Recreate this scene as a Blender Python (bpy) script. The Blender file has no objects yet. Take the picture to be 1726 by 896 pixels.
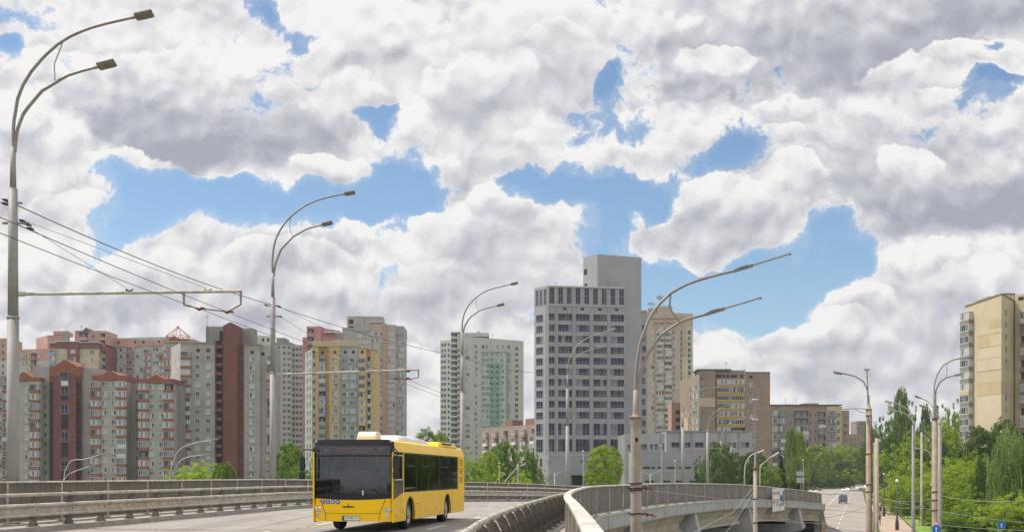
import bpy, bmesh, math, random
import numpy as np
from mathutils import Vector, Matrix
R_ = math.radians
random.seed(7)
COL = bpy.context.scene.collection
SC = bpy.context.scene

# ------------------------------------------------------------------ camera
FPX, CX, HY, EYE = 1950.0, 863.0, 800.0, 1.75
cam_d = bpy.data.cameras.new('camera')
cam = bpy.data.objects.new('camera', cam_d)
COL.objects.link(cam)
cam.location = (0, 0, EYE)
cam.rotation_euler = (R_(90), 0, 0)
cam_d.sensor_width = 36.0
cam_d.lens = FPX / 1726.0 * 36.0
cam_d.shift_y = (HY - 448.0) / 1726.0
cam_d.clip_start = 0.3
cam_d.clip_end = 6000
SC.camera = cam
SC.view_settings.view_transform = 'Standard'
SC.view_settings.look = 'None'
SC.view_settings.exposure = 0.34
SC.view_settings.gamma = 1

# ------------------------------------------------------------------ sun + sky
SUN_EL, SUN_AZ = 58.0, -76.0          # azimuth measured from +Y, negative = to the left
sun_dir = Vector((math.sin(R_(SUN_AZ)) * math.cos(R_(SUN_EL)), math.cos(R_(SUN_AZ)) * math.cos(R_(SUN_EL)), math.sin(R_(SUN_EL))))
sd = bpy.data.lights.new('sun', 'SUN')
sd.energy = 4.0
sd.angle = R_(0.6)
sd.color = (1.0, 0.94, 0.85)
sun = bpy.data.objects.new('sun', sd)
COL.objects.link(sun)
sun.rotation_euler = (-sun_dir).to_track_quat('-Z', 'Y').to_euler()
sun.location = (0, 0, 80)

world = bpy.data.worlds.new("World")
SC.world = world
world.use_nodes = True


class NT:
    """small helper for node graphs"""
    def __init__(s, tree):
        s.t = tree
        s.dim = '3D'
        s.n = tree.nodes
        s.l = tree.links

    def node(s, typ, **kw):
        n = s.n.new(typ)
        for k, v in kw.items():
            setattr(n, k, v)
        return n

    def put(s, sock, v):
        if hasattr(v, 'links') or isinstance(v, bpy.types.NodeSocket):
            s.l.new(v, sock)
        else:
            sock.default_value = v

    def math(s, op, a, b=None, c=None, clamp=False):
        n = s.node('ShaderNodeMath', operation=op, use_clamp=clamp)
        s.put(n.inputs[0], a)
        if b is not None: s.put(n.inputs[1], b)
        if c is not None: s.put(n.inputs[2], c)
        return n.outputs[0]

    def vmath(s, op, a, b=None):
        n = s.node('ShaderNodeVectorMath', operation=op)
        s.put(n.inputs[0], a)
        if b is not None: s.put(n.inputs[1], b)
        return n.outputs['Value'] if op in ('LENGTH', 'DOT_PRODUCT') else n.outputs[0]

    def noise(s, vec, scale, detail=4, rough=0.5, dist=0.0, color=False):
        n = s.node('ShaderNodeTexNoise', noise_dimensions=s.dim)
        s.put(n.inputs['Vector'], vec)
        n.inputs['Scale'].default_value = scale
        n.inputs['Detail'].default_value = detail
        n.inputs['Roughness'].default_value = rough
        n.inputs['Distortion'].default_value = dist
        return n.outputs['Color'] if color else n.outputs[0]

    def smooth(s, v, a, b, lo=0.0, hi=1.0):
        n = s.node('ShaderNodeMapRange', interpolation_type='SMOOTHSTEP')
        s.put(n.inputs[0], v)
        for i, x in enumerate((a, b, lo, hi)): n.inputs[i + 1].default_value = x
        return n.outputs[0]

    def mix(s, f, a, b, blend='MIX'):
        n = s.node('ShaderNodeMix', data_type='RGBA', blend_type=blend)
        s.put(n.inputs[0], f)
        for sock, v in ((n.inputs[6], a), (n.inputs[7], b)):
            if isinstance(v, (tuple, list)): v = tuple(v) + ((1.0,) if len(v) == 3 else ())
            s.put(sock, v)
        return n.outputs[2]

    def comb(s, x, y, z):
        n = s.node('ShaderNodeCombineXYZ')
        for i, v in enumerate((x, y, z)): s.put(n.inputs[i], v)
        return n.outputs[0]

    def sep(s, v):
        n = s.node('ShaderNodeSeparateXYZ')
        s.put(n.inputs[0], v)
        return n.outputs


def blobs(nt, uv, items):
    """sum of soft elliptical bumps in direction space; items = (px, py, rx, ry, rot_deg, amplitude)"""
    acc = None
    for (px, py, rx, ry, rot, amp) in items:
        m = nt.node('ShaderNodeMapping', vector_type='TEXTURE')
        if acc is None:
            nt.put(m.inputs['Vector'], uv)
        else:                                      # chained, so the nodes are evaluated one blob after another
            sq = nt.node('ShaderNodeVectorMath', operation='MULTIPLY_ADD')
            nt.put(sq.inputs[0], acc); sq.inputs[1].default_value = (1e-6, 1e-6, 0); nt.put(sq.inputs[2], uv)
            nt.put(m.inputs['Vector'], sq.outputs[0])
        m.inputs['Location'].default_value = ((px - CX) / FPX, (HY - py) / FPX, 0)
        m.inputs['Rotation'].default_value = (0, 0, R_(rot))
        m.inputs['Scale'].default_value = (rx / FPX, ry / FPX, 1)
        d = nt.vmath('DOT_PRODUCT', m.outputs[0], m.outputs[0])
        e = nt.math('POWER', 2.718, nt.math('MULTIPLY', d, -1.0))
        acc = nt.math('MULTIPLY', e, amp) if acc is None else nt.math('MULTIPLY_ADD', e, amp, acc)
    return acc


def build_sky():
    nt = NT(world.node_tree)
    nt.n.clear()
    nt.dim = '2D'
    tc = nt.node('ShaderNodeTexCoord')
    x, y, z = nt.sep(tc.outputs['Generated'])[0:3]
    den = nt.math('MAXIMUM', y, 0.22)
    u = nt.math('DIVIDE', x, den)
    v = nt.math('DIVIDE', z, den)
    back = nt.smooth(y, 0.5, 0.1)                      # 0 in the photographed half, 1 behind
    uv = nt.comb(u, v, nt.math('MULTIPLY', back, 0.7))
    # gently warped position for billowing edges
    w1 = nt.noise(uv, 5.0, 3, 0.5, color=True)
    w2 = nt.noise(uv, 22.0, 4, 0.55, color=True)
    def warp(vec, col, amt):
        s = nt.vmath('SUBTRACT', col, (0.5, 0.5, 0.5))
        sc = nt.node('ShaderNodeVectorMath', operation='SCALE')
        nt.put(sc.inputs[0], s)
        sc.inputs['Scale'].default_value = amt
        return nt.vmath('ADD', vec, sc.outputs[0])
    p = warp(warp(uv, w1, 0.045), w2, 0.018)
    pl = warp(warp(uv, w1, 0.030), w2, 0.034)
    # blue gaps (negative) and solid cloud (positive)
    gaps = [(290, 322, 95, 50, -12, 1.2), (480, 345, 170, 42, 0, 1.1), (640, 345, 110, 50, 4, 1), (700, 330, 60, 36, 0, .6),
            (448, 16, 36, 20, -45, .8), (495, 55, 30, 14, -40, .6), (630, 198, 36, 20, -5, 1.1), (660, 185, 26, 10, 20, .5),
            (1016, 145, 20, 34, -35, 1.0), (1195, 275, 100, 38, 22, 1.3), (1255, 235, 26, 22, 20, .6),
            (930, 318, 100, 24, 0, 1.0), (1050, 340, 60, 36, 0, .8), (1030, 385, 60, 40, 0, .8), (1180, 395, 60, 25, 0, .75),
            (1130, 460, 80, 40, 0, 1.0), (1210, 490, 130, 45, 0, 1.1), (1340, 470, 110, 60, 10, 1.1), (1400, 400, 85, 42, -25, .95),
            (1290, 520, 90, 30, 0, 1.0), (1130, 345, 40, 26, 0, .8), (870, 300, 50, 14, 0, .7), (1440, 470, 50, 30, 0, .8), (1500, 420, 50, 24, 15, .5), (1625, 438, 50, 12, 5, .65), (1655, 415, 30, 10, 0, .35),
            (1690, 128, 45, 11, 5, .75), (1685, 75, 30, 10, 10, .35), (18, 76, 34, 12, -15, .8), (115, 118, 32, 26, -35, .5),
            (232, 398, 36, 18, 20, .6),  (565, 532, 50, 10, 0, .5), (885, 520, 40, 16, 0, .45), 
            (1480, 590, 60, 24, 0, .45), (1330, 505, 60, 40, 20, .6), (1000, 420, 34, 14, 0, .5)]
    solid = [(300, 590, 400, 90, 0, .5), (720, 130, 150, 80, 0, .3), (1120, 398, 50, 22, 0, .9), (1072, 362, 20, 18, 0, .6), (1190, 436, 44, 12, 0, .75), (1230, 350, 90, 40, -25, .9),
             (720, 375, 24, 8, 10, .5), (595, 385, 26, 10, -20, .5), (655, 380, 40, 10, 15, .5), (290, 285, 40, 14, 0, .35), (390, 295, 60, 14, 0, .5),
             (900, 430, 120, 70, 0, .5), (1480, 560, 200, 60, -15, .55), (1600, 500, 150, 60, 0, .5), (540, 215, 60, 40, 0, .3)]
    low = nt.math('SUBTRACT', blobs(nt, pl, solid), blobs(nt, pl, gaps))

    def puffs(vec, sc, det, sm):
        b = nt.node('ShaderNodeTexVoronoi', feature='SMOOTH_F1', voronoi_dimensions='2D', normalize=True)
        nt.put(b.inputs['Vector'], vec)
        b.inputs['Scale'].default_value = sc
        b.inputs['Detail'].default_value = det
        b.inputs['Roughness'].default_value = 0.55
        b.inputs['Lacunarity'].default_value = 2.3
        b.inputs['Smoothness'].default_value = sm
        return b.outputs['Distance']
    fb = nt.noise(p, 8.0, 11, 0.66)
    nb1 = nt.noise(nt.vmath('ADD', p, (-0.004, 0.011, 0)), 13.0, 6, 0.58)
    nb0 = nt.noise(p, 13.0, 6, 0.58)
    v0 = puffs(p, 10.0, 2.2, 0.5)
    v1 = puffs(nt.vmath('ADD', p, (-0.003, 0.010, 0)), 10.0, 2.2, 0.5)
    n0 = nt.math('SUBTRACT', nt.math('MULTIPLY', fb, 4.4), nt.math('MULTIPLY', v0, 1.5))
    D = nt.math('ADD', nt.math('ADD', n0, nt.math('MULTIPLY', low, 1.55)), -0.84)
    alpha = nt.math('ADD', nt.math('MULTIPLY', nt.smooth(D, 0.05, 0.36), 0.80), nt.math('MULTIPLY', nt.smooth(D, -0.45, 0.25), 0.20))
    # bellies
    belly = [(400, 205, 190, 62, 0, .95), (270, 230, 90, 50, 0, .25), (1400, 75, 300, 62, 12, .95), (1120, 170, 230, 40, 5, .5), (1500, 250, 170, 70, 0, .5),
             (1640, 310, 140, 55, 5, .95), (1100, 60, 120, 60, 0, .3), (620, 495, 200, 38, 3, .65), (270, 500, 180, 30, 0, .5), (850, 470, 130, 40, 0, .35), (860, 560, 150, 60, 0, .35),
             (190, 70, 170, 28, 0, .45), (60, 240, 80, 60, 0, .3), (820, 250, 160, 45, 10, .45), (960, 60, 150, 50, 0, .25),
             (1200, 230, 90, 25, 10, .25), (1530, 525, 100, 26, 0, .55), (1300, 590, 150, 20, 0, .3), (120, 540, 200, 20, 0, .5), (700, 640, 80, 40, 0, .3), (1250, 20, 300, 30, 0, .5),
             (1350, 350, 60, 30, 0, .3), (1100, 215, 80, 20, 0, .2), (330, 440, 120, 20, 0, .2), (1560, 640, 90, 30, 0, .35)]
    bel = nt.math('MULTIPLY', blobs(nt, p, belly), 1.0)
    emb = nt.math('MULTIPLY', nt.math('SUBTRACT', v1, v0), 2.7)        # + = lit side
    emb2 = nt.math('MULTIPLY', nt.math('SUBTRACT', nb0, nb1), 2.0)
    # base tone of the thin background layer
    tone = nt.math('SUBTRACT', 0.80, nt.math('MULTIPLY', nt.math('MULTIPLY', bel, 0.45), nt.smooth(D, 0.1, 0.7)))
    nz = nt.math('ADD', nt.math('MULTIPLY', nt.math('SUBTRACT', fb, 0.5), 1.5), nt.math('MULTIPLY', nt.math('SUBTRACT', 0.42, v0), 0.95))
    # cloud banks, far (low) to near (high): crisp bright tops, soft grey undersides
    banks = [(860, 655, 420, 60, 0, .92, .66), (200, 600, 330, 60, 0, .86, .62), (1350, 610, 330, 62, 4, 1.0, .66), (640, 570, 300, 50, 0, .84, .58),
             (170, 470, 300, 80, 0, .98, .50), (1585, 540, 290, 100, 18, 1.02, .42), (620, 470, 420, 92, 3, 1.02, .36), (885, 402, 150, 78, -6, 1.08, .56),
             (1240, 355, 135, 62, 22, 1.05, .55), (120, 300, 190, 110, 0, 1.0, .62), (1655, 325, 210, 80, 8, .90, -.02), (760, 255, 230, 100, 0, 1.04, .52),
             (1085, 235, 230, 62, 8, 1.04, .60), (1480, 255, 230, 100, 12, .92, .18), (395, 205, 250, 92, 2, .92, -.06), (1660, 150, 140, 80, 0, 1.04, .66),
             (240, 80, 270, 70, -4, .98, .52), (960, 90, 270, 105, 0, .98, .56), (1395, 70, 360, 92, 10, .62, .06), (1215, 98, 85, 24, -4, 1.02, .70), (610, 60, 170, 70, 0, 1.05, .62)]
    # single bright heads of cumulus
    heads = [(345, 122, 120, 34), (590, 178, 70, 48), (560, 290, 66, 24), (85, 140, 95, 46), (36, 205, 60, 50), (205, 300, 80, 34), (150, 362, 90, 30), (300, 396, 110, 34), (430, 398, 90, 26), (555, 408, 100, 26),
             (490, 440, 110, 26), (805, 392, 66, 34), (880, 356, 70, 34), (945, 384, 60, 28), (705, 212, 76, 38), (770, 165, 60, 38), (835, 140, 56, 46), (700, 285, 70, 28), (845, 55, 54, 38), (935, 75, 50, 28),
             (1165, 250, 76, 32), (1060, 245, 66, 28), (1335, 192, 60, 24), (1305, 232, 44, 24), (1130, 322, 50, 20), (1205, 336, 62, 32), (1285, 342, 60, 28), (1335, 300, 56, 30), (1535, 290, 56, 40), (1560, 130, 90, 32),
             (1655, 92, 80, 26), (1640, 172, 70, 28), (1500, 482, 70, 28), (1590, 458, 62, 28), (1440, 522, 56, 24), (1660, 486, 66, 30), (1395, 560, 66, 24), (1290, 562, 70, 22), (980, 640, 90, 24), (720, 620, 80, 26)]
    banks += [(a, b, c * 1.15, d * 1.25, 0, 1.05, .50) for a, b, c, d in heads]
    for (px, py, rx, ry, rot, top, bot) in banks:
        m = nt.node('ShaderNodeMapping', vector_type='TEXTURE')
        sq = nt.node('ShaderNodeVectorMath', operation='MULTIPLY_ADD')     # keeps the banks evaluated one after another
        nt.put(sq.inputs[0], tone); sq.inputs[1].default_value = (1e-6, 1e-6, 0); nt.put(sq.inputs[2], pl)
        nt.put(m.inputs['Vector'], sq.outputs[0])
        m.inputs['Location'].default_value = ((px - CX) / FPX, (HY - py) / FPX, 0)
        m.inputs['Rotation'].default_value = (0, 0, R_(rot))
        m.inputs['Scale'].default_value = (rx / FPX, ry / FPX, 1)
        r = nt.vmath('LENGTH', m.outputs[0])
        ly = nt.sep(m.outputs[0])[1]
        val = nt.math('ADD', nt.math('SUBTRACT', 1.0, r), nt.math('MULTIPLY', nz, 0.75))
        wd = nt.smooth(ly, -0.5, 0.5, 2.2, 9.0)
        a_ = nt.math('MULTIPLY', val, wd, clamp=True)
        t = nt.math('ADD', nt.math('MULTIPLY', ly, 0.62), nt.math('MULTIPLY', nz, -0.60))
        ton = nt.smooth(t, -0.62, 0.62, bot, top)
        inner = nt.node('ShaderNodeMix', data_type='FLOAT')
        nt.put(inner.inputs[0], a_); nt.put(inner.inputs[2], tone); nt.put(inner.inputs[3], ton)
        tone = inner.outputs[0]
    rim = nt.math('MULTIPLY', nt.math('SUBTRACT', 1.0, nt.smooth(D, 0.1, 0.55)), 0.22)
    lit = nt.math('ADD', nt.math('ADD', tone, rim), nt.math('ADD', nt.math('MULTIPLY', emb, 1.0), nt.math('MULTIPLY', emb2, 0.55)))
    lit = nt.math('MAXIMUM', nt.math('MINIMUM', lit, 1.0), 0.0)
    ccol = nt.node('ShaderNodeValToRGB')
    cr = ccol.color_ramp
    cr.interpolation = 'B_SPLINE'
    for i, (pos, c) in enumerate(((0.0, (0.37, 0.385, 0.45)), (0.35, (0.52, 0.53, 0.59)), (0.68, (0.71, 0.71, 0.735)), (1.0, (0.96, 0.945, 0.93)))):
        e = cr.elements[i] if i < 2 else cr.elements.new(pos)
        e.position = pos
        e.color = c + (1,)
    nt.put(ccol.inputs[0], lit)
    # clear sky: physical sky, a little deeper to match the film
    sky = nt.node('ShaderNodeTexSky', sky_type='NISHITA')
    sky.sun_disc = False
    sky.sun_elevation = R_(SUN_EL)
    sky.sun_rotation = R_(SUN_AZ)
    sky.altitude = 150
    sky.air_density = 1.0
    sky.dust_density = 0.6
    sky.ozone_density = 2.0
    skyc = nt.mix(1.0, sky.outputs[0], (0.76, 0.84, 0.87), 'MULTIPLY')
    STR = 0.12
    cl = nt.mix(1.0, ccol.outputs[0], (1 / STR * 0.79,) * 3, 'MULTIPLY')
    hi = nt.node('ShaderNodeMix', data_type='RGBA', blend_type='MULTIPLY')   # clouds behind the camera brightened as added fill for the walls
    hi.inputs[0].default_value = 1.0
    nt.l.new(cl, hi.inputs[6])
    g = nt.math('MULTIPLY_ADD', back, 0.25, 1.0)
    nt.l.new(nt.comb(g, g, g), hi.inputs[7])
    out = nt.mix(alpha, skyc, hi.outputs[2])
    # below the horizon: plain ground colour
    below = nt.smooth(z, 0.0, -0.03)
    out = nt.mix(below, out, (1.6, 1.5, 1.3))
    bg = nt.node('ShaderNodeBackground')
    nt.l.new(out, bg.inputs[0])
    bg.inputs[1].default_value = STR
    wo = nt.node('ShaderNodeOutputWorld')
    nt.l.new(bg.outputs[0], wo.inputs[0])


build_sky()
world.cycles.sampling_method = 'MANUAL'
world.cycles.sample_map_resolution = 512


# ------------------------------------------------------------------ helpers
def W(px, py, Y):
    """world point seen at photograph pixel (px, py) at distance Y"""
    return Vector(((px - CX) / FPX * Y, Y, EYE + (HY - py) / FPX * Y))


def tag(o, label=None, cat=None, group=None, kind=None):
    if label: o['label'] = label
    if cat: o['category'] = cat
    if group: o['group'] = group
    if kind: o['kind'] = kind
    return o


def empty(name, loc=(0, 0, 0), rz=0, label=None, cat=None, group=None, parent=None):
    o = bpy.data.objects.new(name, None)
    o.empty_display_size = 0.3
    COL.objects.link(o)
    o.location = loc
    o.rotation_euler = (0, 0, rz)
    if parent: o.parent = parent
    return tag(o, label, cat, group)


def copy_tree(o, parent=None):
    c = o.copy()
    COL.objects.link(c)
    c.parent = parent
    for ch in list(o.children):
        copy_tree(ch, c)
    return c


class MB:
    def __init__(s):
        s.v, s.f, s.m, s.s = [], [], [], []

    def add(s, vs, fs, m=0, sm=False):
        o = len(s.v)
        s.v += [tuple(p) for p in vs]
        for f in fs:
            s.f.append(tuple(i + o for i in f))
            s.m.append(m)
            s.s.append(sm)

    def box(s, x0, x1, y0, y1, z0, z1, m=0, M=None):
        vs = [Vector(p) for p in ((x0, y0, z0), (x1, y0, z0), (x1, y1, z0), (x0, y1, z0), (x0, y0, z1), (x1, y0, z1), (x1, y1, z1), (x0, y1, z1))]
        if M is not None: vs = [M @ p for p in vs]
        s.add(vs, [(0, 3, 2, 1), (4, 5, 6, 7), (0, 1, 5, 4), (1, 2, 6, 5), (2, 3, 7, 6), (3, 0, 4, 7)], m)

    def prism(s, poly, z0, z1, m=0, mtop=None):
        """poly: ccw list of (x, y); z0/z1 number or per-vertex list"""
        n = len(poly)
        a = z0 if isinstance(z0, (list, tuple)) else [z0] * n
        b = z1 if isinstance(z1, (list, tuple)) else [z1] * n
        vs = [(p[0], p[1], a[i]) for i, p in enumerate(poly)] + [(p[0], p[1], b[i]) for i, p in enumerate(poly)]
        s.add(vs, [(i, (i + 1) % n, n + (i + 1) % n, n + i) for i in range(n)], m)
        s.add(vs, [tuple(range(n - 1, -1, -1))], m)
        s.add(vs, [tuple(range(n, 2 * n))], m if mtop is None else mtop)

    def extr(s, poly, M, depth, m=0):
        """poly in local (a, b) plane, extruded by depth along local c; M maps (a, b, c) to object space"""
        n = len(poly)
        vs = [M @ Vector((p[0], p[1], 0)) for p in poly] + [M @ Vector((p[0], p[1], depth)) for p in poly]
        s.add(vs, [(i, (i + 1) % n, n + (i + 1) % n, n + i) for i in range(n)] + [tuple(range(n - 1, -1, -1)), tuple(range(n, 2 * n))], m)

    def tube(s, pts, r, n=8, m=0, sm=True, cap=True):
        pts = [Vector(p) for p in pts]
        k = len(pts)
        rs = r if isinstance(r, (list, tuple)) else [r] * k
        up = None
        rings = []
        for i, p in enumerate(pts):
            t = (pts[min(i + 1, k - 1)] - pts[max(i - 1, 0)])
            if t.length < 1e-9: t = Vector((0, 0, 1))
            t.normalize()
            if up is None:
                up = Vector((0, 0, 1)) if abs(t.z) < 0.95 else Vector((1, 0, 0))
            a = t.cross(up)
            if a.length < 1e-4: a = t.cross(Vector((0, 1, 0)))
            a.normalize()
            b = a.cross(t).normalized()
            up = b
            rings.append([p + (a * math.cos(2 * math.pi * j / n) + b * math.sin(2 * math.pi * j / n)) * rs[i] for j in range(n)])
        vs = [q for rg in rings for q in rg]
        fs = []
        for i in range(k - 1):
            for j in range(n):
                j2 = (j + 1) % n
                fs.append((i * n + j, (i + 1) * n + j, (i + 1) * n + j2, i * n + j2))
        s.add(vs, fs, m, sm)
        if cap:
            s.add(rings[0], [tuple(range(n))], m)
            s.add(rings[-1], [tuple(range(n - 1, -1, -1))], m)

    def lathe(s, prof, n=16, m=0, M=None, sm=True):
        """prof: list of (r, z)"""
        vs = []
        for (r, z) in prof:
            for j in range(n):
                p = Vector((r * math.cos(2 * math.pi * j / n), r * math.sin(2 * math.pi * j / n), z))
                vs.append(M @ p if M is not None else p)
        fs = [(i * n + j, i * n + (j + 1) % n, (i + 1) * n + (j + 1) % n, (i + 1) * n + j) for i in range(len(prof) - 1) for j in range(n)]
        s.add(vs, fs, m, sm)

    def sweep(s, path, prof, m=0, sm=False, closed=True, cap=True):
        """path: list of (pos Vector, right-hand normal Vector); prof: list of (offset along normal, height)"""
        n = len(prof)
        vs = []
        for (p, nr) in path:
            for (o, h) in prof:
                vs.append(p + nr * o + Vector((0, 0, h)))
        fs = []
        rng = range(n) if closed else range(n - 1)
        for i in range(len(path) - 1):
            for j in rng:
                j2 = (j + 1) % n
                fs.append((i * n + j, i * n + j2, (i + 1) * n + j2, (i + 1) * n + j))
        s.add(vs, fs, m, sm)
        if cap and closed:
            k = (len(path) - 1) * n
            s.add(vs, [tuple(range(n - 1, -1, -1)), tuple(range(k, k + n))], m)

    def build(s, name, mats, parent=None, loc=None, bevel=0, rz=0, fixn=True):
        me = bpy.data.meshes.new(name)
        me.from_pydata(s.v, [], s.f)
        if not isinstance(mats, (list, tuple)): mats = [mats]
        for mt in mats: me.materials.append(mt)
        me.polygons.foreach_set('material_index', s.m)
        me.polygons.foreach_set('use_smooth', s.s)
        if fixn:
            bm = bmesh.new()
            bm.from_mesh(me)
            bmesh.ops.recalc_face_normals(bm, faces=bm.faces)
            bm.to_mesh(me)
            bm.free()
        me.update()
        o = bpy.data.objects.new(name, me)
        COL.objects.link(o)
        if parent: o.parent = parent
        if loc is not None: o.location = loc
        o.rotation_euler.z = rz
        if bevel:
            b = o.modifiers.new('bevel', 'BEVEL')
            b.width = bevel
            b.segments = 2
            b.limit_method = 'ANGLE'
        return o


# ------------------------------------------------------------------ materials
MATS = {}


def mat(name, col, rough=0.7, metal=0.0, var=0.12, vscale=3.0, streak=0.0, bump=0.0, bscale=40.0, joints=None, spec=0.4, coat=0.0, grime=None):
    """procedural material: base colour broken up by noise, optional vertical streaks and panel joints"""
    if name in MATS: return MATS[name]
    m = bpy.data.materials.new(name)
    m.use_nodes = True
    nt = NT(m.node_tree)
    b = nt.n['Principled BSDF']
    tc = nt.node('ShaderNodeTexCoord').outputs['Object']
    c = tuple(col)
    n1 = nt.noise(tc, vscale, 6, 0.6)
    dark = tuple(max(0, x * (1 - var * 1.6)) for x in c)
    light = tuple(min(1, x * (1 + var)) for x in c)
    out = nt.mix(nt.smooth(n1, 0.3, 0.7), dark, light)
    if streak:
        mp = nt.node('ShaderNodeMapping')
        nt.put(mp.inputs['Vector'], tc)
        mp.inputs['Scale'].default_value = (1, 1, 0.06)
        n2 = nt.noise(mp.outputs[0], 2.2, 5, 0.65)
        g = grime or tuple(x * 0.55 for x in c)
        out = nt.mix(nt.math('MULTIPLY', nt.smooth(n2, 0.5, 0.78), streak), out, g)
    if joints:
        jw, jh, ms, jc = joints
        x, y, z = nt.sep(tc)[0:3]
        v = nt.comb(nt.math('ADD', x, y), z, 0.0)
        br = nt.node('ShaderNodeTexBrick')
        br.offset = 0.0
        nt.put(br.inputs['Vector'], v)
        br.inputs['Scale'].default_value = 1.0
        br.inputs['Brick Width'].default_value = jw
        br.inputs['Row Height'].default_value = jh
        br.inputs['Mortar Size'].default_value = ms
        br.inputs['Mortar Smooth'].default_value = 0.1
        br.inputs['Color1'].default_value = (1, 1, 1, 1)
        br.inputs['Color2'].default_value = (.93, .93, .93, 1)
        br.inputs['Mortar'].default_value = (jc, jc, jc, 1)
        out = nt.mix(1.0, out, br.outputs['Color'], 'MULTIPLY')
    nt.put(b.inputs['Base Color'], out)
    nt.put(b.inputs['Roughness'], nt.smooth(n1, 0.2, 0.8, min(1, rough + .06), max(0, rough - .06)))
    b.inputs['Metallic'].default_value = metal
    b.inputs['Specular IOR Level'].default_value = spec
    if coat:
        b.inputs['Coat Weight'].default_value = coat
        b.inputs['Coat Roughness'].default_value = 0.08
    if bump:
        bn = nt.node('ShaderNodeBump')
        bn.inputs['Strength'].default_value = bump
        bn.inputs['Distance'].default_value = 0.02
        nt.put(bn.inputs['Height'], nt.noise(tc, bscale, 4, 0.6))
        nt.put(b.inputs['Normal'], bn.outputs[0])
    MATS[name] = m
    return m


def emit(name, col, s):
    if name in MATS: return MATS[name]
    m = bpy.data.materials.new(name)
    m.use_nodes = True
    b = m.node_tree.nodes['Principled BSDF']
    b.inputs['Base Color'].default_value = tuple(col) + (1,)
    b.inputs['Emission Color'].default_value = tuple(col) + (1,)
    b.inputs['Emission Strength'].default_value = s
    MATS[name] = m
    return m


def srgb(r, g, b):
    f = lambda x: (x / 255 / 12.92) if x / 255 <= 0.04045 else ((x / 255 + 0.055) / 1.055) ** 2.4
    return (f(r), f(g), f(b))


def catmull(P, step):
    """resample a polyline of tuples with Catmull-Rom, about `step` metres apart"""
    P = [Vector(p) for p in P]
    out = []
    for i in range(len(P) - 1):
        p0, p1, p2, p3 = P[max(i - 1, 0)], P[i], P[i + 1], P[min(i + 2, len(P) - 1)]
        n = max(1, int((p2 - p1).length / 0.5))
        for k in range(n):
            t = k / n
            out.append(0.5 * ((2 * p1) + (p2 - p0) * t + (2 * p0 - 5 * p1 + 4 * p2 - p3) * t * t + (3 * p1 - p0 - 3 * p2 + p3) * t ** 3))
    out.append(P[-1])
    # arc-length resample
    d = [0]
    for i in range(1, len(out)): d.append(d[-1] + (out[i] - out[i - 1]).length)
    L = d[-1]
    n = max(2, int(round(L / step)))
    res, j = [], 0
    for k in range(n + 1):
        s = L * k / n
        while j < len(d) - 2 and d[j + 1] < s: j += 1
        t = (s - d[j]) / max(1e-9, d[j + 1] - d[j])
        res.append(out[j].lerp(out[j + 1], min(1, t)))
    return res


def frames(pts):
    """(pos, right normal) along a path heading away from the camera; right = +x side"""
    res = []
    for i, p in enumerate(pts):
        t = pts[min(i + 1, len(pts) - 1)] - pts[max(i - 1, 0)]
        t.z = 0
        t.normalize()
        res.append((p, Vector((t.y, -t.x, 0))))
    return res


def interp(x, xs, ys):
    return float(np.interp(x, xs, ys))


def asphalt(name, col, yaw, tracks=0.5):
    m = bpy.data.materials.new(name)
    m.use_nodes = True
    nt = NT(m.node_tree)
    b = nt.n['Principled BSDF']
    tc = nt.node('ShaderNodeTexCoord').outputs['Object']
    c = tuple(col)
    n1 = nt.noise(tc, 0.35, 6, 0.65)
    out = nt.mix(nt.smooth(n1, 0.3, 0.7), tuple(x * .86 for x in c), tuple(min(1, x * 1.10) for x in c))
    mp = nt.node('ShaderNodeMapping')
    nt.put(mp.inputs['Vector'], tc)
    mp.inputs['Rotation'].default_value = (0, 0, yaw)
    mp.inputs['Scale'].default_value = (1.0, 0.025, 1)
    st = nt.noise(mp.outputs[0], 1.1, 5, 0.6)
    out = nt.mix(nt.math('MULTIPLY', nt.smooth(st, 0.48, 0.66), tracks), out, tuple(x * .62 for x in c))
    sp = nt.noise(tc, 1.7, 3, 0.7)
    out = nt.mix(nt.math('MULTIPLY', nt.smooth(sp, 0.62, 0.74), 0.4), out, tuple(x * .5 for x in c))
    cr = nt.node('ShaderNodeTexVoronoi', feature='DISTANCE_TO_EDGE')
    nt.put(cr.inputs['Vector'], nt.vmath('ADD', tc, nt.noise(tc, 0.9, 4, .6, color=True)))
    cr.inputs['Scale'].default_value = 0.16
    out = nt.mix(nt.smooth(cr.outputs['Distance'], 0.010, 0.004, 0.0, 0.55), out, tuple(x * .35 for x in c))
    gr = nt.noise(tc, 55.0, 2, 0.6)
    out = nt.mix(nt.smooth(gr, 0.35, 0.65, 0.0, 0.22), out, tuple(x * .6 for x in c))
    nt.put(b.inputs['Base Color'], out)
    b.inputs['Roughness'].default_value = 0.9
    bn = nt.node('ShaderNodeBump')
    bn.inputs['Strength'].default_value = 0.35
    bn.inputs['Distance'].default_value = 0.01
    nt.put(bn.inputs['Height'], gr)
    nt.put(b.inputs['Normal'], bn.outputs[0])
    return m

# ------------------------------------------------------------------ terrain and street
GZ = -5.0


def zdeck(Y):
    return interp(Y, [60, 68, 78, 88, 98, 110, 122, 136, 160, 190, 215, 400], [0, -.05, -.14, -.28, -.5, -.9, -1.42, -2.05, -3.0, -4.0, -4.75, -4.9])


def st_right(Y): return 0.3 * Y + 1.2       # right kerb of the lower street
def st_left(Y): return 0.3 * Y - 17.0


def ground_h(x, y):
    d = x - (st_right(y) + 12)
    t = min(1, max(0, d / 85.0))
    s = t * t * (3 - 2 * t)
    far = min(1, max(0, (y - 40) / 60))
    return GZ - 0.06 + s * 11.0 * far


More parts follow.
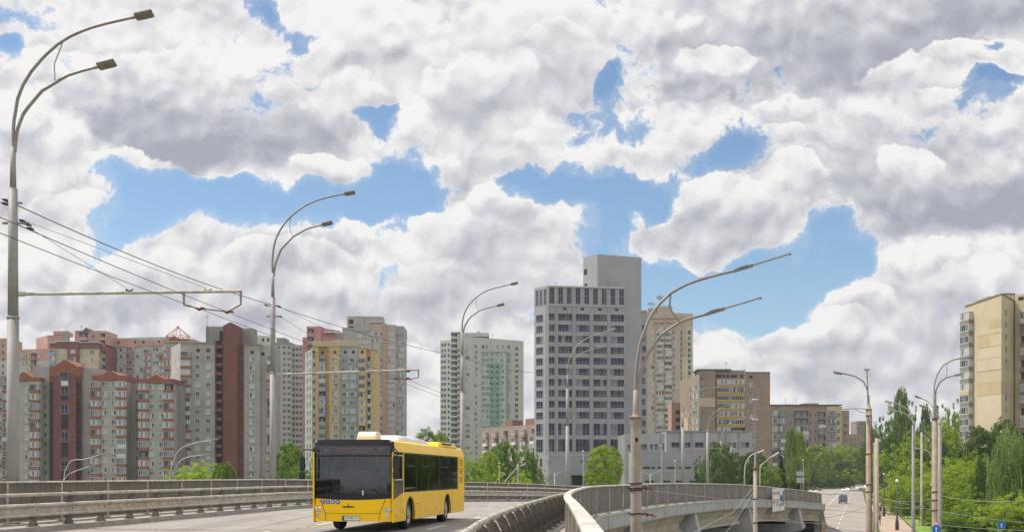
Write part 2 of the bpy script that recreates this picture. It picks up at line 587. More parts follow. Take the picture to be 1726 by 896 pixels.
asphalt_old = asphalt('asphalt_bridge', (0.29, 0.268, 0.245), R_(8.5), .7)
asphalt_st = asphalt('asphalt_street', (0.30, 0.27, 0.24), R_(16.7), .7)
earth = mat('grass_ground', (0.085, 0.13, 0.03), 0.95, var=0.35, vscale=0.25, bump=0.4, bscale=8)
sand = mat('sandy_verge', (0.46, 0.38, 0.28), 0.95, var=0.15, vscale=0.3)
pave = mat('paving_pink', (0.36, 0.27, 0.21), 0.9, var=0.12, vscale=0.8)
conc_kerb = mat('kerb_concrete', (0.33, 0.31, 0.28), 0.85, var=0.15, vscale=1.5, streak=0.3)
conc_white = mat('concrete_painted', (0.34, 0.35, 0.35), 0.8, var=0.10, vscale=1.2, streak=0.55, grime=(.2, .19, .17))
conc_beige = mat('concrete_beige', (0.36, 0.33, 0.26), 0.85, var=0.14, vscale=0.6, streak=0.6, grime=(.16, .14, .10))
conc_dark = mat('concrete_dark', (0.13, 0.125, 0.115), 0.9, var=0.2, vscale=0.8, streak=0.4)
steel_rail = mat('painted_steel_beige', (0.46, 0.42, 0.36), 0.55, var=0.18, vscale=3.0, streak=0.45, grime=(.26, .21, .16))
steel_cap = mat('painted_steel_white', (0.50, 0.475, 0.43), 0.55, var=0.2, vscale=3.5, streak=.3)
steel_panel = mat('panel_steel', (0.155, 0.142, 0.118), 0.65, var=0.12, vscale=2.0, streak=0.35, grime=(.24, .23, .21))
steel_panel_out = mat('panel_steel_out', (0.185, 0.17, 0.16), 0.6, var=0.10, vscale=2.0, streak=0.5, grime=(.33, .32, .30))
steel_post = mat('post_steel', (0.14, 0.125, 0.105), 0.7, var=0.25, vscale=6.0)
rust = mat('rust', (0.20, 0.075, 0.03), 0.9, var=0.4, vscale=9.0)
paint_white = mat('road_paint', (0.72, 0.70, 0.66), 0.7, var=0.15, vscale=3.0)

# ground sheet
mb = MB()
xs = list(np.concatenate([np.linspace(-1500, -200, 8), np.linspace(-150, 400, 56), np.linspace(450, 1500, 8)]))
ys = list(np.concatenate([np.linspace(-300, 0, 4), np.linspace(20, 700, 60), np.linspace(800, 3500, 8)]))
vs = [(x, y, ground_h(x, y)) for y in ys for x in xs]
nx = len(xs)
mb.add(vs, [(j * nx + i, j * nx + i + 1, (j + 1) * nx + i + 1, (j + 1) * nx + i) for j in range(len(ys) - 1) for i in range(nx - 1)], 0, True)
tag(mb.build('ground', earth), 'dull green ground sloping up to the right of the lower street', kind='structure')


def sheet(name, f0, f1, y0, y1, z, m, n=30, kind='structure', label=None):
    b = MB()
    vs = []
    for k in range(n + 1):
        Y = y0 + (y1 - y0) * k / n
        vs += [(f0(Y), Y, z), (f1(Y), Y, z)]
    b.add(vs, [(2 * k, 2 * k + 1, 2 * k + 3, 2 * k + 2) for k in range(n)])
    return tag(b.build(name, m), label, kind=kind)


sheet('road', st_left, st_right, 20, 580, GZ + 0.10, asphalt_st, label='pale wide street running away below the bridge')
sheet('verge', lambda Y: st_left(Y) - 9, lambda Y: st_left(Y) - 0.1, 20, 580, GZ + 0.14, sand, label='sandy verge left of the lower street')
sheet('pavement', lambda Y: st_right(Y) + 1.3, lambda Y: st_right(Y) + 5.3, 20, 500, GZ + 0.16, pave, label='pinkish paved footpath right of the lower street')
for nm, off in (('kerb', 0.0), ('kerb', -18.3)):
    b = MB()
    pts = [Vector((st_right(Y) + off, Y, GZ)) for Y in range(20, 600, 20)]
    b.sweep(frames(pts), [(0, 0), (0.25, 0), (0.25, 0.22), (0, 0.22)])
    tag(b.build(nm, conc_kerb), 'pale kerb along the lower street', kind='structure')
# painted markings on the lower street
b = MB()
def paint_line(b, f, y0, y1, w, z, step=6):
    Y = y0
    while Y < y1:
        Y2 = min(Y + step, y1)
        b.add([(f(Y), Y, z), (f(Y) + w, Y, z), (f(Y2) + w, Y2, z), (f(Y2), Y2, z)], [(0, 1, 2, 3)])
        Y = Y2
for off in (-4.0, -8.2):
    Y = 60
    while Y < 520:
        ln = 5 if off != -8.2 else 12
        paint_line(b, lambda q: st_right(q) + off, Y, Y + ln, 0.12, GZ + 0.104)
        Y += ln + (9 if off != -8.2 else 0)
paint_line(b, lambda q: st_right(q) - 15.8 + 0.00016 * (q - 200) ** 2 * 0.4, 140, 460, 0.35, GZ + 0.104)
tag(b.build('road_markings', paint_white), 'white lane lines on the lower street', kind='structure')

# ------------------------------------------------------------------ bridge curves
Lp = [(-17.9, 10), (-16.6, 20), (-14.2, 38.8), (-12.75, 50), (-11, 63), (-8, 76), (-3.3, 87), (1.6, 96), (8, 108), (14.5, 120), (20.5, 134), (24, 148), (26.5, 165), (29, 190), (31, 220)]
Rp = [(-.6, -10), (.2, 0), (.62, 8.7), (.93, 17), (1.2, 25), (1.66, 32), (2.25, 38), (3.1, 45), (4.9, 51.7), (10, 68), (16.6, 86), (22.9, 102), (28.6, 114), (33.0, 124), (35.2, 132), (36.6, 138), (38.4, 147), (41.5, 165), (44.5, 190), (46.5, 220)]
Bp = [(-.95, 4), (-.6, 10), (-.4, 14.6), (-.24, 19), (.22, 25.5), (.72, 31), (1.12, 35), (1.9, 42.5)]


def lift(P, step, dz=0.0):
    pts = catmull([(p[0], p[1], 0) for p in P], step)
    for p in pts: p.z = zdeck(p.y) + dz
    return pts


Lpath = lift(Lp, 1.0)
Rpath = lift(Rp, 1.0)
Lfr, Rfr = frames(Lpath), frames(Rpath)
rail_l_par = [p - n * 2.05 for p, n in Lfr]                       # parapet line left
tail = [(p - n * 1.0) for p, n in Rfr if p.y > 47]
Bfull = Bp + [(p.x, p.y) for p in tail[::6] if p.y < 150]
Bpath = lift(Bfull, 1.0)

# deck surface: pair L and R(barrier) points
def resample(pts, n):
    d = [0]
    for i in range(1, len(pts)): d.append(d[-1] + (pts[i] - pts[i - 1]).length)
    out = []
    for k in range(n + 1):
        s = d[-1] * k / n
        j = max(0, min(len(pts) - 2, int(np.searchsorted(d, s)) - 1))
        t = (s - d[j]) / max(1e-9, d[j + 1] - d[j])
        out.append(pts[j].lerp(pts[j + 1], min(1, max(0, t))))
    return out


# match stations by direction-perpendicular: nearest point pairing
def nearest(p, pts):
    return min(pts, key=lambda q: (q.x - p.x) ** 2 + (q.y - p.y) ** 2)


inner = [p - n * 1.15 for p, n in Rfr]
b = MB()
vs = []
start = [Vector((-20.4, -10, 0)), Vector((-18.6, 4, 0))]
Lall = start + Lpath
Nn = 160
La = resample(Lall, Nn)
Ra = []
Rin = [q for q in (frames(catmull([(p[0], p[1], 0) for p in Rp], 0.5)))]
Rin = [p - n * 1.0 for p, n in Rin]
last = 0
for p in La:
    best = min(range(last, min(len(Rin), last + 40)), key=lambda i: (Rin[i].x - p.x) ** 2 + (Rin[i].y - p.y) ** 2)
    last = best
    Ra.append(Rin[best].copy())
for p, q in zip(La, Ra):
    for k in range(5):
        c = p.lerp(q, k / 4)
        vs.append((c.x, c.y, zdeck(c.y)))
b.add(vs, [(i * 5 + k, i * 5 + k + 1, (i + 1) * 5 + k + 1, (i + 1) * 5 + k) for i in range(Nn) for k in range(4)])
tag(b.build('bridge_road', asphalt_old), 'pale grey asphalt carriageway curving over the bridge', kind='structure')

# bridge structure: slab, fascia, girder, piers -> one thing
bridge = empty('bridge', (20, 100, GZ), 0, 'long concrete road bridge curving away to the right above the lower street', 'bridge')
BL = Vector((20, 100, GZ))
off = lambda fr: [(p - BL, n) for p, n in fr]
b = MB()
b.sweep(off(Lfr), [(-2.6, 0.14), (0, 0.14), (0, -0.03), (0.3, -0.03), (0.3, -0.5), (-2.6, -0.5)])
b.build('walkway', conc_kerb, bridge)
b = MB()
b.sweep(off(Rfr), [(-1.25, 0.12), (0.18, 0.12), (0.18, -0.3), (-1.25, -0.3)])
b.build('walkway', conc_kerb, bridge)
# slab under the road
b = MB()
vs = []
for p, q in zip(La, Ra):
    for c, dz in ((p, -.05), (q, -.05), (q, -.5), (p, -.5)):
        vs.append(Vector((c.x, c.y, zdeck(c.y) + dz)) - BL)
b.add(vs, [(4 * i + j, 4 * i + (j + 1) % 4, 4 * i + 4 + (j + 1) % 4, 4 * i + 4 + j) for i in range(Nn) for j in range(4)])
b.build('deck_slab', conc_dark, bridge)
# fascia with its little upstand
b = MB()
fpath = off([f for f in Rfr if f[0].y > 4])
b.sweep(fpath, [(0.18, 0.12), (0.42, 0.12), (0.42, -0.42), (0.36, -0.50), (0.18, -0.50)])
b.build('fascia', conc_white, bridge)
b = MB()
b.sweep(fpath, [(0.36, 0.12), (0.46, 0.12), (0.46, 0.17), (0.36, 0.17)])
cap2 = b.build('fascia_cap', steel_cap, bridge)
# joints in the fascia
for i in range(3, len(Rfr) - 1, 9):
    b = MB()
    p, n = Rfr[i]
    if p.y < 4: continue
    t = Vector((-n.y, n.x, 0))
    q = p - BL + n * 0.425
    M = Matrix.Translation(q) @ Matrix((t, n, (0, 0, 1))).transposed().to_4x4()
    b.box(-0.012, 0.012, -0.01, 0.004, -0.46, 0.11, 0, M)
    b.build('fascia_joint', conc_dark, bridge)

# girders between piers and piers with fins
pier_y = [17, 37, 54, 70.5, 90, 111.5, 130.5, 150]
piers = []
for py in pier_y:
    i = min(range(len(Rfr)), key=lambda k: abs(Rfr[k][0].y - py))
    piers.append(i)
prev = 0
for a, c in zip([0] + piers, piers + [len(Rfr) - 30]):
    seg = off(Rfr[a + 1 if a else 0: c - 1])
    if len(seg) < 3: continue
    b = MB()
    b.sweep(seg, [(0.30, -0.50), (0.02, -0.62), (-0.30, -1.05), (-0.34, -1.35), (-0.12, -1.50), (-0.12, -1.66), (-0.9, -1.66), (-0.9, -0.5)])
    b.build('girder', conc_beige, bridge)
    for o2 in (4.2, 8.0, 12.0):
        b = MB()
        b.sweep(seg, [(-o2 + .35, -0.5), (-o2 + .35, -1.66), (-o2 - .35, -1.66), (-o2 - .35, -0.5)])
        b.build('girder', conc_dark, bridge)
for i in piers:
    p, n = Rfr[i]
    t = Vector((-n.y, n.x, 0))
    M = Matrix.Translation(p - BL) @ Matrix((n, t, (0, 0, 1))).transposed().to_4x4()
    b = MB()
    # fin: narrow at top, wider at the foot
    vs = [(-.9, -.45, -.5), (0.30, -.35, -.5), (0.30, .35, -.5), (-.9, .45, -.5), (-.9, -.75, -2.0), (0.62, -.55, -2.0), (0.62, .55, -2.0), (-.9, .75, -2.0)]
    b.add([M @ Vector(v) for v in vs], [(0, 1, 2, 3), (4, 5, 6, 7), (0, 1, 5, 4), (1, 2, 6, 5), (2, 3, 7, 6), (3, 0, 4, 7)])
    b.build('pier_fin', conc_white, bridge)
    b = MB()
    # rounded crosshead
    prof = [(0.70, -2.0), (0.72, -2.35), (0.45, -2.6), (-0.4, -2.75), (-14.5, -2.75), (-15.2, -2.4), (-15.2, -2.0)]
    M2 = M @ Matrix(((1, 0, 0, 0), (0, 0, 1, -0.8), (0, 1, 0, 0), (0, 0, 0, 1)))
    b.extr(prof, M2, 1.6)
    b.build('crosshead', conc_white, bridge)
    for q in (-2.2, -12.0):
        b = MB()
        M3 = M @ Matrix.Translation((q, 0, 0))
        b.lathe([(0.6, -2.7), (0.6, -6.5)], 14, 0, M3)
        b.build('pier_column', conc_beige, bridge)

# kerb on the left edge of the carriageway
b = MB()
b.sweep([f for f in frames(Lpath)], [(-0.25, 0.0), (0.012, 0.0), (0.0, 0.155), (-0.25, 0.155)])
tag(b.build('bridge_kerb', conc_kerb), 'grey concrete kerb at the foot of the far guardrail on the bridge', kind='structure')
# lane dashes
b = MB()
for offm, phase in ((6.9, 0.5), (11.5, 3.0)):
    dist = phase
    k = 0
    while k < len(Lfr) - 6:
        if (k + int(phase)) % 8 < 3:
            for j in range(1):
                (p, n), (p2, n2) = Lfr[k], Lfr[k + 1]
                a0, a1 = p + n * offm, p + n * (offm + .13)
                c0, c1 = p2 + n2 * offm, p2 + n2 * (offm + .13)
                b.add([(q.x, q.y, zdeck(q.y) + 0.006) for q in (a0, a1, c1, c0)], [(0, 1, 2, 3)])
        k += 1
tag(b.build('bridge_markings', paint_white), 'broken white lane lines on the bridge', kind='structure')


# ------------------------------------------------------------------ parapets (ribbed panels between posts)
def parapet(name, pts, z0, z1, label, bay, mpanel, capw, side, end_y=210):
    root = empty(name, pts[0], 0, label, 'railing')
    O = pts[0].copy()
    L = catmull([tuple(p) for p in pts[::4]], bay)
    fine_all = []
    for i in range(len(L) - 1):
        a, c = L[i], L[i + 1]
        seg = catmull([tuple(L[max(i - 1, 0)]), tuple(a), tuple(c), tuple(L[min(i + 2, len(L) - 1)])], 0.06)
        # keep the part between a and c
        ia = min(range(len(seg)), key=lambda k: (seg[k] - a).length)
        ic = min(range(len(seg)), key=lambda k: (seg[k] - c).length)
        seg = seg[ia:ic + 1]
        if len(seg) < 3: continue
        fr = frames(seg)
        b = MB()
        vs = []
        for k, (p, n) in enumerate(fr):
            o = (0.02, 0.02, -0.02, -0.02)[k % 4]
            q = p - O + n * o
            vs += [(q.x, q.y, q.z + z0 + .08), (q.x, q.y, q.z + z1 - .05)]
        b.add(vs, [(2 * k, 2 * k + 2, 2 * k + 3, 2 * k + 1) for k in range(len(fr) - 1)])
        b.build('panel', mpanel, root, fixn=False)
        p, n = fr[0]
        t = Vector((-n.y, n.x, 0))
        M = Matrix.Translation(p - O) @ Matrix((t, n, (0, 0, 1))).transposed().to_4x4()
        b = MB()
        b.box(-.05, .05, -.06, .06, z0, z1 - .05, 0, M)
        b.box(-.12, .12, -.12, .12, z0, z0 + .02, 0, M)
        b.build('post', steel_rail, root)
    P = catmull([tuple(p - O) for p in pts[::3]], 1.0)
    b = MB()
    h = capw / 2
    b.sweep(frames(P), [(-h, z1 - .05), (h, z1 - .05), (h, z1 - .01), (h - .02, z1 + .01), (-h + .02, z1 + .01), (-h, z1 - .01)])
    b.build('handrail', steel_cap, root)
    b = MB()
    b.sweep(frames(P), [(-.03, z0 + .03), (.03, z0 + .03), (.03, z0 + .08), (-.03, z0 + .08)])
    b.build('bottom_rail', steel_rail, root)
    return root


lp = [p.copy() for p in rail_l_par if p.y < 200]
parapet('bridge_parapet', lp, 0.15, 1.54, 'low ribbed steel parapet along the far left edge of the bridge behind the guardrail', 3.45, steel_panel, 0.16, 1)
rp = [p.copy() for p in Rpath if -6 < p.y < 200]
parapet('bridge_parapet', rp, 0.14, 1.32, 'ribbed grey parapet with white handrail sweeping round the near right edge of the bridge', 3.0, steel_panel_out, 0.17, -1)


# ------------------------------------------------------------------ guardrails
def guardrail(pts, z0, zt, side, label, y0, y1):
    """side = +1: the road lies towards +normal"""
    pts = [p for p in pts if y0 <= p.y <= y1]
    O = pts[0].copy()
    root = empty('guardrail', O, 0, label, 'guardrail')
    P = catmull([tuple(p - O) for p in pts[::3]], 2.2)
    fr = frames(P)
    s = side
    fine = frames(catmull([tuple(p - O) for p in pts[::2]], 1.0))
    b = MB()
    b.tube([p + n * s * 0.20 + Vector((0, 0, zt - .055)) for p, n in fine], 0.055, 10)
    b.build('top_tube', steel_rail, root)
    b = MB()
    zb = zt - 0.74
    prof = [(.12, zb), (.21, zb + .01), (.235, zb + .05), (.21, zb + .09), (.13, zb + .125), (.13, zb + .265), (.21, zb + .30), (.24, zb + .345), (.21, zb + .395), (.12, zb + .41),
            (.11, zb + .40), (.195, zb + .385), (.22, zb + .345), (.195, zb + .31), (.115, zb + .27), (.115, zb + .12), (.195, zb + .08), (.215, zb + .05), (.195, zb + .02), (.11, zb + .012)]
    b.sweep(fine, [(o * s, h) for o, h in prof], sm=False)
    b.build('beam', steel_rail, root)
    # posts
    first = None
    for i, (p, n) in enumerate(fr):
        t = Vector((-n.y, n.x, 0))
        M = Matrix.Translation(p) @ Matrix((n * s, t, (0, 0, 1))).transposed().to_4x4()
        if first is None:
            b = MB()
            zz = zt - 0.42
            web = [(-.09, z0), (.09, z0), (.09, zz), (.24, zt - .12), (.16, zt - .02), (.06, zt - .10), (-.09, zz + .04)]
            Mx = Matrix(((1, 0, 0, 0), (0, 0, 1, -.006), (0, 1, 0, 0), (0, 0, 0, 1)))
            b.extr(web, Mx, .012, 0)
            def strip(a, c, w, m):
                d = Vector((c[0] - a[0], 0, c[1] - a[1])).normalized()
                nn = Vector((-d.z, 0, d.x)) * .006
                A, Cc = Vector((a[0], 0, a[1])), Vector((c[0], 0, c[1]))
                vs = []
                for q in (A, Cc):
                    for sy in (-w, w):
                        for sn in (-1, 1): vs.append(q + Vector((0, sy, 0)) + nn * sn)
                b.add(vs, [(0, 1, 3, 2), (4, 6, 7, 5), (0, 4, 5, 1), (2, 3, 7, 6), (0, 2, 6, 4), (1, 5, 7, 3)], m)
            strip((-.09, z0), (-.09, zz + .04), .05, 0)
            strip((-.09, zz + .04), (.06, zt - .10), .05, 0)
            strip((.10, z0), (.10, zz - .0), .05, 0)
            # base gussets
            for sy in (-1, 1):
                b.add([(-.10, sy * .05, z0), (.12, sy * .05, z0), (.12, sy * .11, z0), (-.10, sy * .11, z0), (-.09, sy * .05, z0 + .22), (.09, sy * .05, z0 + .22)],
                      [(0, 1, 2, 3), (0, 4, 5, 1), (3, 2, 5, 4), (0, 3, 4), (1, 5, 2)], 0)
            b.box(-.16, .16, -.14, .14, z0, z0 + .02, 0)
            first = b.build('post', steel_post, root)
            first.matrix_local = M
            b = MB()
            b.tube([(0.20, -.06, zt - .055), (0.20, .06, zt - .055)], 0.066, 10)
            clamp = b.build('clamp', steel_rail, first)
            b = MB()
            b.lathe([(0, .25), (.03, .25), (.03, .235)], 8, 0, Matrix.Translation((0, 0.0, zb + .195)) @ Matrix.Rotation(R_(90), 4, 'Y') @ Matrix.Translation((0, 0, -.10)))
            bolt = b.build('bolt', steel_post, first)
        else:
            c = first.copy()
            COL.objects.link(c)
            c.parent = root
            c.matrix_local = M
            for ch in (clamp, bolt):
                d = ch.copy()
                COL.objects.link(d)
                d.parent = c
    return root


gl = [p - n * 0.45 for p, n in Lfr]
guardrail(gl, 0.15, 1.20, 1, 'beige steel guardrail along the far kerb of the carriageway behind the bus', 12, 165)
guardrail(Bpath, 0.12, 1.06, -1, 'foreground steel guardrail with round top tube between carriageway and footway', 3, 140)

# ------------------------------------------------------------------ facade kit
glass_dark = mat('glass_dark', (0.030, 0.034, 0.042), 0.12, var=0.3, vscale=0.6, spec=0.55)
glass_mid = mat('glass_mid', (0.13, 0.15, 0.18), 0.15, var=0.25, vscale=0.6, spec=0.7)
glass_curtain = mat('glass_curtain', (0.42, 0.43, 0.43), 0.3, var=0.15, vscale=0.8, spec=0.6)
glass_green = mat('glass_green', (0.10, 0.17, 0.16), 0.15, var=0.3, vscale=0.6, spec=0.7)
glass_office = mat('glass_office', (0.018, 0.027, 0.060), 0.22, var=0.35, vscale=0.25, spec=0.25)
GLASS = [glass_dark, glass_dark, glass_mid, glass_mid, glass_curtain]
white_frame = mat('window_frame_white', (0.66, 0.66, 0.65), 0.5, var=0.08)
grey_frame = mat('window_frame_grey', (0.42, 0.43, 0.46), 0.5, var=0.06)
dark_void = mat('dark_void', (0.025, 0.022, 0.022), 0.9)  # near-black plate colour, painted for the shade inside openings
ac_white = mat('air_conditioner_white', (0.55, 0.54, 0.52), 0.6, var=0.1)
balcony_wood = mat('balcony_wood', (0.20, 0.13, 0.08), 0.8, var=.2)
tar = mat('roof_tar', (0.10, 0.095, 0.09), 0.9)
brick_red = mat('brick_red', (0.28, 0.095, 0.062), 0.85, var=0.15, vscale=1.0, joints=(0.9, 0.45, 0.05, 0.82))
paint_maroon = mat('maroon_cladding', (0.175, 0.055, 0.050), 0.7, var=0.10, vscale=0.5, joints=(0.6, 30, 0.03, 0.75))
apron_red = mat('apron_red', (0.29, 0.105, 0.070), 0.8, var=0.15, vscale=1.5, streak=0.2)
apron_orange = mat('apron_orange', (0.40, 0.18, 0.12), 0.8, var=0.12, vscale=1.5, streak=0.2)
panel_grey = mat('panel_grey', (0.40, 0.37, 0.34), 0.85, var=0.10, vscale=0.25, streak=0.35, joints=(3.2, 2.8, 0.035, 0.78), grime=(.30, .285, .26))
panel_grey2 = mat('panel_grey_cool', (0.36, 0.345, 0.335), 0.85, var=0.10, vscale=0.2, streak=0.45, joints=(3.2, 2.8, 0.035, 0.82), grime=(.27, .26, .25))
panel_darkgrey = mat('panel_darkgrey', (0.30, 0.285, 0.265), 0.85, var=0.12, vscale=0.2, streak=0.5, joints=(3.2, 2.8, 0.04, 0.8))
pink_wall = mat('pink_wall', (0.50, 0.285, 0.235), 0.8, var=0.08, vscale=0.3, streak=0.15)
rose_wall = mat('rose_wall', (0.50, 0.235, 0.225), 0.8, var=0.08, vscale=0.3, streak=0.15)
yellow_pale = mat('yellow_pale_wall', (0.52, 0.42, 0.26), 0.8, var=0.08, vscale=0.4, streak=0.2)
grey_light = mat('light_panel', (0.45, 0.44, 0.42), 0.8, var=0.06, vscale=0.3, streak=0.2)
blue_apron = mat('blue_apron', (0.22, 0.35, 0.50), 0.8, var=0.1)


def glazing(b, x0, x1, z0, z1, y, nx, nz, mf, gl, fw=0.07, dep=0.05, tr=None):
    """frame with panes in the plane y (outward is -y); mf = frame slot, gl = list of glass slots"""
    w = (x1 - x0) / nx
    for i in range(nx):
        b.add([(x0 + i * w, y + .005, z0), (x0 + (i + 1) * w, y + .005, z0), (x0 + (i + 1) * w, y + .005, z1), (x0 + i * w, y + .005, z1)], [(0, 1, 2, 3)], random.choice(gl))
    for i in range(nx + 1):
        c = x0 + i * w
        f = fw if i in (0, nx) else fw * 0.7
        lo, hi = (c, c + f) if i == 0 else ((c - f, c) if i == nx else (c - f / 2, c + f / 2))
        b.box(lo, hi, y - dep, y, z0, z1, mf)
    b.box(x0 + fw, x1 - fw, y - dep + .004, y, z1 - fw, z1, mf)
    b.box(x0 + fw, x1 - fw, y - dep + .004, y, z0, z0 + fw, mf)
    if tr:
        t = z0 + (z1 - z0) * tr
        b.box(x0 + fw, x1 - fw, y - dep + .008, y, t - fw * .35, t + fw * .35, mf)


MESH_CACHE = {}


def m_window(style, w, h, var):
    key = ('w', style, round(w, 2), round(h, 2), var)
    if key in MESH_CACHE: return MESH_CACHE[key]
    random.seed(hash(key[1]) % 7 + var * 13 + int(w * 10))
    b = MB()
    mats = [white_frame, glass_dark, glass_mid, glass_curtain, grey_frame, dark_void, glass_office, glass_green]
    if style == 'apt':
        glazing(b, -w / 2, w / 2, -h / 2, h / 2, -.02, 2 if w < 2.0 else 3, 1, 0, [1, 1, 2, 3][var % 4:] or [1], 0.09)
        b.box(-w / 2 - .06, w / 2 + .06, -.16, 0, -h / 2 - .07, -h / 2 - .002, 4)
    elif style == 'dull':
        glazing(b, -w / 2, w / 2, -h / 2, h / 2, -.02, 2, 1, 4, [1, 1, 2], 0.07)
    elif style == 'office':
        n = max(2, int(round(w / 1.1)))
        glazing(b, -w / 2, w / 2, -h / 2, h / 2, -.02, n, 1, 4, [[6, 6, 6, 1], [6, 6, 1, 2], [6, 6, 6, 6, 2], [6, 1, 1]][var % 4], 0.06, 0.06, tr=0.3)
    elif style == 'officetall':
        glazing(b, -w / 2, w / 2, -h / 2, h / 2, -.02, 2, 1, 4, [6, 6, 1], 0.08, 0.08, tr=0.5)
    elif style == 'slot':
        b.box(-w / 2, w / 2, -.03, 0, -h / 2, h / 2, 5)
    elif style == 'green':
        glazing(b, -w / 2, w / 2, -h / 2, h / 2, -.02, 3, 1, 0, [7, 7, 2, 3], 0.07)
    elif style == 'port':
        vs = []
        n = 16
        for r, y in ((.75, -.03), (1.0, -.03), (1.0, 0)):
            for j in range(n): vs.append((w / 2 * r * math.cos(j * 2 * math.pi / n), y, w / 2 * r * math.sin(j * 2 * math.pi / n)))
        b.add(vs, [tuple(range(n))], 5)
        b.add(vs, [(a * n + j, a * n + (j + 1) % n, (a + 1) * n + (j + 1) % n, (a + 1) * n + j) for a in range(2) for j in range(n)], 8)
        mats.append(apron_red)
    o = b.build('window', mats)
    me = o.data
    bpy.data.objects.remove(o)
    MESH_CACHE[key] = me
    return me


def m_balcony(w, h, d, ap, style, var, fl):
    """h = floor height; ap = apron material; fl = apron share of the height"""
    key = ('b', round(w, 2), round(h, 2), round(d, 2), ap.name, style, var, fl)
    if key in MESH_CACHE: return MESH_CACHE[key]
    random.seed(var * 17 + int(w * 10))
    b = MB()
    mats = [ap, white_frame, glass_dark, glass_mid, glass_curtain, dark_void, grey_frame]
    if var == 3: mats[1] = balcony_wood
    if var == 4: mats[0] = ac_white
    z0, z1 = -h / 2, h / 2
    za = z0 + h * fl
    b.box(-w / 2, w / 2, -d, 0, z0, za, 0)
    if style == 'glazed':
        n = max(3, int(round(w / 0.75)))
        glazing(b, -w / 2 + .03, w / 2 - .03, za + .002, z1 - .12, -d + .08, n, 1, 1, [[2, 3, 4], [2, 2, 3], [3, 4, 4]][var % 3], 0.09)
        b.box(-w / 2 + .03, -w / 2 + .09, -d + .08, 0, za + .002, z1 - .12, 4)
        b.box(w / 2 - .09, w / 2 - .03, -d + .08, 0, za + .002, z1 - .12, 4)
        b.box(-w / 2, w / 2, -d, 0, z1 - .118, z1 - .03, 6)
    elif style == 'open':
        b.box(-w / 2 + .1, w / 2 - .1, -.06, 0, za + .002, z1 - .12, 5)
        b.box(-w / 2 + .5, w / 2 - .9, -.09, -.062, za + .002, z1 - .5, 3)
        b.box(-w / 2, w / 2, -d * .9, 0, z1 - .118, z1 - .03, 6)
    o = b.build('balcony', mats)
    me = o.data
    bpy.data.objects.remove(o)
    MESH_CACHE[key] = me
    return me


AC_ME = None


def m_ac():
    global AC_ME
    if AC_ME is None:
        b = MB()
        b.box(-.42, .42, -.38, -.08, -.28, .28, 0)
        b.add([(.22 * math.cos(j * math.pi / 6) - .08, -.384, .22 * math.sin(j * math.pi / 6)) for j in range(12)], [tuple(range(12))], 1)
        b.box(-.3, -.26, -.1, 0, -.3, -.26, 1)
        b.box(.26, .3, -.1, 0, -.3, -.26, 1)
        o = b.build('air_conditioner', [ac_white, glass_mid])
        AC_ME = o.data
        bpy.data.objects.remove(o)
    return AC_ME


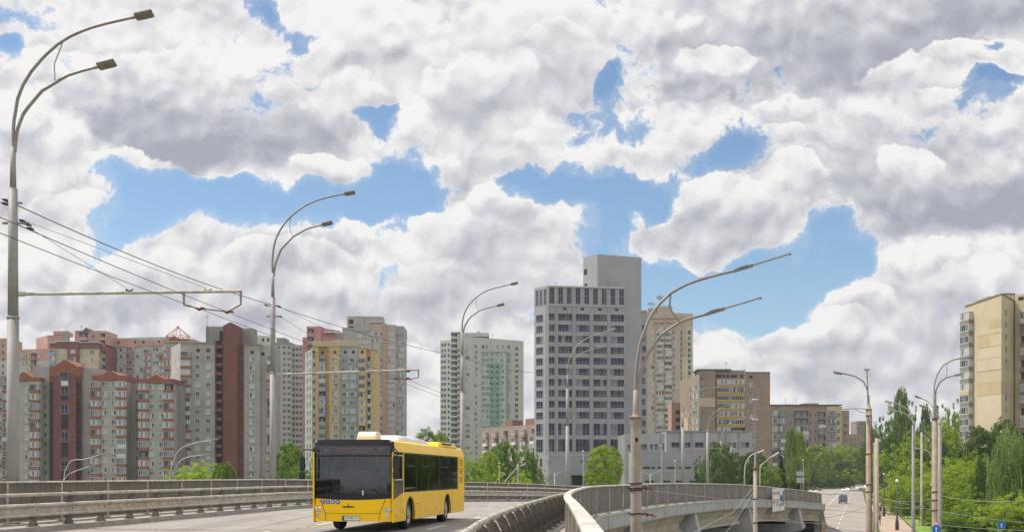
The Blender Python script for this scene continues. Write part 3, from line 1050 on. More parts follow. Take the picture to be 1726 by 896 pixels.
class Building:
    def __init__(s, name, label, pc, Y, cat='building', base=GZ, group=None):
        s.Yr = Y
        s.O = Vector(((pc - CX) / FPX * Y, Y, base))
        s.root = empty(name, s.O, 0, label, cat, group)
        s.items = {}

    def xy(s, px, Y):
        return ((px - CX) / FPX * Y - s.O.x, Y - s.O.y)

    def z(s, py, Y=None):
        return EYE + (HY - py) / FPX * (Y or s.Yr) - s.O.z

    def block(s, part, px0, px1, Yf, dep, top, m, bot=None, Y1=None, mroof=None, gable=None):
        """box with front from px0 (at Yf) to px1 (at Y1 or Yf); top/bot given as photo rows at Yf (or None = ground)"""
        Y1 = Y1 or Yf
        a, c = s.xy(px0, Yf), s.xy(px1, Y1)
        z1 = s.z(top, Yf)
        z0 = s.z(bot, Yf) if bot is not None else -1.0
        poly = [a, c, (c[0], c[1] + dep), (a[0], a[1] + dep)]
        b = MB()
        b.prism(poly, z0, z1, 0, 1)
        o = b.build(part, [m, mroof or tar], s.root)
        return Face(s, px0, Yf, px1, Y1)

    def poly(s, part, pts, top, Yt, m, bot=None):
        b = MB()
        P = [s.xy(px, Y) for px, Y in pts]
        tops = [s.z(t, Yt) for t in top] if isinstance(top, (list, tuple)) else s.z(top, Yt)
        b.prism(P, s.z(bot, Yt) if bot is not None else -1.0, tops, 0, 1)
        return b.build(part, [m, tar], s.root)

    def gable(s, part, px0, px1, Yf, dep, eave, peak, bot, pk0, pk1, m):
        """attic wall: band from bot to eave with a triangular gable pk0..pk1 rising to peak"""
        mid = (pk0 + pk1) / 2
        pr = [(px0, bot), (px1, bot), (px1, eave), (pk1, eave), (mid, peak), (pk0, eave), (px0, eave)]
        poly = [(s.xy(p, Yf)[0], s.z(q, Yf)) for p, q in pr]
        yb = Yf - s.O.y
        M = Matrix(((1, 0, 0, 0), (0, 0, 1, yb), (0, 1, 0, 0), (0, 0, 0, 1)))
        b = MB()
        b.extr(poly, M, dep)
        return b.build(part, m, s.root)

    def add(s, kind, me, M, size):
        s.items.setdefault(kind, []).append((size, me, M))

    def done(s, limit=100):
        for kind, its in s.items.items():
            its.sort(key=lambda t: -t[0])
            for size, me, M in its[:limit]:
                o = bpy.data.objects.new(kind, me)
                COL.objects.link(o)
                o.parent = s.root
                o.matrix_local = M
            rest = its[limit:]
            if rest:
                bm = bmesh.new()
                mats = []
                for size, me, M in rest:
                    n0 = len(bm.faces)
                    nv = len(bm.verts)
                    bm.from_mesh(me)
                    bm.verts.ensure_lookup_table()
                    bm.faces.ensure_lookup_table()
                    for v in bm.verts[nv:]: v.co = M @ v.co
                    mp = []
                    for q in me.materials:
                        if q not in mats: mats.append(q)
                        mp.append(mats.index(q))
                    for f in bm.faces[n0:]: f.material_index = mp[f.material_index]
                me2 = bpy.data.meshes.new(kind)
                bm.to_mesh(me2)
                bm.free()
                for q in mats: me2.materials.append(q)
                o = bpy.data.objects.new(kind, me2)
                COL.objects.link(o)
                o.parent = s.root
                o['kind'] = 'stuff'


class Face:
    def __init__(s, bld, pa, Ya, pb, Yb):
        s.b = bld
        s.a = Vector(bld.xy(pa, Ya))
        s.c = Vector(bld.xy(pb, Yb))
        s.t = (s.c - s.a).normalized()
        s.rot = math.atan2(s.t.y, s.t.x)
        s.Ya = Ya

    def at(s, px, z, out=0.0):
        # intersect the sight line of px with the wall plane
        ox, oy = s.b.O.x, s.b.O.y
        k = (px - CX) / FPX
        # (a + t*u) + O  with x = k*y
        ax, ay = s.a.x + ox, s.a.y + oy
        den = s.t.x - k * s.t.y
        u = (k * ay - ax) / den
        p = s.a + s.t * u
        n = Vector((s.t.y, -s.t.x))
        return Matrix.Translation((p.x + n.x * out, p.y + n.y * out, z)) @ Matrix.Rotation(s.rot, 4, 'Z')

    def grid(s, pxs, py0, floor, n, w, h, style='apt', kind='window', ac=0.0, skip=0.0, pyref=None, **kw):
        """pxs columns; py0 = photo row of the top row's centre at the reference distance; floor height in metres"""
        Yr = pyref or s.Ya
        z0 = s.b.z(py0, Yr)
        rnd = random.Random(int(pxs[0] * 7 + py0))
        for px in pxs:
            for i in range(n):
                z = z0 - i * floor
                if z - h / 2 < 0.3: continue
                if rnd.random() < skip: continue
                M = s.at(px, z)
                s.b.add(kind, m_window(style, w, h, rnd.randrange(4)), M, w * h)
                if ac and rnd.random() < ac:
                    s.b.add('air_conditioner', m_ac(), s.at(px, z - h / 2 - .45) @ Matrix.Translation((rnd.uniform(-.5, .5), 0, 0)), .5)

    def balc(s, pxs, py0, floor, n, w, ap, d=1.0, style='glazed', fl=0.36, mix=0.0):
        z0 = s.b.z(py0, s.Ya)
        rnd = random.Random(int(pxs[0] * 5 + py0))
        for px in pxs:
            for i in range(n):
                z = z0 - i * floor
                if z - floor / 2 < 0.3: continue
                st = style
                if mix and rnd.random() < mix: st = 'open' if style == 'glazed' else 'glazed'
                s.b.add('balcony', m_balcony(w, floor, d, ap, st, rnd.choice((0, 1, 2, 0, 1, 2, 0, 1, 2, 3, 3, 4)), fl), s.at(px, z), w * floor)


def antenna(bld, px, py_base, Y, h, n=3):
    p = bld.xy(px, Y + 1)
    z = bld.z(py_base, Y)
    b = MB()
    b.tube([(p[0], p[1], z - .3), (p[0], p[1], z + h)], 0.06, 6)
    for i in range(n):
        zz = z + h * (0.95 - i * .13)
        b.tube([(p[0] - .8 + i * .15, p[1], zz), (p[0] + .8 - i * .15, p[1], zz)], 0.035, 5)
    b.build('antenna', steel_post, bld.root)


def m2(px, Y): return px / FPX * Y      # metres for a pixel span at distance Y


# ================================================================== A: front-left red and grey block
def bld_front_left():
    Y = 340
    b = Building('apartment_block', 'low grey front block with brick red gabled attics and maroon stair tower, at far left', 150, Y)
    fl = 2.8
    # px0, px1, top, mat, depth offset
    b.block('wall', -60, 12, Y + 3, 14, 632, panel_darkgrey)
    f = b.block('wall', 12, 68, Y, 16, 641, panel_grey)
    b.gable('attic', 8, 67.5, Y - .35, 15, 635.5, 626, 641.6, 25, 54, brick_red)
    f.grid([46.5], 657, fl, 22, 1.5, 1.5, ac=.15)
    f.balc([60], 655, fl, 22, 2.75, apron_red, 1.0)
    f.grid([30], 657, fl, 22, 1.5, 1.5)
    g = b.block('wall', 55, 84, Y + 3, 14, 617, panel_grey2)
    g = Face(b, 68, Y + 3, 84, Y + 3)
    g.grid([76], 652, fl, 22, 1.0, 1.4, 'dull')
    # left wing columns
    h = Face(b, -60, Y + 3, 12, Y + 3)
    h.grid([3, -8, -20, -34], 657, fl, 22, 1.3, 1.4, ac=.1)
    h.balc([9.5, -46], 655, fl, 22, 1.5, apron_red, .8)
    # maroon stair tower
    b.block('stair_tower', 83, 135.5, Y + 1.2, 13, 630, paint_maroon)
    b.gable('attic', 83, 135.5, Y + .8, 13, 617, 605, 634, 90, 130, brick_red)
    b.gable('fin', 91, 128, Y + .3, 1.2, 634.2, 634, 812, 92, 94, paint_maroon)
    t = Face(b, 83, Y + 1.2, 135.5, Y + 1.2)
    for px in (86.3, 131.6):
        M = t.at(px, (b.z(644) + 0) / 2)
        bb = MB()
        hh = b.z(644)
        bb.box(-m2(3.1, Y), m2(3.1, Y), -.03, 0, -hh / 2, hh / 2)
        o = bb.build('recess_shade', dark_void, b.root)  # flat dark plate on the wall, standing for the slot's shade
        o.matrix_local = M
        for k in range(19):
            bb = MB()
            bb.box(-m2(3, Y), m2(3, Y), -.25, -.031, -.12, .12)
            o = bb.build('floor_slab', paint_maroon, b.root)
            o.matrix_local = t.at(px, b.z(652 + k * 16.1 / 2 * 1.0) if False else b.z(652) - k * fl)
    t2 = Face(b, 91, Y + .3, 128, Y + .3)
    z = b.z(634)
    for (p0, p1, st) in ((626, 640, 'apt'), (641, 649, 'white'), (650, 664, 'apt'), (666, 674, 'slot'), (680, 696, 'apt'), (698, 722, 'slot'), (727, 743, 'apt'), (745, 769, 'slot'), (775, 791, 'apt'), (793, 812, 'slot')):
        zc, hh = b.z((p0 + p1) / 2), (p1 - p0) / FPX * Y
        if st == 'white':
            bb = MB()
            bb.box(-1.05, 1.05, -.1, 0, -hh / 2, hh / 2)
            o = bb.build('spandrel', white_frame, b.root)
            o.matrix_local = t2.at(109, zc, .45 if p0 < 640 else 0)
        elif st == 'slot':
            b.add('window', m_window('slot', 2.1, hh, 0), t2.at(109, zc), 5)
        else:
            b.add('window', m_window('office', 2.3, hh, 1), t2.at(109, zc, .45 if p0 < 640 else 0), 5)
    f = b.block('wall', 135.5, 164, Y + 2.6, 14, 620, panel_grey2)
    Face(b, 135.5, Y + 2.6, 164, Y + 2.6).grid([150], 652, fl, 22, .9, 1.3, 'dull', skip=.8)
    # two gabled bays
    for (x0, x1, pk0, pk1, wc, bc) in ((155, 213, 170, 202, (176, 192), (162, 206)), (235, 292, 249, 276, (256, 272), (242.5, 285))):
        f = b.block('wall', x0 + 1, x1 - 1, Y - .5, 15, 641, panel_grey)
        tp = 632 if x0 < 200 else 638
        b.gable('attic', x0 - .5, x1 + .5, Y - .95, 15, tp, tp - 8, 640.5 if x0 < 200 else 645, pk0, pk1, brick_red)
        f.grid(list(wc), 646.5 if x0 < 200 else 652, fl, 22, 1.4, 1.45, ac=.22)
        f.balc(list(bc), 650 if x0 < 200 else 654, fl, 22, 2.7, apron_red, 1.0, mix=.12)
    b.block('wall', 213, 236, Y + 4, 12, 645, panel_darkgrey)
    Face(b, 213, Y + 4, 236, Y + 4).grid([231], 660, fl, 20, .8, 1.2, 'dull')
    b.block('wall', 291, 305, Y + 4, 12, 649, panel_darkgrey)
    antenna(b, 140, 620, Y, 1.2)
    # satellite dish
    b.done()


# ================================================================== A2: tall grey block with maroon fin
def bld_grey_fin():
    Y = 350
    b = Building('apartment_block', 'tall grey panel block split by a maroon peaked stair fin with open red balconies', 380, Y)
    fl = 2.74
    b.poly('side_wall', [(288, Y + 14), (304.6, Y), (320, Y + 1), (318, Y + 15)], 577, Y, panel_grey)  # lighter panel tone than the front, standing for light on this side
    f = b.block('wall', 304.5, 362, Y, 15, 577, panel_grey2)
    b.block('cornice', 303.5, 362.3, Y - .4, 15.8, 576, panel_darkgrey, bot=578)
    f.balc([313.5], 599, fl, 26, 2.95, apron_red, 1.0, mix=.06)
    f.grid([333, 351], 602, fl, 25, 1.35, 1.45, ac=.18)
    b.add('window', m_window('port', 1.3, 1.3, 0), f.at(334, b.z(590)), 1)
    b.add('window', m_window('port', 1.3, 1.3, 0), f.at(351, b.z(590)), 1)
    # open balconies slot
    g = b.block('stair_recess', 362, 377, Y + 2.6, 12, 580, paint_maroon)
    for k in range(26):
        z = b.z(583) - k * fl
        if z < 1: break
        bb = MB()
        bb.box(-m2(7.2, Y), m2(7.2, Y), -1.6, -.5, -.45, .45, 0)
        bb.box(-m2(7, Y), m2(5, Y), -.06, 0, .45, 1.9, 1)
        o = bb.build('balcony', [apron_red, dark_void], b.root)
        o.matrix_local = g.at(369.4, z)
    b.gable('stair_fin', 376, 400, Y - 1.5, 14, 548, 542.5, 812, 377, 399.5, paint_maroon)
    b.block('stair_recess', 400, 411.5, Y + 1, 12, 581, paint_maroon)
    gg = Face(b, 400, Y + 1, 411.5, Y + 1)
    for k in range(26):
        bb = MB()
        bb.box(-1.0, 1.0, -.12, 0, -.1, .1)
        o = bb.build('floor_slab', apron_red, b.root)
        o.matrix_local = gg.at(405, b.z(590) - k * fl)
        if b.z(590) - k * fl < 3: break
    # right wing
    f = b.block('wall', 411, 438, Y + .5, 15, 580, panel_grey2)
    f.grid([425], 604, fl, 25, 1.5, 1.45, ac=.2, skip=.1)
    b.add('window', m_window('port', 1.3, 1.3, 0), f.at(425, b.z(593)), 1)
    f2 = b.block('wall', 438, 457, Y + 1.8, 14, 582, panel_grey2)
    b.add('window', m_window('port', 1.3, 1.3, 0), f2.at(443, b.z(595)), 1)
    f2.balc([454], 606, fl, 25, 1.3, apron_red, .6, mix=.3)
    b.block('cornice', 410.5, 438.4, Y + .2, 15, 579, panel_darkgrey, bot=580.8)
    # penthouse
    b.block('penthouse', 347, 377, Y + 4, 8, 550, panel_darkgrey, bot=582)
    b.block('penthouse', 398, 424, Y + 5, 8, 553, panel_darkgrey, bot=582)
    p = Face(b, 347, Y + 4, 377, Y + 4)
    b.add('window', m_window('slot', 1.1, 3.4, 0), p.at(373, b.z(564, Y)), 2)
    # roof ladder
    for px in (347.5, 350.5):
        q = b.xy(px, Y + 3.7)
        bb = MB()
        bb.tube([(q[0], q[1], b.z(582)), (q[0], q[1], b.z(547))], .06, 5)
        bb.build('ladder', steel_post, b.root)
    antenna(b, 349, 549, Y + 4, 3.6)
    b.done()


# ================================================================== pale drum-topped tower behind
def bld_grey_behind():
    Y = 560
    b = Building('apartment_tower', 'distant light grey panel tower with stepped edge behind the concrete pole', 480, Y)
    lite = mat('pale_grey_wall', (0.42, 0.40, 0.39), 0.85, var=0.07, vscale=0.2, streak=0.3, joints=(3.0, 2.8, .04, .85))
    green_pale = mat('pale_green_wall', (0.50, 0.55, 0.44), 0.85, var=0.06, vscale=0.3)
    f = b.block('wall', 462, 491, Y, 20, 578, lite)
    f.grid([470, 479, 487], 585, 2.8, 32, 1.5, 1.4, 'dull')
    f = b.block('wall', 491, 513, Y + 3, 20, 581, lite)
    f.grid([495, 501, 507], 588, 2.8, 32, 1.4, 1.4, 'dull')
    b.block('roof_room', 466, 481, Y + 3, 10, 569, panel_darkgrey, bot=580)
    b.block('parapet', 461.5, 491.4, Y - .4, 20.5, 577, panel_darkgrey, bot=578.6)
    b.done()
    Y = 420
    b = Building('apartment_tower', 'pale green roof drum of a tower rising behind the grey block with the maroon fin', 434, Y)
    # drum: faceted
    pts = []
    cx, cy = b.xy(436, Y + 6)
    r = m2(21, Y)
    bb = MB()
    bb.lathe([(r, 0), (r, b.z(564)), (r * .97, b.z(564)), (r * .97, b.z(565)), (0, b.z(565))], 14, 0, Matrix.Translation((cx, cy, 0)), sm=False)
    bb.build('wall', green_pale, b.root)
    f = Face(b, 414, Y - 0.2, 458, Y - 0.2)
    bb = MB()
    bb.lathe([(r * 1.02, b.z(580)), (r * 1.02, b.z(579))], 14, 0, Matrix.Translation((cx, cy, 0)), sm=False)
    for ang in range(-80, -20, 26):
        pass
    for k, px in enumerate((423, 432, 443, 451)):
        M = f.at(px, b.z(572), -0.2 - abs(px - 437) ** 1.8 * .008)
        b.add('window', m_window('slot', .8, 1.1, 0), M, 1)
    b.block('roof_room', 414, 427, Y + 4, 6, 553, panel_darkgrey, bot=566)
    b.done()


# ================================================================== pink-topped far left complex
def bld_pink():
    Y = 487
    fl = 2.8
    b = Building('apartment_block', 'long pink topped block with orange balconies behind the red gabled block', 180, Y)
    f = b.block('wall', 178, 290, Y, 16, 570, grey_light, Y1=Y - 6)
    b.poly('attic', [(177.5, Y - .5), (290.5, Y - 6.5), (290.5, Y + 9), (177.5, Y + 15)], [570, 577, 577, 570], Y, pink_wall, bot=585)
    ff = Face(b, 178, Y - .01, 290, Y - 6.01)
    for px, pw in ((194, 3.1), (221, 3.1), (249, 2.9), (275, 2.7)):
        ff.balc([px], 591 if px < 230 else 595, fl, 28, pw, apron_orange, 1.0)
    ff.grid([183, 186.5, 204, 210, 232, 238, 260, 265, 285], 590, fl, 28, 1.3, 1.45, ac=.12)
    at = Face(b, 177.5, Y - .5, 290.5, Y - 6.5)
    at.grid([185, 200, 228, 242, 268], 577.5, 3, 1, .9, 1.0, 'slot')
    b.done()
    # central maroon and yellow volume with balconies rooftop
    Y = 470
    b = Building('apartment_block', 'maroon and straw yellow block with white roof edging and sky blue balconies', 125, Y)
    maroon = mat('maroon_wall', (0.20, 0.07, 0.065), 0.8, var=0.08, vscale=0.4)
    f = b.block('wall', 84, 166, Y, 16, 578, yellow_pale)
    b.block('attic', 83.5, 113.5, Y - .4, 16.8, 576.5, maroon, bot=586)
    b.block('attic', 133, 165.8, Y - .4, 16.8, 578, maroon, bot=587)
    b.block('maroon_strip', 113.5, 133, Y - .9, 8, 575, maroon)
    for x0, x1, t in ((83, 93.5, 577.4), (93.5, 133.5, 575.2), (133.5, 166, 577)):
        b.block('roof_edge', x0, x1, Y - 1.2, 17, t - .9, white_frame, bot=t + .1)
    g = Face(b, 113.5, Y - .9, 133, Y - .9)
    g.grid([123], 592, fl + .4, 6, 2.0, 1.6)
    f.grid([105, 138.5, 155.5], 593, fl + .4, 6, 2.0, 1.6, ac=.3)
    lf = Face(b, 83, Y + .1, 100, Y - .1)
    lf.balc([89.5], 594, 3.0, 8, 2.3, blue_apron, 1.1, fl=.45)
    rf = b.block('wall', 166, 179, Y + 2, 12, 583, maroon)
    rf.balc([169.5], 600, 3.0, 8, 1.5, blue_apron, .8, fl=.5)
    rf.balc([175], 596, 3.0, 9, 1.6, apron_orange, .8, style='open', fl=.45)
    # pink upper volumes
    b.poly('upper_volume', [(61, Y + 14), (80, Y + 5), (113, Y + 5), (113, Y + 20), (61, Y + 22)], [563, 562, 562, 562, 563], Y, pink_wall)
    b.block('upper_volume', 90, 111, Y + 7, 8, 557.5, pink_wall, bot=564)
    b.block('stair_head', 107.5, 113, Y + 4.2, 3, 557, panel_grey2, bot=577)
    uv = b.block('upper_volume', 126, 178.5, Y + 5, 14, 557, pink_wall, bot=580)
    b.gable('roof_peak', 130, 150, Y + 4.5, 8, 557.5, 551.5, 559, 139, 150, tar)
    uv.balc([141], 567, 3.2, 2, 3.6, pink_wall, 1.0, style='open', fl=.4)
    uv.balc([173.5], 567, 3.0, 3, 1.9, pink_wall, 1.0, style='open', fl=.4)
    b.add('window', m_window('dull', 1.3, 1.4, 0), uv.at(157, b.z(566.5, Y + 5)), 1)
    antenna(b, 137, 557, Y + 5, 2.2)
    # lower left wing
    w = b.block('wing', 31, 84, Y + 6, 14, 589, pink_wall, Y1=Y + 2)
    w2 = b.block('wing_base', 31, 84, Y + 5.9, 1.2, 609, grey_light, Y1=Y + 1.9)
    w2.grid([38, 46, 68], 600, fl, 12, 1.5, 1.5)
    w2.balc([57], 601, fl, 12, 2.6, apron_orange, 1.0, mix=.5)
    w3 = b.block('wing', -40, 13, Y + 4, 14, 570, pink_wall)
    b.block('wing_base', -40, 13, Y + 3.9, 1.2, 607, grey_light)
    Face(b, -40, Y + 3.9, 13, Y + 3.9).grid([5, -10, -25], 582, fl, 20, .9, 1.4, 'dull')
    b.done()
    # roof pavilion with wire dome
    Y = 430
    b = Building('apartment_block', 'reddish roofed tower crowned by an open wire frame dome, left of the maroon fin', 300, Y)
    f = b.block('wall', 277, 330, Y + 4, 14, 575, grey_light)
    b.block('attic', 276, 327, Y + 3, 15, 571, pink_wall, bot=577)
    b.gable('roof_peak', 284, 318, Y + 2.5, 10, 570.5, 565.5, 572, 286, 300, brick_red)
    f.balc([284], 588, 2.8, 10, 2.8, apron_orange, 1.0)
    cx, cy = b.xy(300, Y + 9)
    R = m2(20, Y)
    z0, z1, z2 = b.z(571), b.z(561), b.z(543)
    frame_red = mat('red_lattice', (0.45, 0.16, 0.13), 0.7)
    n = 10
    bb = MB()
    pA = [(cx + R * .93 * math.cos(2 * math.pi * (j + .3) / n), cy + R * .93 * math.sin(2 * math.pi * (j + .3) / n), z0) for j in range(n)]
    pB = [(cx + R * math.cos(2 * math.pi * (j + .3) / n), cy + R * math.sin(2 * math.pi * (j + .3) / n), z1) for j in range(n)]
    pC = [(cx + R * .14 * math.cos(2 * math.pi * (j + .3) / n), cy + R * .14 * math.sin(2 * math.pi * (j + .3) / n), z2 - 1.0) for j in range(n)]
    for j in range(n):
        k = (j + 1) % n
        for a, c in ((pA[j], pB[j]), (pB[j], pB[k]), (pB[j], pC[j]), (pC[j], pC[k]), (pC[j], (cx, cy, z2)), (pA[j], pB[k])):
            bb.tube([a, c], .09, 5, cap=False)
    bb.build('wire_dome', frame_red, b.root)
    b.done()


# ================================================================== yellow / blue-green tower
def bld_yellow():
    Y = 384
    fl = 2.8
    b = Building('apartment_tower', 'tower in vertical stripes of yellow, orange and blue green, directly behind the bus', 570, Y)
    yel = mat('stripe_yellow', (0.55, 0.40, 0.20), 0.8, var=0.07, vscale=0.3, streak=0.15)
    ora = mat('stripe_orange', (0.50, 0.29, 0.14), 0.8, var=0.07, vscale=0.3, streak=0.15)
    teal = mat('stripe_teal', (0.30, 0.345, 0.33), 0.8, var=0.08, vscale=0.3, streak=0.2)
    tgrey = mat('stripe_grey', (0.36, 0.37, 0.37), 0.8, var=0.08, vscale=0.3, streak=0.2)
    sand_w = mat('stripe_sand', (0.50, 0.40, 0.26), 0.8, var=0.07, vscale=0.3, streak=0.15)
    teal_a = mat('teal_apron', (0.30, 0.42, 0.38), 0.8, var=0.1)
    # side
    b.poly('side_wall', [(514, Y + 16), (526, Y + 1), (560, Y + 8), (560, Y + 24)], 586, Y, teal)
    sf = Face(b, 514, Y + 16, 526, Y + 1)
    sf.grid([518.5, 523], 598, fl, 25, 1.8, 1.5, 'dull', pyref=Y + 8)
    sf.balc([521], 600, fl, 25, 3.5, teal_a, .5, style='open', fl=.35) if False else None
    b.block('wall', 526, 537, Y, 16, 583, yel)
    f = b.block('wall', 537, 551, Y + .9, 15, 583, ora)
    b.block('wall', 551, 555, Y + .5, 15, 583, ora)
    f3 = b.block('wall', 555, 572.5, Y - .6, 17, 583, yel)
    f4 = b.block('wall', 572.5, 605, Y, 16, 583, tgrey)
    b.block('teal_panel', 573.2, 604.3, Y - .05, 1, 605, teal)
    f5 = b.block('wall', 605, 618, Y - .5, 16, 586, yel)
    f6 = b.block('wall', 618, 631, Y + .6, 15, 588, ora)
    b.block('wall', 624, 631.5, Y + .4, 15, 588, yel)
    for p0, p1, t, yy in ((525.5, 555, 582, Y - .2), (554.5, 573, 581.8, Y - .9), (572, 605.5, 582, Y - .3), (604.5, 618.5, 585, Y - .8), (617.5, 632, 587, Y + .1)):
        b.block('cornice', p0, p1, yy, 16.5, t, sand_w, bot=t + 1.3)
    Face(b, 526, Y, 537, Y).grid([529.5], 600, fl, 25, .9, 1.4, 'dull')
    f.balc([543.5], 609, fl, 24, 2.2, teal_a, .8, fl=.4, mix=.1)
    f3.grid([564.5], 606, fl, 25, 2.1, 1.5, ac=.35)
    g4 = Face(b, 573, Y - .05, 605, Y - .05)
    g4.grid([581.5, 595.5], 607, fl, 25, 2.0, 1.5, ac=.3)
    f5.balc([610.5], 610, fl, 24, 2.2, yel, .9, fl=.36, mix=.1)
    f6.balc([623], 607, fl, 25, 1.3, teal_a, .7, style='open', fl=.4, mix=.3)
    for px, yy in ((529, Y), (543.5, Y + .9), (564.5, Y - .6), (582, Y), (595.5, Y), (610.5, Y - .5)):
        b.add('window', m_window('slot', .9, 1.0, 0), Face(b, px - 5, yy, px + 5, yy).at(px, b.z(593)), 1)
    b.block('penthouse', 527, 561, Y + 6, 8, 574, sand_w, bot=584)
    b.block('penthouse', 561, 600, Y + 5, 8, 572, sand_w, bot=584)
    b.block('plant_room', 567, 576, Y + 6, 5, 560, panel_darkgrey, bot=573)
    b.done()
    # rose pink tower behind
    Y = 450
    b = Building('apartment_tower', 'rose pink tower top with recessed loggias, behind the striped yellow tower', 540, Y)
    b.block('wall', 510, 527, Y + 3, 14, 568, rose_wall)
    f = b.block('wall', 517, 541, Y, 14, 549.5, rose_wall)
    f.balc([524], 560, 3.2, 3, 2.4, rose_wall, .8, style='open', fl=.4)
    b.poly('wall', [(541, Y + 2), (573.5, Y + 4), (573.5, Y + 14), (541, Y + 14)], [551, 555, 555, 551], Y, rose_wall)
    b.block('roof_slab', 546, 571, Y + 1, 8, 558.2, white_frame, bot=560)
    b.done()


def bld_beige_tall():
    Y = 500
    fl = 2.8
    b = Building('apartment_tower', 'tall greige tower with an orange vertical stripe, right of the striped yellow tower', 640, Y)
    gre = mat('greige_wall', (0.42, 0.37, 0.32), 0.85, var=0.07, vscale=0.25, streak=0.3)
    gr2 = mat('greige_grey', (0.36, 0.355, 0.345), 0.85, var=0.07, vscale=0.25, streak=0.3)
    ora2 = mat('stripe_rust', (0.48, 0.27, 0.17), 0.85, var=0.07)
    f = b.block('wall', 600, 646, Y, 18, 546, gre)
    b.block('stripe', 646, 651, Y - .3, 18.5, 545, ora2)
    f2 = b.block('wall', 651, 667, Y + .5, 18, 547, gre)
    f3 = b.block('wall', 667, 680, Y + 2, 16, 550, gr2)
    b.block('attic', 600, 624, Y - .4, 18, 543.5, gr2, bot=558)
    b.block('attic', 667, 680.3, Y + 1.6, 17, 549, gr2, bot=563)
    b.block('wall', 577, 600.5, Y + 3, 14, 552, gr2)
    b.poly('penthouse', [(585, Y + 4), (613, Y + 4), (613, Y + 14), (585, Y + 14)], [531, 530, 530, 531], Y, gre)
    p = Face(b, 585, Y + 4, 600, Y + 4)
    for py in (542, 553, 564): b.add('window', m_window('slot', 2.0, 1.9, 0), p.at(592, b.z(py, Y + 4)), 3)
    b.block('penthouse', 611, 645, Y + 5, 8, 533, gre, bot=547)
    b.block('roof_edge', 615, 644, Y + 4, 8, 541.3, white_frame, bot=542.7)
    f.grid([626, 634, 641], 562.5, fl, 32, 1.9, 1.5, ac=.2)
    f.grid([606, 616], 565, fl, 32, 2.0, 1.5)
    f2.grid([655, 662], 562.5, fl, 32, 1.8, 1.5, ac=.3)
    f3.grid([671, 677.5], 578, fl, 30, 1.5, 1.5)
    g = Face(b, 651, Y + .5, 667, Y + .5)
    g.balc([659], 598, fl * 4, 7, 3.6, gre, .6, style='open', fl=.1) if False else None
    b.done()


# ================================================================== green and white tower
def bld_green():
    Y = 575
    fl = 2.8
    b = Building('apartment_tower', 'off white tower with dark green balcony strip and green centre panel', 815, Y)
    wh = mat('offwhite_wall', (0.50, 0.50, 0.46), 0.8, var=0.05, vscale=0.2, streak=0.2, joints=(3.0, 2.8, .03, .9))
    wg = mat('grey_white_wall', (0.50, 0.49, 0.47), 0.8, var=0.05, vscale=0.2, streak=0.2)
    gd = mat('dark_green_panel', (0.055, 0.20, 0.12), 0.7, var=0.08, vscale=0.4)
    gm = mat('mid_green_panel', (0.17, 0.34, 0.26), 0.7, var=0.08, vscale=0.4)
    gp = mat('pale_green_glass', (0.42, 0.50, 0.46), 0.5, var=0.08, vscale=0.4)
    f = b.block('wall', 742, 760.5, Y + 5, 18, 574, wg, Y1=Y + 2)
    f.grid([745.5, 750, 756.5], 581, fl, 35, 1.2, 1.4, 'dull')
    f = b.block('balcony_strip', 760.5, 775, Y + 2, 18, 560, gd)
    f.balc([765.5], 566, fl, 38, 2.9, wh, .9, style='open', fl=.38)
    b.block('wall', 770.5, 783, Y - .2, 18, 562, wh)
    b.block('wall', 783, 784, Y, 18, 564, wh)
    f = b.poly('wall', [(783.5, Y), (882.5, Y + 1), (882.5, Y + 19), (783.5, Y + 18)], [566.5, 574, 574, 566.5], Y, wh)
    f = Face(b, 783.5, Y, 882.5, Y + 1)
    Face(b, 770, Y - .2, 783, Y - .2).grid([773], 590, fl, 32, 1.2, 1.4, 'dull')
    f.grid([788], 583, fl, 36, 2.2, 1.7, ac=.05)
    f.grid([801.5], 583, fl, 36, 1.9, 1.7, ac=.25)
    f.grid([870.5], 587, fl, 35, 1.6, 1.7, 'dull', ac=.25)
    f.grid([814, 822, 831, 840, 849, 857], 584, fl, 1, 1.7, 2.1, ac=.5)
    # recessed glassy centre with frame
    b.block('frame_top', 811, 854, Y - .6, 1.4, 589.5, wh, bot=592.5)
    b.block('glazed_bay', 812, 825.5, Y - .25, 1, 593, gp)
    b.block('glazed_bay', 825.5, 843, Y - .15, 1, 593, gp, bot=611)
    b.block('glazed_bay', 843, 852.5, Y - .25, 1, 593, gp)
    b.block('green_panel', 825.5, 843, Y - .45, 1.3, 611, gm)
    f2 = Face(b, 812, Y - .26, 852.5, Y - .26)
    f2.grid([815.5, 822], 597, fl, 33, 1.7, 2.0, 'green')
    f2.grid([847, 857], 597, fl, 33, 1.7, 1.9, 'green')
    f2.grid([829, 838], 596, fl, 2, 1.7, 2.0, 'green')
    Face(b, 812, Y - .46, 852, Y - .46).grid([828.5, 838], 617, fl, 30, 1.6, 1.3, 'dull')
    # roof bits
    b.block('roof_room', 784, 824, Y + 5, 9, 560.5, wg, bot=567)
    b.block('roof_room', 760, 776, Y + 4, 9, 559, wg, bot=563)
    for px, t, w in ((804.5, 552.5, 1.6), (801, 556, 1.1), (808, 556, 1.0)):
        q = b.xy(px, Y + 8)
        bb = MB()
        bb.lathe([(w * .8, b.z(562)), (w * .8, b.z(t + 3)), (w * .45, b.z(t + 1)), (w * .3, b.z(t)), (0, b.z(t))], 10, 0, Matrix.Translation((q[0], q[1], 0)))
        bb.build('roof_vent', wg, b.root)
    for px in (784, 830): antenna(b, px, 566 if px < 800 else 569, Y, 1.8)
    b.done()


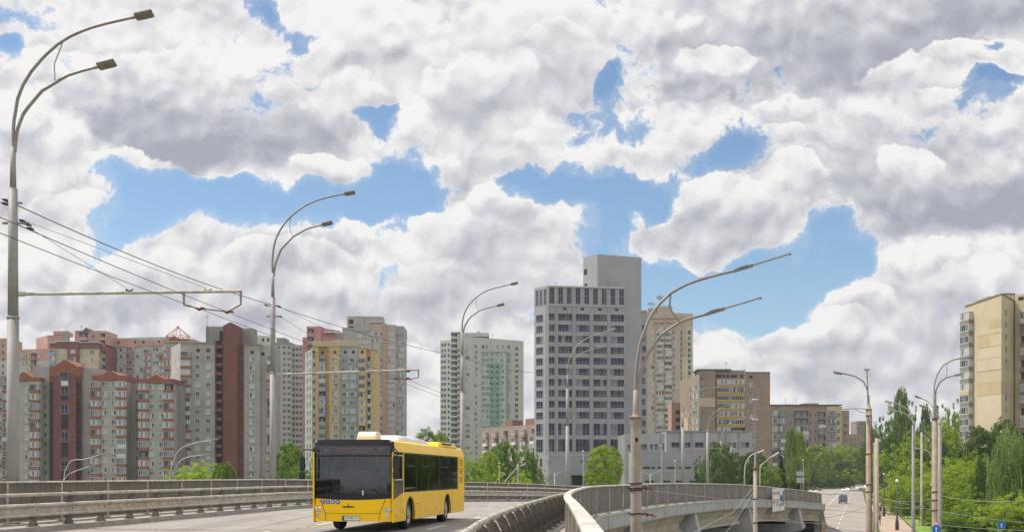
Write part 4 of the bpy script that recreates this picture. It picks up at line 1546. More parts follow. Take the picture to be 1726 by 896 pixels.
def bld_brown_low():
    Y = 440
    fl = 2.8
    b = Building('apartment_block', 'long pinkish brown block with white balconies, behind the trees left of the office tower', 858, Y)
    br = mat('pinkbrown_brick', (0.31, 0.235, 0.195), 0.85, var=0.10, vscale=0.5, streak=0.25)
    a, c = (811, Y + 14), (912, Y - 26)
    P = [b.xy(*a), b.xy(*c), b.xy(914, Y - 6), b.xy(813, Y + 34)]
    bb = MB()
    bb.prism(P, -1, b.z(720.5, Y + 10), 0, 1)
    bb.build('wall', [br, tar], b.root)
    f = Face(b, a[0], a[1], c[0], c[1])
    z0 = b.z(720.5, Y + 10) - 3.0
    for i in range(6):
        for px in (824, 838.5, 858.5, 871.5, 889, 904):
            b.add('window', m_window('apt', 1.4, 1.4, (i + int(px)) % 4), f.at(px + 6.5, z0 - i * fl), 2)
        for px in (820, 836, 852, 868, 884, 900):
            b.add('balcony', m_balcony(3.0, fl, 1.0, white_frame if (i * 3 + int(px)) % 4 else br, 'glazed' if (i + int(px)) % 3 else 'open', i % 3, .38), f.at(px, z0 - i * fl), 8)
    for px, w in ((840, 26), (875, 28)):
        M = f.at(px, b.z(720.5, Y + 10), -6)
        bb = MB()
        bb.box(-m2(w, Y) / 2, m2(w, Y) / 2, -1.5, 3, 0, 2.6, 0, M)
        bb.build('roof_room', mat('brown_roof_room', (.24, .13, .10), .85), b.root)
    b.done()


# ================================================================== central office tower
def bld_office():
    Y = 345
    b = Building('office_tower', 'pale grey clad office tower with rows of dark windows and a taller blank shaft', 985, Y)
    clad = mat('grey_cladding', (0.335, 0.335, 0.36), 0.55, var=0.04, vscale=0.15, streak=0.12, joints=(1.2, 1.2, .03, .86))
    clad2 = mat('grey_cladding_base', (0.29, 0.29, 0.315), 0.6, var=0.05, vscale=0.15, streak=0.2, joints=(1.2, 1.2, .03, .86))
    trim = mat('white_trim', (0.50, 0.50, 0.51), 0.5, var=0.04)
    # chamfered corner and front
    b.poly('wall', [(900.5, Y + 4.6), (924.5, Y), (1053.5, Y + 3.3), (1053.5, Y + 26), (902, Y + 30)], 481, Y, clad, bot=None)
    f = Face(b, 924.5, Y, 1053.5, Y + 3.3)
    c = Face(b, 900.5, Y + 4.6, 924.5, Y)
    cols = [(930, 10), (952.5, 24.5), (982, 24), (1011.5, 23.5), (1040.5, 24)]
    ws = [m2(w, Y) for _, w in cols]
    z = lambda py: b.z(py, Y)
    rows = [(533.5 + 18.35 * i, 12.2) for i in range(10)] + [(722.5, 20.5), (749.5, 21.5)]
    # rows narrow towards row 10
    for i, (py, hh) in enumerate(rows):
        for (px, wpx), w in zip(cols, ws):
            b.add('window', m_window('office', w, m2(hh, Y), i % 4), f.at(px, z(py)), w * 3)
        b.add('window', m_window('office', 2.9, m2(hh, Y), i % 4), c.at(909.5, z(py + .6)), 5)
    for k in range(9):
        px = 930.2 + k * 14.68
        b.add('window', m_window('officetall', m2(8.8, Y), m2(27.5, Y), k % 4), f.at(px, z(497.5)), 9)
    for px in (905, 911.5, 918.5):
        b.add('window', m_window('officetall', 1.15, m2(27, Y), 1), c.at(px, z(499)), 9)
    for px in (952, 981.5, 1011, 1039.5):
        b.add('window', m_window('slot', 1.1, .7, 0), f.at(px, z(519.5)), 1)
    # horizontal ledges
    b.block('ledge', 924, 1054, Y - .35, 1, 512.8, trim, bot=514.2, Y1=Y + 2.95)
    b.block('coping', 924, 1054, Y - .3, 1, 480.5, trim, bot=483, Y1=Y + 3.0)
    b.block('ledge', 924, 1054, Y - .2, 1, 765, trim, bot=766.5, Y1=Y + 3.1)
    # pilaster joints on the chamfer edge
    for px in (924.6, 921):
        bb = MB()
        bb.box(-.12, .12, -.1, .02, z(766), z(484))
        o = bb.build('pilaster', clad2, b.root)
        o.matrix_local = (c if px < 924 else f).at(px, 0)
    # piers between window columns (real relief)
    for px in (939.2, 966.8, 996.8, 1026.2):
        bb = MB()
        bb.box(-m2(1.4, Y), m2(1.4, Y), -.28, 0, z(764), z(515))
        o = bb.build('pier', clad, b.root)
        o.matrix_local = f.at(px, 0)
    # blank shaft
    b.poly('shaft', [(983, Y + 9.7), (1007, Y + 4), (1053.6, Y + 7.6), (1081, Y + 9.7), (1081, Y + 26), (984, Y + 30)], 428, Y + 4, clad)
    s = Face(b, 983, Y + 9.7, 1007, Y + 4)
    b.add('window', m_window('slot', 1.5, 1.7, 0), s.at(987, b.z(458, Y + 8.6)), 1)
    b.add('window', m_window('slot', 1.3, .8, 0), s.at(987.5, b.z(480, Y + 8.6)), 1)
    # right strip
    r = b.block('wall', 1081, 1091, Y + 10, 16, 523, clad)
    r.grid([1085.6], 552, m2(18.35, Y), 13, m2(6.8, Y), m2(11.5, Y), 'office')
    b.block('coping', 1080.8, 1091.3, Y + 9.7, 16, 522.3, trim, bot=524)
    # base: openings
    base = Face(b, 924.5, Y, 1053.5, Y)
    for px, py, w, h in ((912, 779, 5, 14), (912, 801, 5, 14)):
        b.add('window', m_window('slot', m2(w, Y), m2(h, Y), 0), c.at(px, z(py)), 1)
    cre = mat('cream_base', (0.50, 0.48, 0.43), 0.8, var=0.06)
    b.block('cream_panel', 917, 934, Y - .12, 1, 767, cre) if False else None
    for px in (922.5, 927.5):
        for py in (778, 803): b.add('window', m_window('dull', m2(2.4, Y), m2(7.5, Y), 0), (f if px > 925 else c).at(px, z(py)), 1)
    for px in (981, 991): b.add('window', m_window('dull', m2(5, Y), m2(6, Y), 0), f.at(px, z(777)), 1)
    b.add('window', m_window('dull', m2(5.5, Y), m2(8, Y), 0), Face(b, 1053.6, Y + 7.6, 1081, Y + 9.7).at(1061, z(751)), 1)
    b.block('canopy', 962, 1000, Y - 3, 5, 796, clad2, bot=800)
    b.block('recess_shade', 964, 984, Y + .9, .3, 800, dark_void, bot=816)  # flat dark plate, shade below the canopy put in as colour
    for px in (937, 1026): antenna(b, px, 482, Y, 1.3, 1)
    b.done()


def bld_low_white():
    Y = 300
    b = Building('office_annexe', 'low stepped grey white annexe with ribbon windows right of the office tower', 1150, Y)
    cw = mat('annexe_cladding', (0.33, 0.33, 0.35), 0.6, var=0.05, vscale=0.15, streak=0.2, joints=(2.4, 30, .05, .8))
    cd = mat('annexe_cladding_dark', (0.25, 0.25, 0.265), 0.6, var=0.05, vscale=0.15, streak=0.2, joints=(1.2, 1.2, .03, .85))
    cs = mat('annexe_striped', (0.31, 0.31, 0.325), 0.6, var=0.05, vscale=0.15, joints=(40, 0.5, .04, .8))
    b.block('upper_wall', 1123, 1268, Y, 30, 726, cw)
    b.block('coping', 1122.5, 1268.5, Y - .3, 1, 725, cd, bot=727.2)
    f = Face(b, 1123, Y, 1268, Y)
    for px, w in ((1139, 15), (1158.5, 10), (1178.5, 15), (1202, 14), (1234, 14), (1256, 14)):
        b.add('window', m_window('office', m2(w, Y), m2(9.5, Y), 1), f.at(px, b.z(749)), 3)
    for px in (1146, 1165.5, 1190, 1212, 1224, 1245):
        bb = MB()
        bb.box(-.15, .15, -.25, 0, b.z(756), b.z(727.5))
        o = bb.build('pilaster', cd, b.root)
        o.matrix_local = f.at(px, 0)
    g = b.block('side_wing', 1053, 1123, Y + 10, 20, 731, cd, Y1=Y + 3)
    for px, w in ((1060, 6), (1085, 12), (1098, 6), (1106, 6), (1117, 7)):
        b.add('window', m_window('office', m2(w, Y), m2(10, Y), 0), g.at(px, b.z(751)), 3)
    h = b.block('middle_wall', 1066, 1200, Y - 8, 9, 761, cs)
    for px, w in ((1090, 12), (1101, 5), (1112, 6), (1132, 16), (1148, 6), (1160, 10), (1172, 5)):
        b.add('window', m_window('slot', m2(w, Y), m2(3, Y), 0), h.at(px, b.z(787.5, Y - 8)), 3)
    k = b.block('lower_wall', 1082, 1210, Y - 18, 10, 790.5, cs)
    for px, w in ((1095, 16), (1124, 12), (1145, 12), (1171, 18), (1188, 6), (1198, 7)):
        b.add('window', m_window('office', m2(w, Y), m2(5, Y), 0), k.at(px, b.z(811, Y - 18)), 3)
        antenna(b, 1160, 725, Y, 3.5)
    antenna(b, 1114, 761, Y - 8, 5.5, 1)
    b.done()


def bld_cream_tall():
    Y = 560
    fl = 2.8
    b = Building('apartment_tower', 'tall tan and cream tower with antenna masts behind the office tower', 1128, Y)
    tan = mat('tan_brick', (0.49, 0.385, 0.30), 0.85, var=0.08, vscale=0.25, streak=0.2)
    cream = mat('cream_panel', (0.56, 0.52, 0.40), 0.85, var=0.07, vscale=0.25, streak=0.2, joints=(3, 2.8, .05, .88))
    f = b.block('wall', 1088, 1147, Y, 20, 527, tan)
    f2 = b.block('wall', 1147, 1168, Y + 1.5, 18, 528, tan)
    b.block('cream_panel', 1147.5, 1167.6, Y + 1.2, 1, 549, cream)
    b.block('wall', 1108, 1133, Y + 4, 10, 516, tan, bot=530)
    b.block('cornice', 1087, 1148, Y - .7, 6, 533, tan, bot=536)
    for px in (1104, 1114, 1126, 1137): b.block('corbel', px, px + 6, Y - 1.5, 1.6, 540, tan, bot=543)
    g = Face(b, 1147.5, Y + 1.2, 1167.6, Y + 1.2)
    g.grid([1147, 1162], 560, fl, 28, 1.4, 2.0, 'dull', ac=.2)
    b.block('orange_strip', 1151, 1157, Y + .9, 1, 545, tan, bot=600)
    f.balc([1112, 1126], 556, fl, 28, 3.6, tan, .9, fl=.38, mix=.05)
    f.grid([1135.5], 560, fl, 28, 1.5, 1.9, 'green')
    f.grid([1100], 560, fl, 28, 1.6, 1.9, 'apt')
    # roof clutter
    b.block('roof_room', 1092, 1106, Y + 5, 8, 519, tan, bot=528)
    for px, h in ((1112, 9.5), (1097, 5.5)):
        q = b.xy(px, Y + 5)
        z0 = b.z(524)
        bb = MB()
        for dx, dy in ((-.5, -.5), (.5, -.5), (0, .6)):
            bb.tube([(q[0] + dx, q[1] + dy, z0), (q[0] + dx * .5, q[1] + dy * .5, z0 + h)], .09, 5)
        for i in range(1, 6):
            zz = z0 + h * i / 6
            bb.tube([(q[0] - .5, q[1] - .5, zz), (q[0] + .5, q[1] - .5, zz)], .06, 5)
        bb.box(q[0] - 1.6, q[0] + 1.6, q[1] - .2, q[1] + .1, z0 + h * .68, z0 + h * .86)
        bb.tube([(q[0], q[1], z0 + h * .9), (q[0], q[1], z0 + h + 2)], .06, 5)
        bb.build('mast', grey_frame, b.root)
    for px in (1103, 1119, 1127): antenna(b, px, 522, Y, 3.0)
    b.done()


def bld_brown():
    Y = 405
    fl = 2.8
    b = Building('apartment_tower', 'brown brick tower with ochre banded balconies behind the stepped annexe', 1222, Y)
    brn = mat('brown_brick', (0.31, 0.24, 0.19), 0.88, var=0.07, vscale=0.4, streak=0.2, joints=(3.2, 2.8, .05, .88))
    ochre = mat('ochre_apron', (0.42, 0.30, 0.11), 0.85, var=0.12, vscale=0.6, streak=0.4)
    patch = mat('cream_patch', (0.52, 0.41, 0.31), 0.85, var=0.06)
    b.poly('side_wall', [(1146.5, Y + 16), (1178.5, Y + 1), (1178.5, Y + 18), (1147, Y + 30)], [634, 630, 630, 634], Y, brn)
    s = Face(b, 1146.5, Y + 16, 1178.5, Y + 1)
    s.grid([1171.5], 651, 3.0, 16, 3.8, 2.0, 'green', pyref=Y)
    s.grid([1164], 653, 3.0, 16, .8, 1.4, 'dull', pyref=Y)
    f = b.block('wall', 1178.5, 1206, Y, 18, 629, brn)
    f.grid([1182.5], 637, 3.0, 16, 1.0, 1.4, 'dull')
    f2 = b.block('wall', 1206, 1256, Y + 1.4, 18, 623.5, brn)
    f3 = b.block('wall', 1256, 1298, Y, 18, 627, brn)
    b.block('coping', 1256, 1298.5, Y - .3, 18, 626, panel_darkgrey, bot=627.4)
    b.block('coping', 1175, 1233, Y + .2, 10, 621.5, tar, bot=624)
    b.block('attic', 1178, 1206, Y + .3, 12, 623, brn, bot=630)
    f2.balc([1219, 1243.3], 646, fl * 1.0, 12, 5.0, ochre, 1.4, fl=.40, mix=.25)
    f3.grid([1266.5], 648, fl, 14, 1.2, 1.5, 'apt')
    for px in (1209, 1214, 1220, 1227, 1235, 1240, 1250): b.add('window', m_window('slot', .9, 1.0, 0), f2.at(px, b.z(633)), 1)
    for px in (1266,): b.add('window', m_window('slot', 1.1, 1.0, 0), f3.at(px, b.z(635)), 1)
    # cream insulated patches
    bb = MB(); bb.box(-m2(13.5, Y), m2(13.5, Y), -.12, 0, -m2(7.5, Y), m2(7.5, Y))
    o = bb.build('insulated_patch', patch, b.root); o.matrix_local = f.at(1192.5, b.z(677.5))
    bb = MB(); bb.box(-m2(12, Y) , m2(12, Y), -.12, 0, -m2(13, Y), m2(13, Y))
    o = bb.build('insulated_patch', patch, b.root); o.matrix_local = s.at(1156.5, b.z(714))
    # small link wing at the left
    w = b.block('link_wing', 1132, 1147, Y + 20, 10, 678, mat('orange_brick', (0.36, 0.245, 0.18), 0.85, var=0.1))
    w.grid([1142.5], 694, fl, 10, 1.5, 1.5, 'slot')
    antenna(b, 1224, 623, Y, 3.0)
    b.done()


def bld_right_low():
    Y = 620
    k = 620 / 410
    fl = 2.8 * k
    b = Building('apartment_block', 'brown nine storey block with mixed glazed balconies and a tan corner beyond the poplar', 1360, Y)
    brn = mat('brown_brick_b', (0.33, 0.235, 0.18), 0.88, var=0.08, vscale=0.4, streak=0.25, joints=(3.2, 2.8, .05, .9))
    tanc = mat('tan_corner', (0.50, 0.38, 0.22), 0.85, var=0.08, vscale=0.3)
    f = b.block('wall', 1296, 1393, Y, 16, 682, brn)
    c = b.block('corner_frame', 1393, 1419, Y - .6, 16, 684, tanc)
    rr = b.block('wall', 1419, 1431.5, Y + 4, 12, 691, brn)
    aprg = mat('apron_grey', (0.22, 0.21, 0.19), 0.85, var=0.2, vscale=0.6, streak=0.4)
    f.balc([1308, 1317], 698, fl, 9, 2.7 * k, aprg, 1.6, mix=.2)
    f.balc([1346, 1356], 698, fl, 9, 2.7 * k, aprg, 1.7, mix=.35)
    f.balc([1385], 700, fl, 9, 2.6 * k, aprg, 1.5, style='open', mix=.4)
    f.grid([1332, 1338, 1366, 1374], 699, fl, 9, .8 * k, 1.4 * k, 'dull')
    c.balc([1402.5], 698, fl, 9, 2.6 * k, aprg, 1.2, mix=.4)
    c.grid([1413], 699, fl, 9, 1.0 * k, 1.4 * k, 'dull')
    rr.grid([1425], 703, fl, 9, 1.0 * k, 1.4 * k, 'dull')
    b.block('coping', 1295.5, 1419.5, Y - 1.0, 16, 681, tar, bot=682.6)
    b.block('roof_ridge', 1352, 1380, Y + 5, 6, 679, brn, bot=682)
    for px in (1324, 1342): antenna(b, px, 681, Y, 3.4)
    b.done()
    Y = 780
    b = Building('apartment_tower', 'small distant dark brown tower above the treetops left of the poplars', 1451, Y)
    f = b.block('wall', 1444, 1462, Y, 14, 709, mat('far_brown', (0.26, 0.21, 0.20), 0.9, var=.06, joints=(3.2, 2.8, .3, .8)))
    f.grid([1448, 1453, 1458], 714, 3, 14, 1.6, 1.3, 'dull')
    b.done()
    Y = 720
    b = Building('apartment_block', 'blank brown gable end of a distant block beside the tan cornered block', 1443, Y)
    f = b.block('wall', 1430, 1454, Y, 14, 731, mat('far_brown_b', (0.30, 0.215, 0.175), 0.9, var=.08, streak=.2))
    b.block('wall', 1422, 1431, Y + 4, 14, 736, mat('far_brown', (0.26, 0.21, 0.20)))
    f.grid([1434], 740, 3, 8, 1.2, 1.3, 'dull')
    b.done()


def bld_right_tower():
    Y = 272
    fl = 2.8
    b = Building('apartment_tower', 'sunlit straw yellow tower with grey glazed corner balconies at the right edge', 1670, Y, base=2.0)
    straw = mat('straw_wall', (0.50, 0.42, 0.285), 0.85, var=0.05, vscale=0.12, streak=0.12)
    straw2 = mat('straw_wall_deep', (0.46, 0.365, 0.225), 0.85, var=0.05, vscale=0.12, streak=0.12)
    straw3 = mat('straw_wall_light', (0.52, 0.445, 0.32), 0.85, var=0.05, vscale=0.12, streak=0.12)
    apr = mat('apron_weathered', (0.24, 0.225, 0.20), 0.85, var=0.2, vscale=0.8, streak=0.5)
    z = lambda py: b.z(py, Y)
    # main slab: left facing, lit front, and the face receding to the right
    b.poly('wall', [(1627, Y + 4), (1688, Y - 8), (1711, Y), (1711, Y + 22), (1629, Y + 22)], [511, 503, 507, 507, 511], Y, straw)
    f = Face(b, 1627, Y + 4, 1688, Y - 8)
    g = Face(b, 1688, Y - 8, 1711, Y)
    # irregular render patches
    def patch(face, p0, p1, y0, y1, m, o=.04):
        M0, M1 = face.at(p0, 0), face.at(p1, 0)
        a, c = M0.translation, M1.translation
        n = Vector((face.t.y, -face.t.x, 0)) * o
        bb = MB()
        bb.add([a + n + Vector((0, 0, z(y1))), c + n + Vector((0, 0, z(y1))), c + n + Vector((0, 0, z(y0))), a + n + Vector((0, 0, z(y0)))], [(0, 1, 2, 3)])
        bb.build('render_patch', m, b.root)
    patch(f, 1647, 1667, 567, 587, straw2)
    patch(f, 1668, 1688, 544, 557.5, straw2)
    patch(f, 1647, 1688, 588, 606, straw3)
    patch(f, 1647, 1688, 607, 626, straw3, .045)
    patch(f, 1647, 1688, 647, 667, straw2, .05)
    patch(f, 1647, 1688, 668, 745, straw3, .04)
    patch(g, 1704, 1711, 567, 588, straw2)
    patch(g, 1688.2, 1711, 626, 645, straw3, .045)
    patch(g, 1688.2, 1711, 647, 668, straw2, .05)
    # seam lines as thin ledges
    for py, p0 in ((566, 1647), (587, 1647), (606.5, 1647), (626.5, 1647), (646.5, 1647), (667.5, 1647)):
        M0, M1 = f.at(p0, 0), f.at(1688, 0)
        a, c = M0.translation, M1.translation
        bb = MB()
        n = Vector((f.t.y, -f.t.x, 0)) * .07
        bb.sweep([(a + n, n), (c + n, n)], [(-.06, z(py) - .05), (.02, z(py) - .05), (.02, z(py) + .05), (-.06, z(py) + .05)])
        bb.build('seam', straw2, b.root)
    for i in range(9):
        b.add('window', m_window('dull', .95, 1.35, i % 4), g.at(1695.5, z(532) - i * fl), 1)
        if i in (4, 6): b.add('air_conditioner', m_ac(), g.at(1696, z(532) - i * fl - 1.1), 1)
    # balcony stack on the left flank
    L = Face(b, 1617.5, Y + 7, 1647, Y - 0.5)
    for i in range(12):
        st = 'glazed'
        ap = straw2 if i == 7 - 1 else apr
        M = L.at(1632.3, z(535 - 2) - i * fl)
        b.add('balcony', m_balcony(m2(28, Y), fl, 1.1, ap, st, [2, 1, 0, 2, 1, 2, 2, 0, 1, 0, 0, 1][i], .36 if i not in (0, 3) else .3), M, 20)
    # right return with dark balconies
    b.poly('wall', [(1711, Y - 1), (1765, Y - 6), (1765, Y + 22), (1711, Y + 22)], 497.5, Y, straw)
    h = Face(b, 1711, Y - 1, 1765, Y - 6)
    h.balc([1731], 536, fl, 11, 2.6, apr, .9, style='open', mix=.3)
    h.grid([1745, 1757], 536, fl, 11, 1.3, 1.4)
    b.add('window', m_window('slot', 1.2, .8, 0), h.at(1721, z(505)), 1)
    bb = MB()
    b.block('roof_room', 1680, 1711, Y + 6, 8, 496, straw, bot=508)
    b.block('roof_room', 1667, 1680, Y + 5, 8, 499, apr, bot=508)
    for k in range(5): b.block('vent', 1688 + k * 5, 1691 + k * 5, Y + 6, 1, 493.8, tar, bot=496.5)
    for a0, c0 in ((f, (1627, 1688)), (g, (1688, 1711))):
        M0, M1 = a0.at(c0[0], 0), a0.at(c0[1], 0)
        n = Vector((a0.t.y, -a0.t.x, 0))
        t0, t1 = (511, 503) if a0 is f else (503, 507)
        bb = MB()
        A, C = M0.translation + n * .15, M1.translation + n * .15
        bb.add([A + Vector((0, 0, z(t0) - .25)), C + Vector((0, 0, z(t1) - .25)), C + Vector((0, 0, z(t1) + .05)), A + Vector((0, 0, z(t0) + .05)),
                A - n * .4 + Vector((0, 0, z(t0) - .25)), C - n * .4 + Vector((0, 0, z(t1) - .25)), C - n * .4 + Vector((0, 0, z(t1) + .05)), A - n * .4 + Vector((0, 0, z(t0) + .05))],
               [(0, 1, 2, 3), (5, 4, 7, 6), (3, 2, 6, 7), (1, 0, 4, 5), (1, 5, 6, 2), (4, 0, 3, 7)])
        bb.build('roof_edge', apr, b.root)
    b.done()


bld_front_left()
bld_grey_fin()
bld_grey_behind()
bld_pink()
bld_yellow()
bld_beige_tall()
bld_green()
bld_brown_low()
bld_office()
bld_low_white()
bld_cream_tall()
bld_brown()
bld_right_low()
bld_right_tower()

# ================================================================== people
def person(parent, name, joints, radii, edges, mats, loc=(0, 0, 0), rz=0, label=None, cat=None, group=None, head=None, hair=None, scale=1.0):
    """one continuous skinned body; clothing colours come from a height/region based material split"""
    me = bpy.data.meshes.new(name)
    me.from_pydata([Vector(j) * scale for j in joints], edges, [])
    o = bpy.data.objects.new(name, me)
    COL.objects.link(o)
    sk = o.modifiers.new('skin', 'SKIN')
    me.skin_vertices.new() if not me.skin_vertices else None
    for i, r in enumerate(radii):
        rr = r if isinstance(r, tuple) else (r, r)
        me.skin_vertices[0].data[i].radius = (rr[0] * scale, rr[1] * scale)
        me.skin_vertices[0].data[i].use_root = (i == 0)
    ss = o.modifiers.new('sub', 'SUBSURF')
    ss.levels = 2
    ss.render_levels = 2
    dg = bpy.context.evaluated_depsgraph_get()
    me2 = bpy.data.meshes.new_from_object(o.evaluated_get(dg))
    bpy.data.objects.remove(o)
    o = bpy.data.objects.new(name, me2)
    COL.objects.link(o)
    me2.materials.clear()
    for mm in mats[0]: me2.materials.append(mm)
    for f in me2.polygons:
        f.use_smooth = True
        f.material_index = mats[1](f.center / scale)
    # head: shaped ellipsoid with brow, nose, chin, ears as part of the body mesh
    if head:
        bm = bmesh.new()
        bm.from_mesh(me2)
        hx, hy, hz, fwd = head
        n0 = len(bm.verts)
        ret = bmesh.ops.create_uvsphere(bm, u_segments=20, v_segments=14, radius=1.0)
        for v in ret['verts']:
            x, y, z = v.co
            f = -y
            sx = 0.076 * (1 - .18 * max(0, -z)) * (1.0)
            nx_, ny_, nz_ = x * sx, y * 0.095, z * 0.118
            if f > .6 and abs(x) < .22 and -.25 < z < .15: ny_ -= .018 * (1 - abs(x) / .22)     # nose
            if f > .75 and .12 < z < .3 and .2 < abs(x) < .55: ny_ += .010                       # eye sockets
            if f > .5 and z < -.55: ny_ -= .012                                                  # chin
            if abs(x) > .93 and -.2 < z < .25: nx_ *= 1.14                                       # ears
            v.co = Vector((hx, hy, hz)) * scale + Vector((nx_, ny_, nz_)) * scale
        hm = len(mats[0]) - 1
        for f in bm.faces:
            if all(v.index == -1 or v in ret['verts'] for v in f.verts) and f.verts[0] in set(ret['verts']):
                f.material_index = hm
                f.smooth = True
        bm.to_mesh(me2)
        bm.free()
    o.location = loc
    o.rotation_euler.z = rz
    if parent: o.parent = parent
    tag(o, label, cat, group)
    if hair and head:
        hb = MB()
        prof = [(0.001, .128), (.045, .122), (.075, .085), (.084, .03), (.082, -.02), (.074, -.03), (.07, .02)]
        hx, hy, hz, fwd = head
        vs = []
        n = 14
        for r, z in prof:
            for j in range(n):
                a = 2 * math.pi * j / n
                yy = math.sin(a)
                lo = z if not (yy < -.3 and z < .06) else max(z, .055)
                vs.append(Vector((hx + r * math.cos(a), hy + .012 + r * 1.2 * yy, hz + lo)) * scale)
        hb.add(vs, [(a * n + j, a * n + (j + 1) % n, (a + 1) * n + (j + 1) % n, (a + 1) * n + j) for a in range(len(prof) - 1) for j in range(n)], 0, True)
        hb.build('hair', hair, o)
    return o


skin_m = mat('skin', (0.50, 0.30, 0.21), 0.6, var=0.06)
shirt_light = mat('shirt_light', (0.50, 0.52, 0.56), 0.9)
shirt_dark = mat('shirt_dark', (0.05, 0.05, 0.07), 0.9)
trouser = mat('trousers_dark', (0.04, 0.045, 0.06), 0.9)
hair_dark = mat('hair_dark', (0.03, 0.02, 0.015), 0.8)
hair_brown = mat('hair_brown', (0.12, 0.07, 0.04), 0.8)

# ================================================================== the bus
yellow = mat('bus_yellow', (0.86, 0.53, 0.004), 0.38, var=0.03, vscale=0.8, spec=0.22, coat=0.08)
yellow_front = yellow
black_gloss = mat('bus_black_gloss', (0.010, 0.010, 0.016), 0.25, var=0.1, spec=0.3, coat=0.12)
black_matt = mat('black_plastic', (0.02, 0.02, 0.022), 0.6, var=0.2)
rubber = mat('rubber', (0.022, 0.022, 0.022), 0.85, var=0.25, vscale=8)
steel_rim = mat('wheel_rim', (0.48, 0.47, 0.46), 0.45, var=0.2, vscale=6, metal=0.4)
cream_pod = mat('roof_pod_cream', (0.70, 0.68, 0.59), 0.45, var=0.05)
white_pod = mat('roof_pod_white', (0.70, 0.69, 0.66), 0.45, var=0.05)
under = mat('underbody', (0.018, 0.017, 0.016), 0.9)
lamp_glass = mat('lamp_glass', (0.55, 0.55, 0.52), 0.15, spec=0.8)
chrome = mat('lamp_ring', (0.5, 0.5, 0.48), 0.25, metal=0.9)
orange_l = mat('orange_marker', (0.65, 0.16, 0.02), 0.3)
plate_white = mat('plate_white', (0.70, 0.70, 0.68), 0.5, var=0.03)
plate_blue = mat('sign_blue', (0.02, 0.09, 0.42), 0.5, var=0.05)
letter_black = mat('letter_black', (0.02, 0.02, 0.025), 0.6)
letter_white = mat('letter_white', (0.75, 0.75, 0.75), 0.6, var=0.02)
seat_blue = mat('seat_fabric', (0.08, 0.10, 0.22), 0.9)
inside_grey = mat('bus_interior', (0.45, 0.45, 0.45), 0.8)
led_red = emit('led_red', (0.6, 0.16, 0.10), 0.38)
vent_dark = mat('vent_dark', (0.10, 0.055, 0.01), 0.8)
vent_mesh = mat('vent_mesh', (0.38, 0.20, 0.01), 0.7)


def tinted(name, col, trans, rough=0.03, refl=.75):
    if name in MATS: return MATS[name]
    m = bpy.data.materials.new(name)
    m.use_nodes = True
    nt = NT(m.node_tree)
    nt.n.clear()
    g = nt.node('ShaderNodeBsdfGlossy')
    g.inputs['Roughness'].default_value = rough
    g.inputs['Color'].default_value = (refl, refl * 1.02, refl * 1.08, 1)
    t = nt.node('ShaderNodeBsdfTransparent')
    t.inputs['Color'].default_value = tuple(col) + (1,)
    lw = nt.node('ShaderNodeFresnel')
    lw.inputs['IOR'].default_value = 1.52
    tc = nt.node('ShaderNodeTexCoord').outputs['Object']
    k = nt.math('ADD', nt.math('MULTIPLY', lw.outputs[0], 1.1), nt.math('MULTIPLY', nt.noise(tc, 1.2, 3, .5), trans))
    mx = nt.node('ShaderNodeMixShader')
    nt.put(mx.inputs[0], k)
    nt.l.new(t.outputs[0], mx.inputs[1])
    nt.l.new(g.outputs[0], mx.inputs[2])
    o = nt.node('ShaderNodeOutputMaterial')
    nt.l.new(mx.outputs[0], o.inputs[0])
    MATS[name] = m
    return m


glass_screen = tinted('windscreen_glass', (0.58, 0.61, 0.64), 0.05)
glass_side = tinted('side_glass', (0.34, 0.33, 0.30), 0.10, refl=.40)

BW, BLn = 2.55, 11.95
ang = math.atan2(0.142, 0.99)
front_right = Vector((-3.63, 35.2, 0))
axis = Vector((math.sin(ang), math.cos(ang), 0))
side = Vector((math.cos(ang), -math.sin(ang), 0))
bus_o = front_right - side * (BW / 2)
bus = empty('bus', (bus_o.x, bus_o.y, 0.006), -ang, 'yellow low floor city bus with dark windscreen, driving towards the camera on the bridge', 'bus')

H = BW / 2
SILL, CANT, ROOF, BOT = 1.20, 2.46, 2.83, 0.30
WHEELS = (2.32, 8.42)


def arch_outline(y0, y1, zb, zt, arches, r=0.56, zc=0.48):
    """(y, z) polygon of a side skirt with wheel arches cut out of its lower edge"""
    pts = [(y0, zb)]
    for c in arches:
        if y0 < c - r and c + r < y1:
            n = 14
            a0 = math.asin(max(-1, (zb - zc) / r))
            for k in range(n + 1):
                a = math.pi - a0 - (math.pi - 2 * a0) * k / n
                pts.append((c + r * math.cos(a), zc + r * math.sin(a)))
    pts += [(y1, zb), (y1, zt), (y0, zt)]
    return pts


def side_panel(b, sx, poly, x, th, m=0):
    # poly in (y, z); extrude along x inward
    M = Matrix(((0, 0, -sx, sx * x), (1, 0, 0, 0), (0, 1, 0, 0), (0, 0, 0, 1)))
    b.extr(poly, M, th, m)


body = MB()
for sx in (-1, 1):
    # skirt: with rise at the driver's window (sill dips to the front)
    pl = arch_outline(0.10, BLn - .05, BOT, SILL, WHEELS)
    # replace top edge: dip in front
    pl = pl[:-2] + [(BLn - .05, SILL), (1.45, SILL), (0.10, 0.98)]
    side_panel(body, sx, pl, H, .05)
    # pillars: thin post behind the driver's window, rear quarter
    side_panel(body, sx, [(1.40, SILL), (1.47, SILL), (1.47, CANT), (1.40, CANT)], H + .004, .05)
    side_panel(body, sx, [(10.55, SILL), (BLn - .05, SILL), (BLn - .05, CANT), (10.55, CANT)], H, .05)
    side_panel(body, sx, [(.08, .98), (.13, .99), (.13, CANT), (.08, CANT)], H - .002, .05)
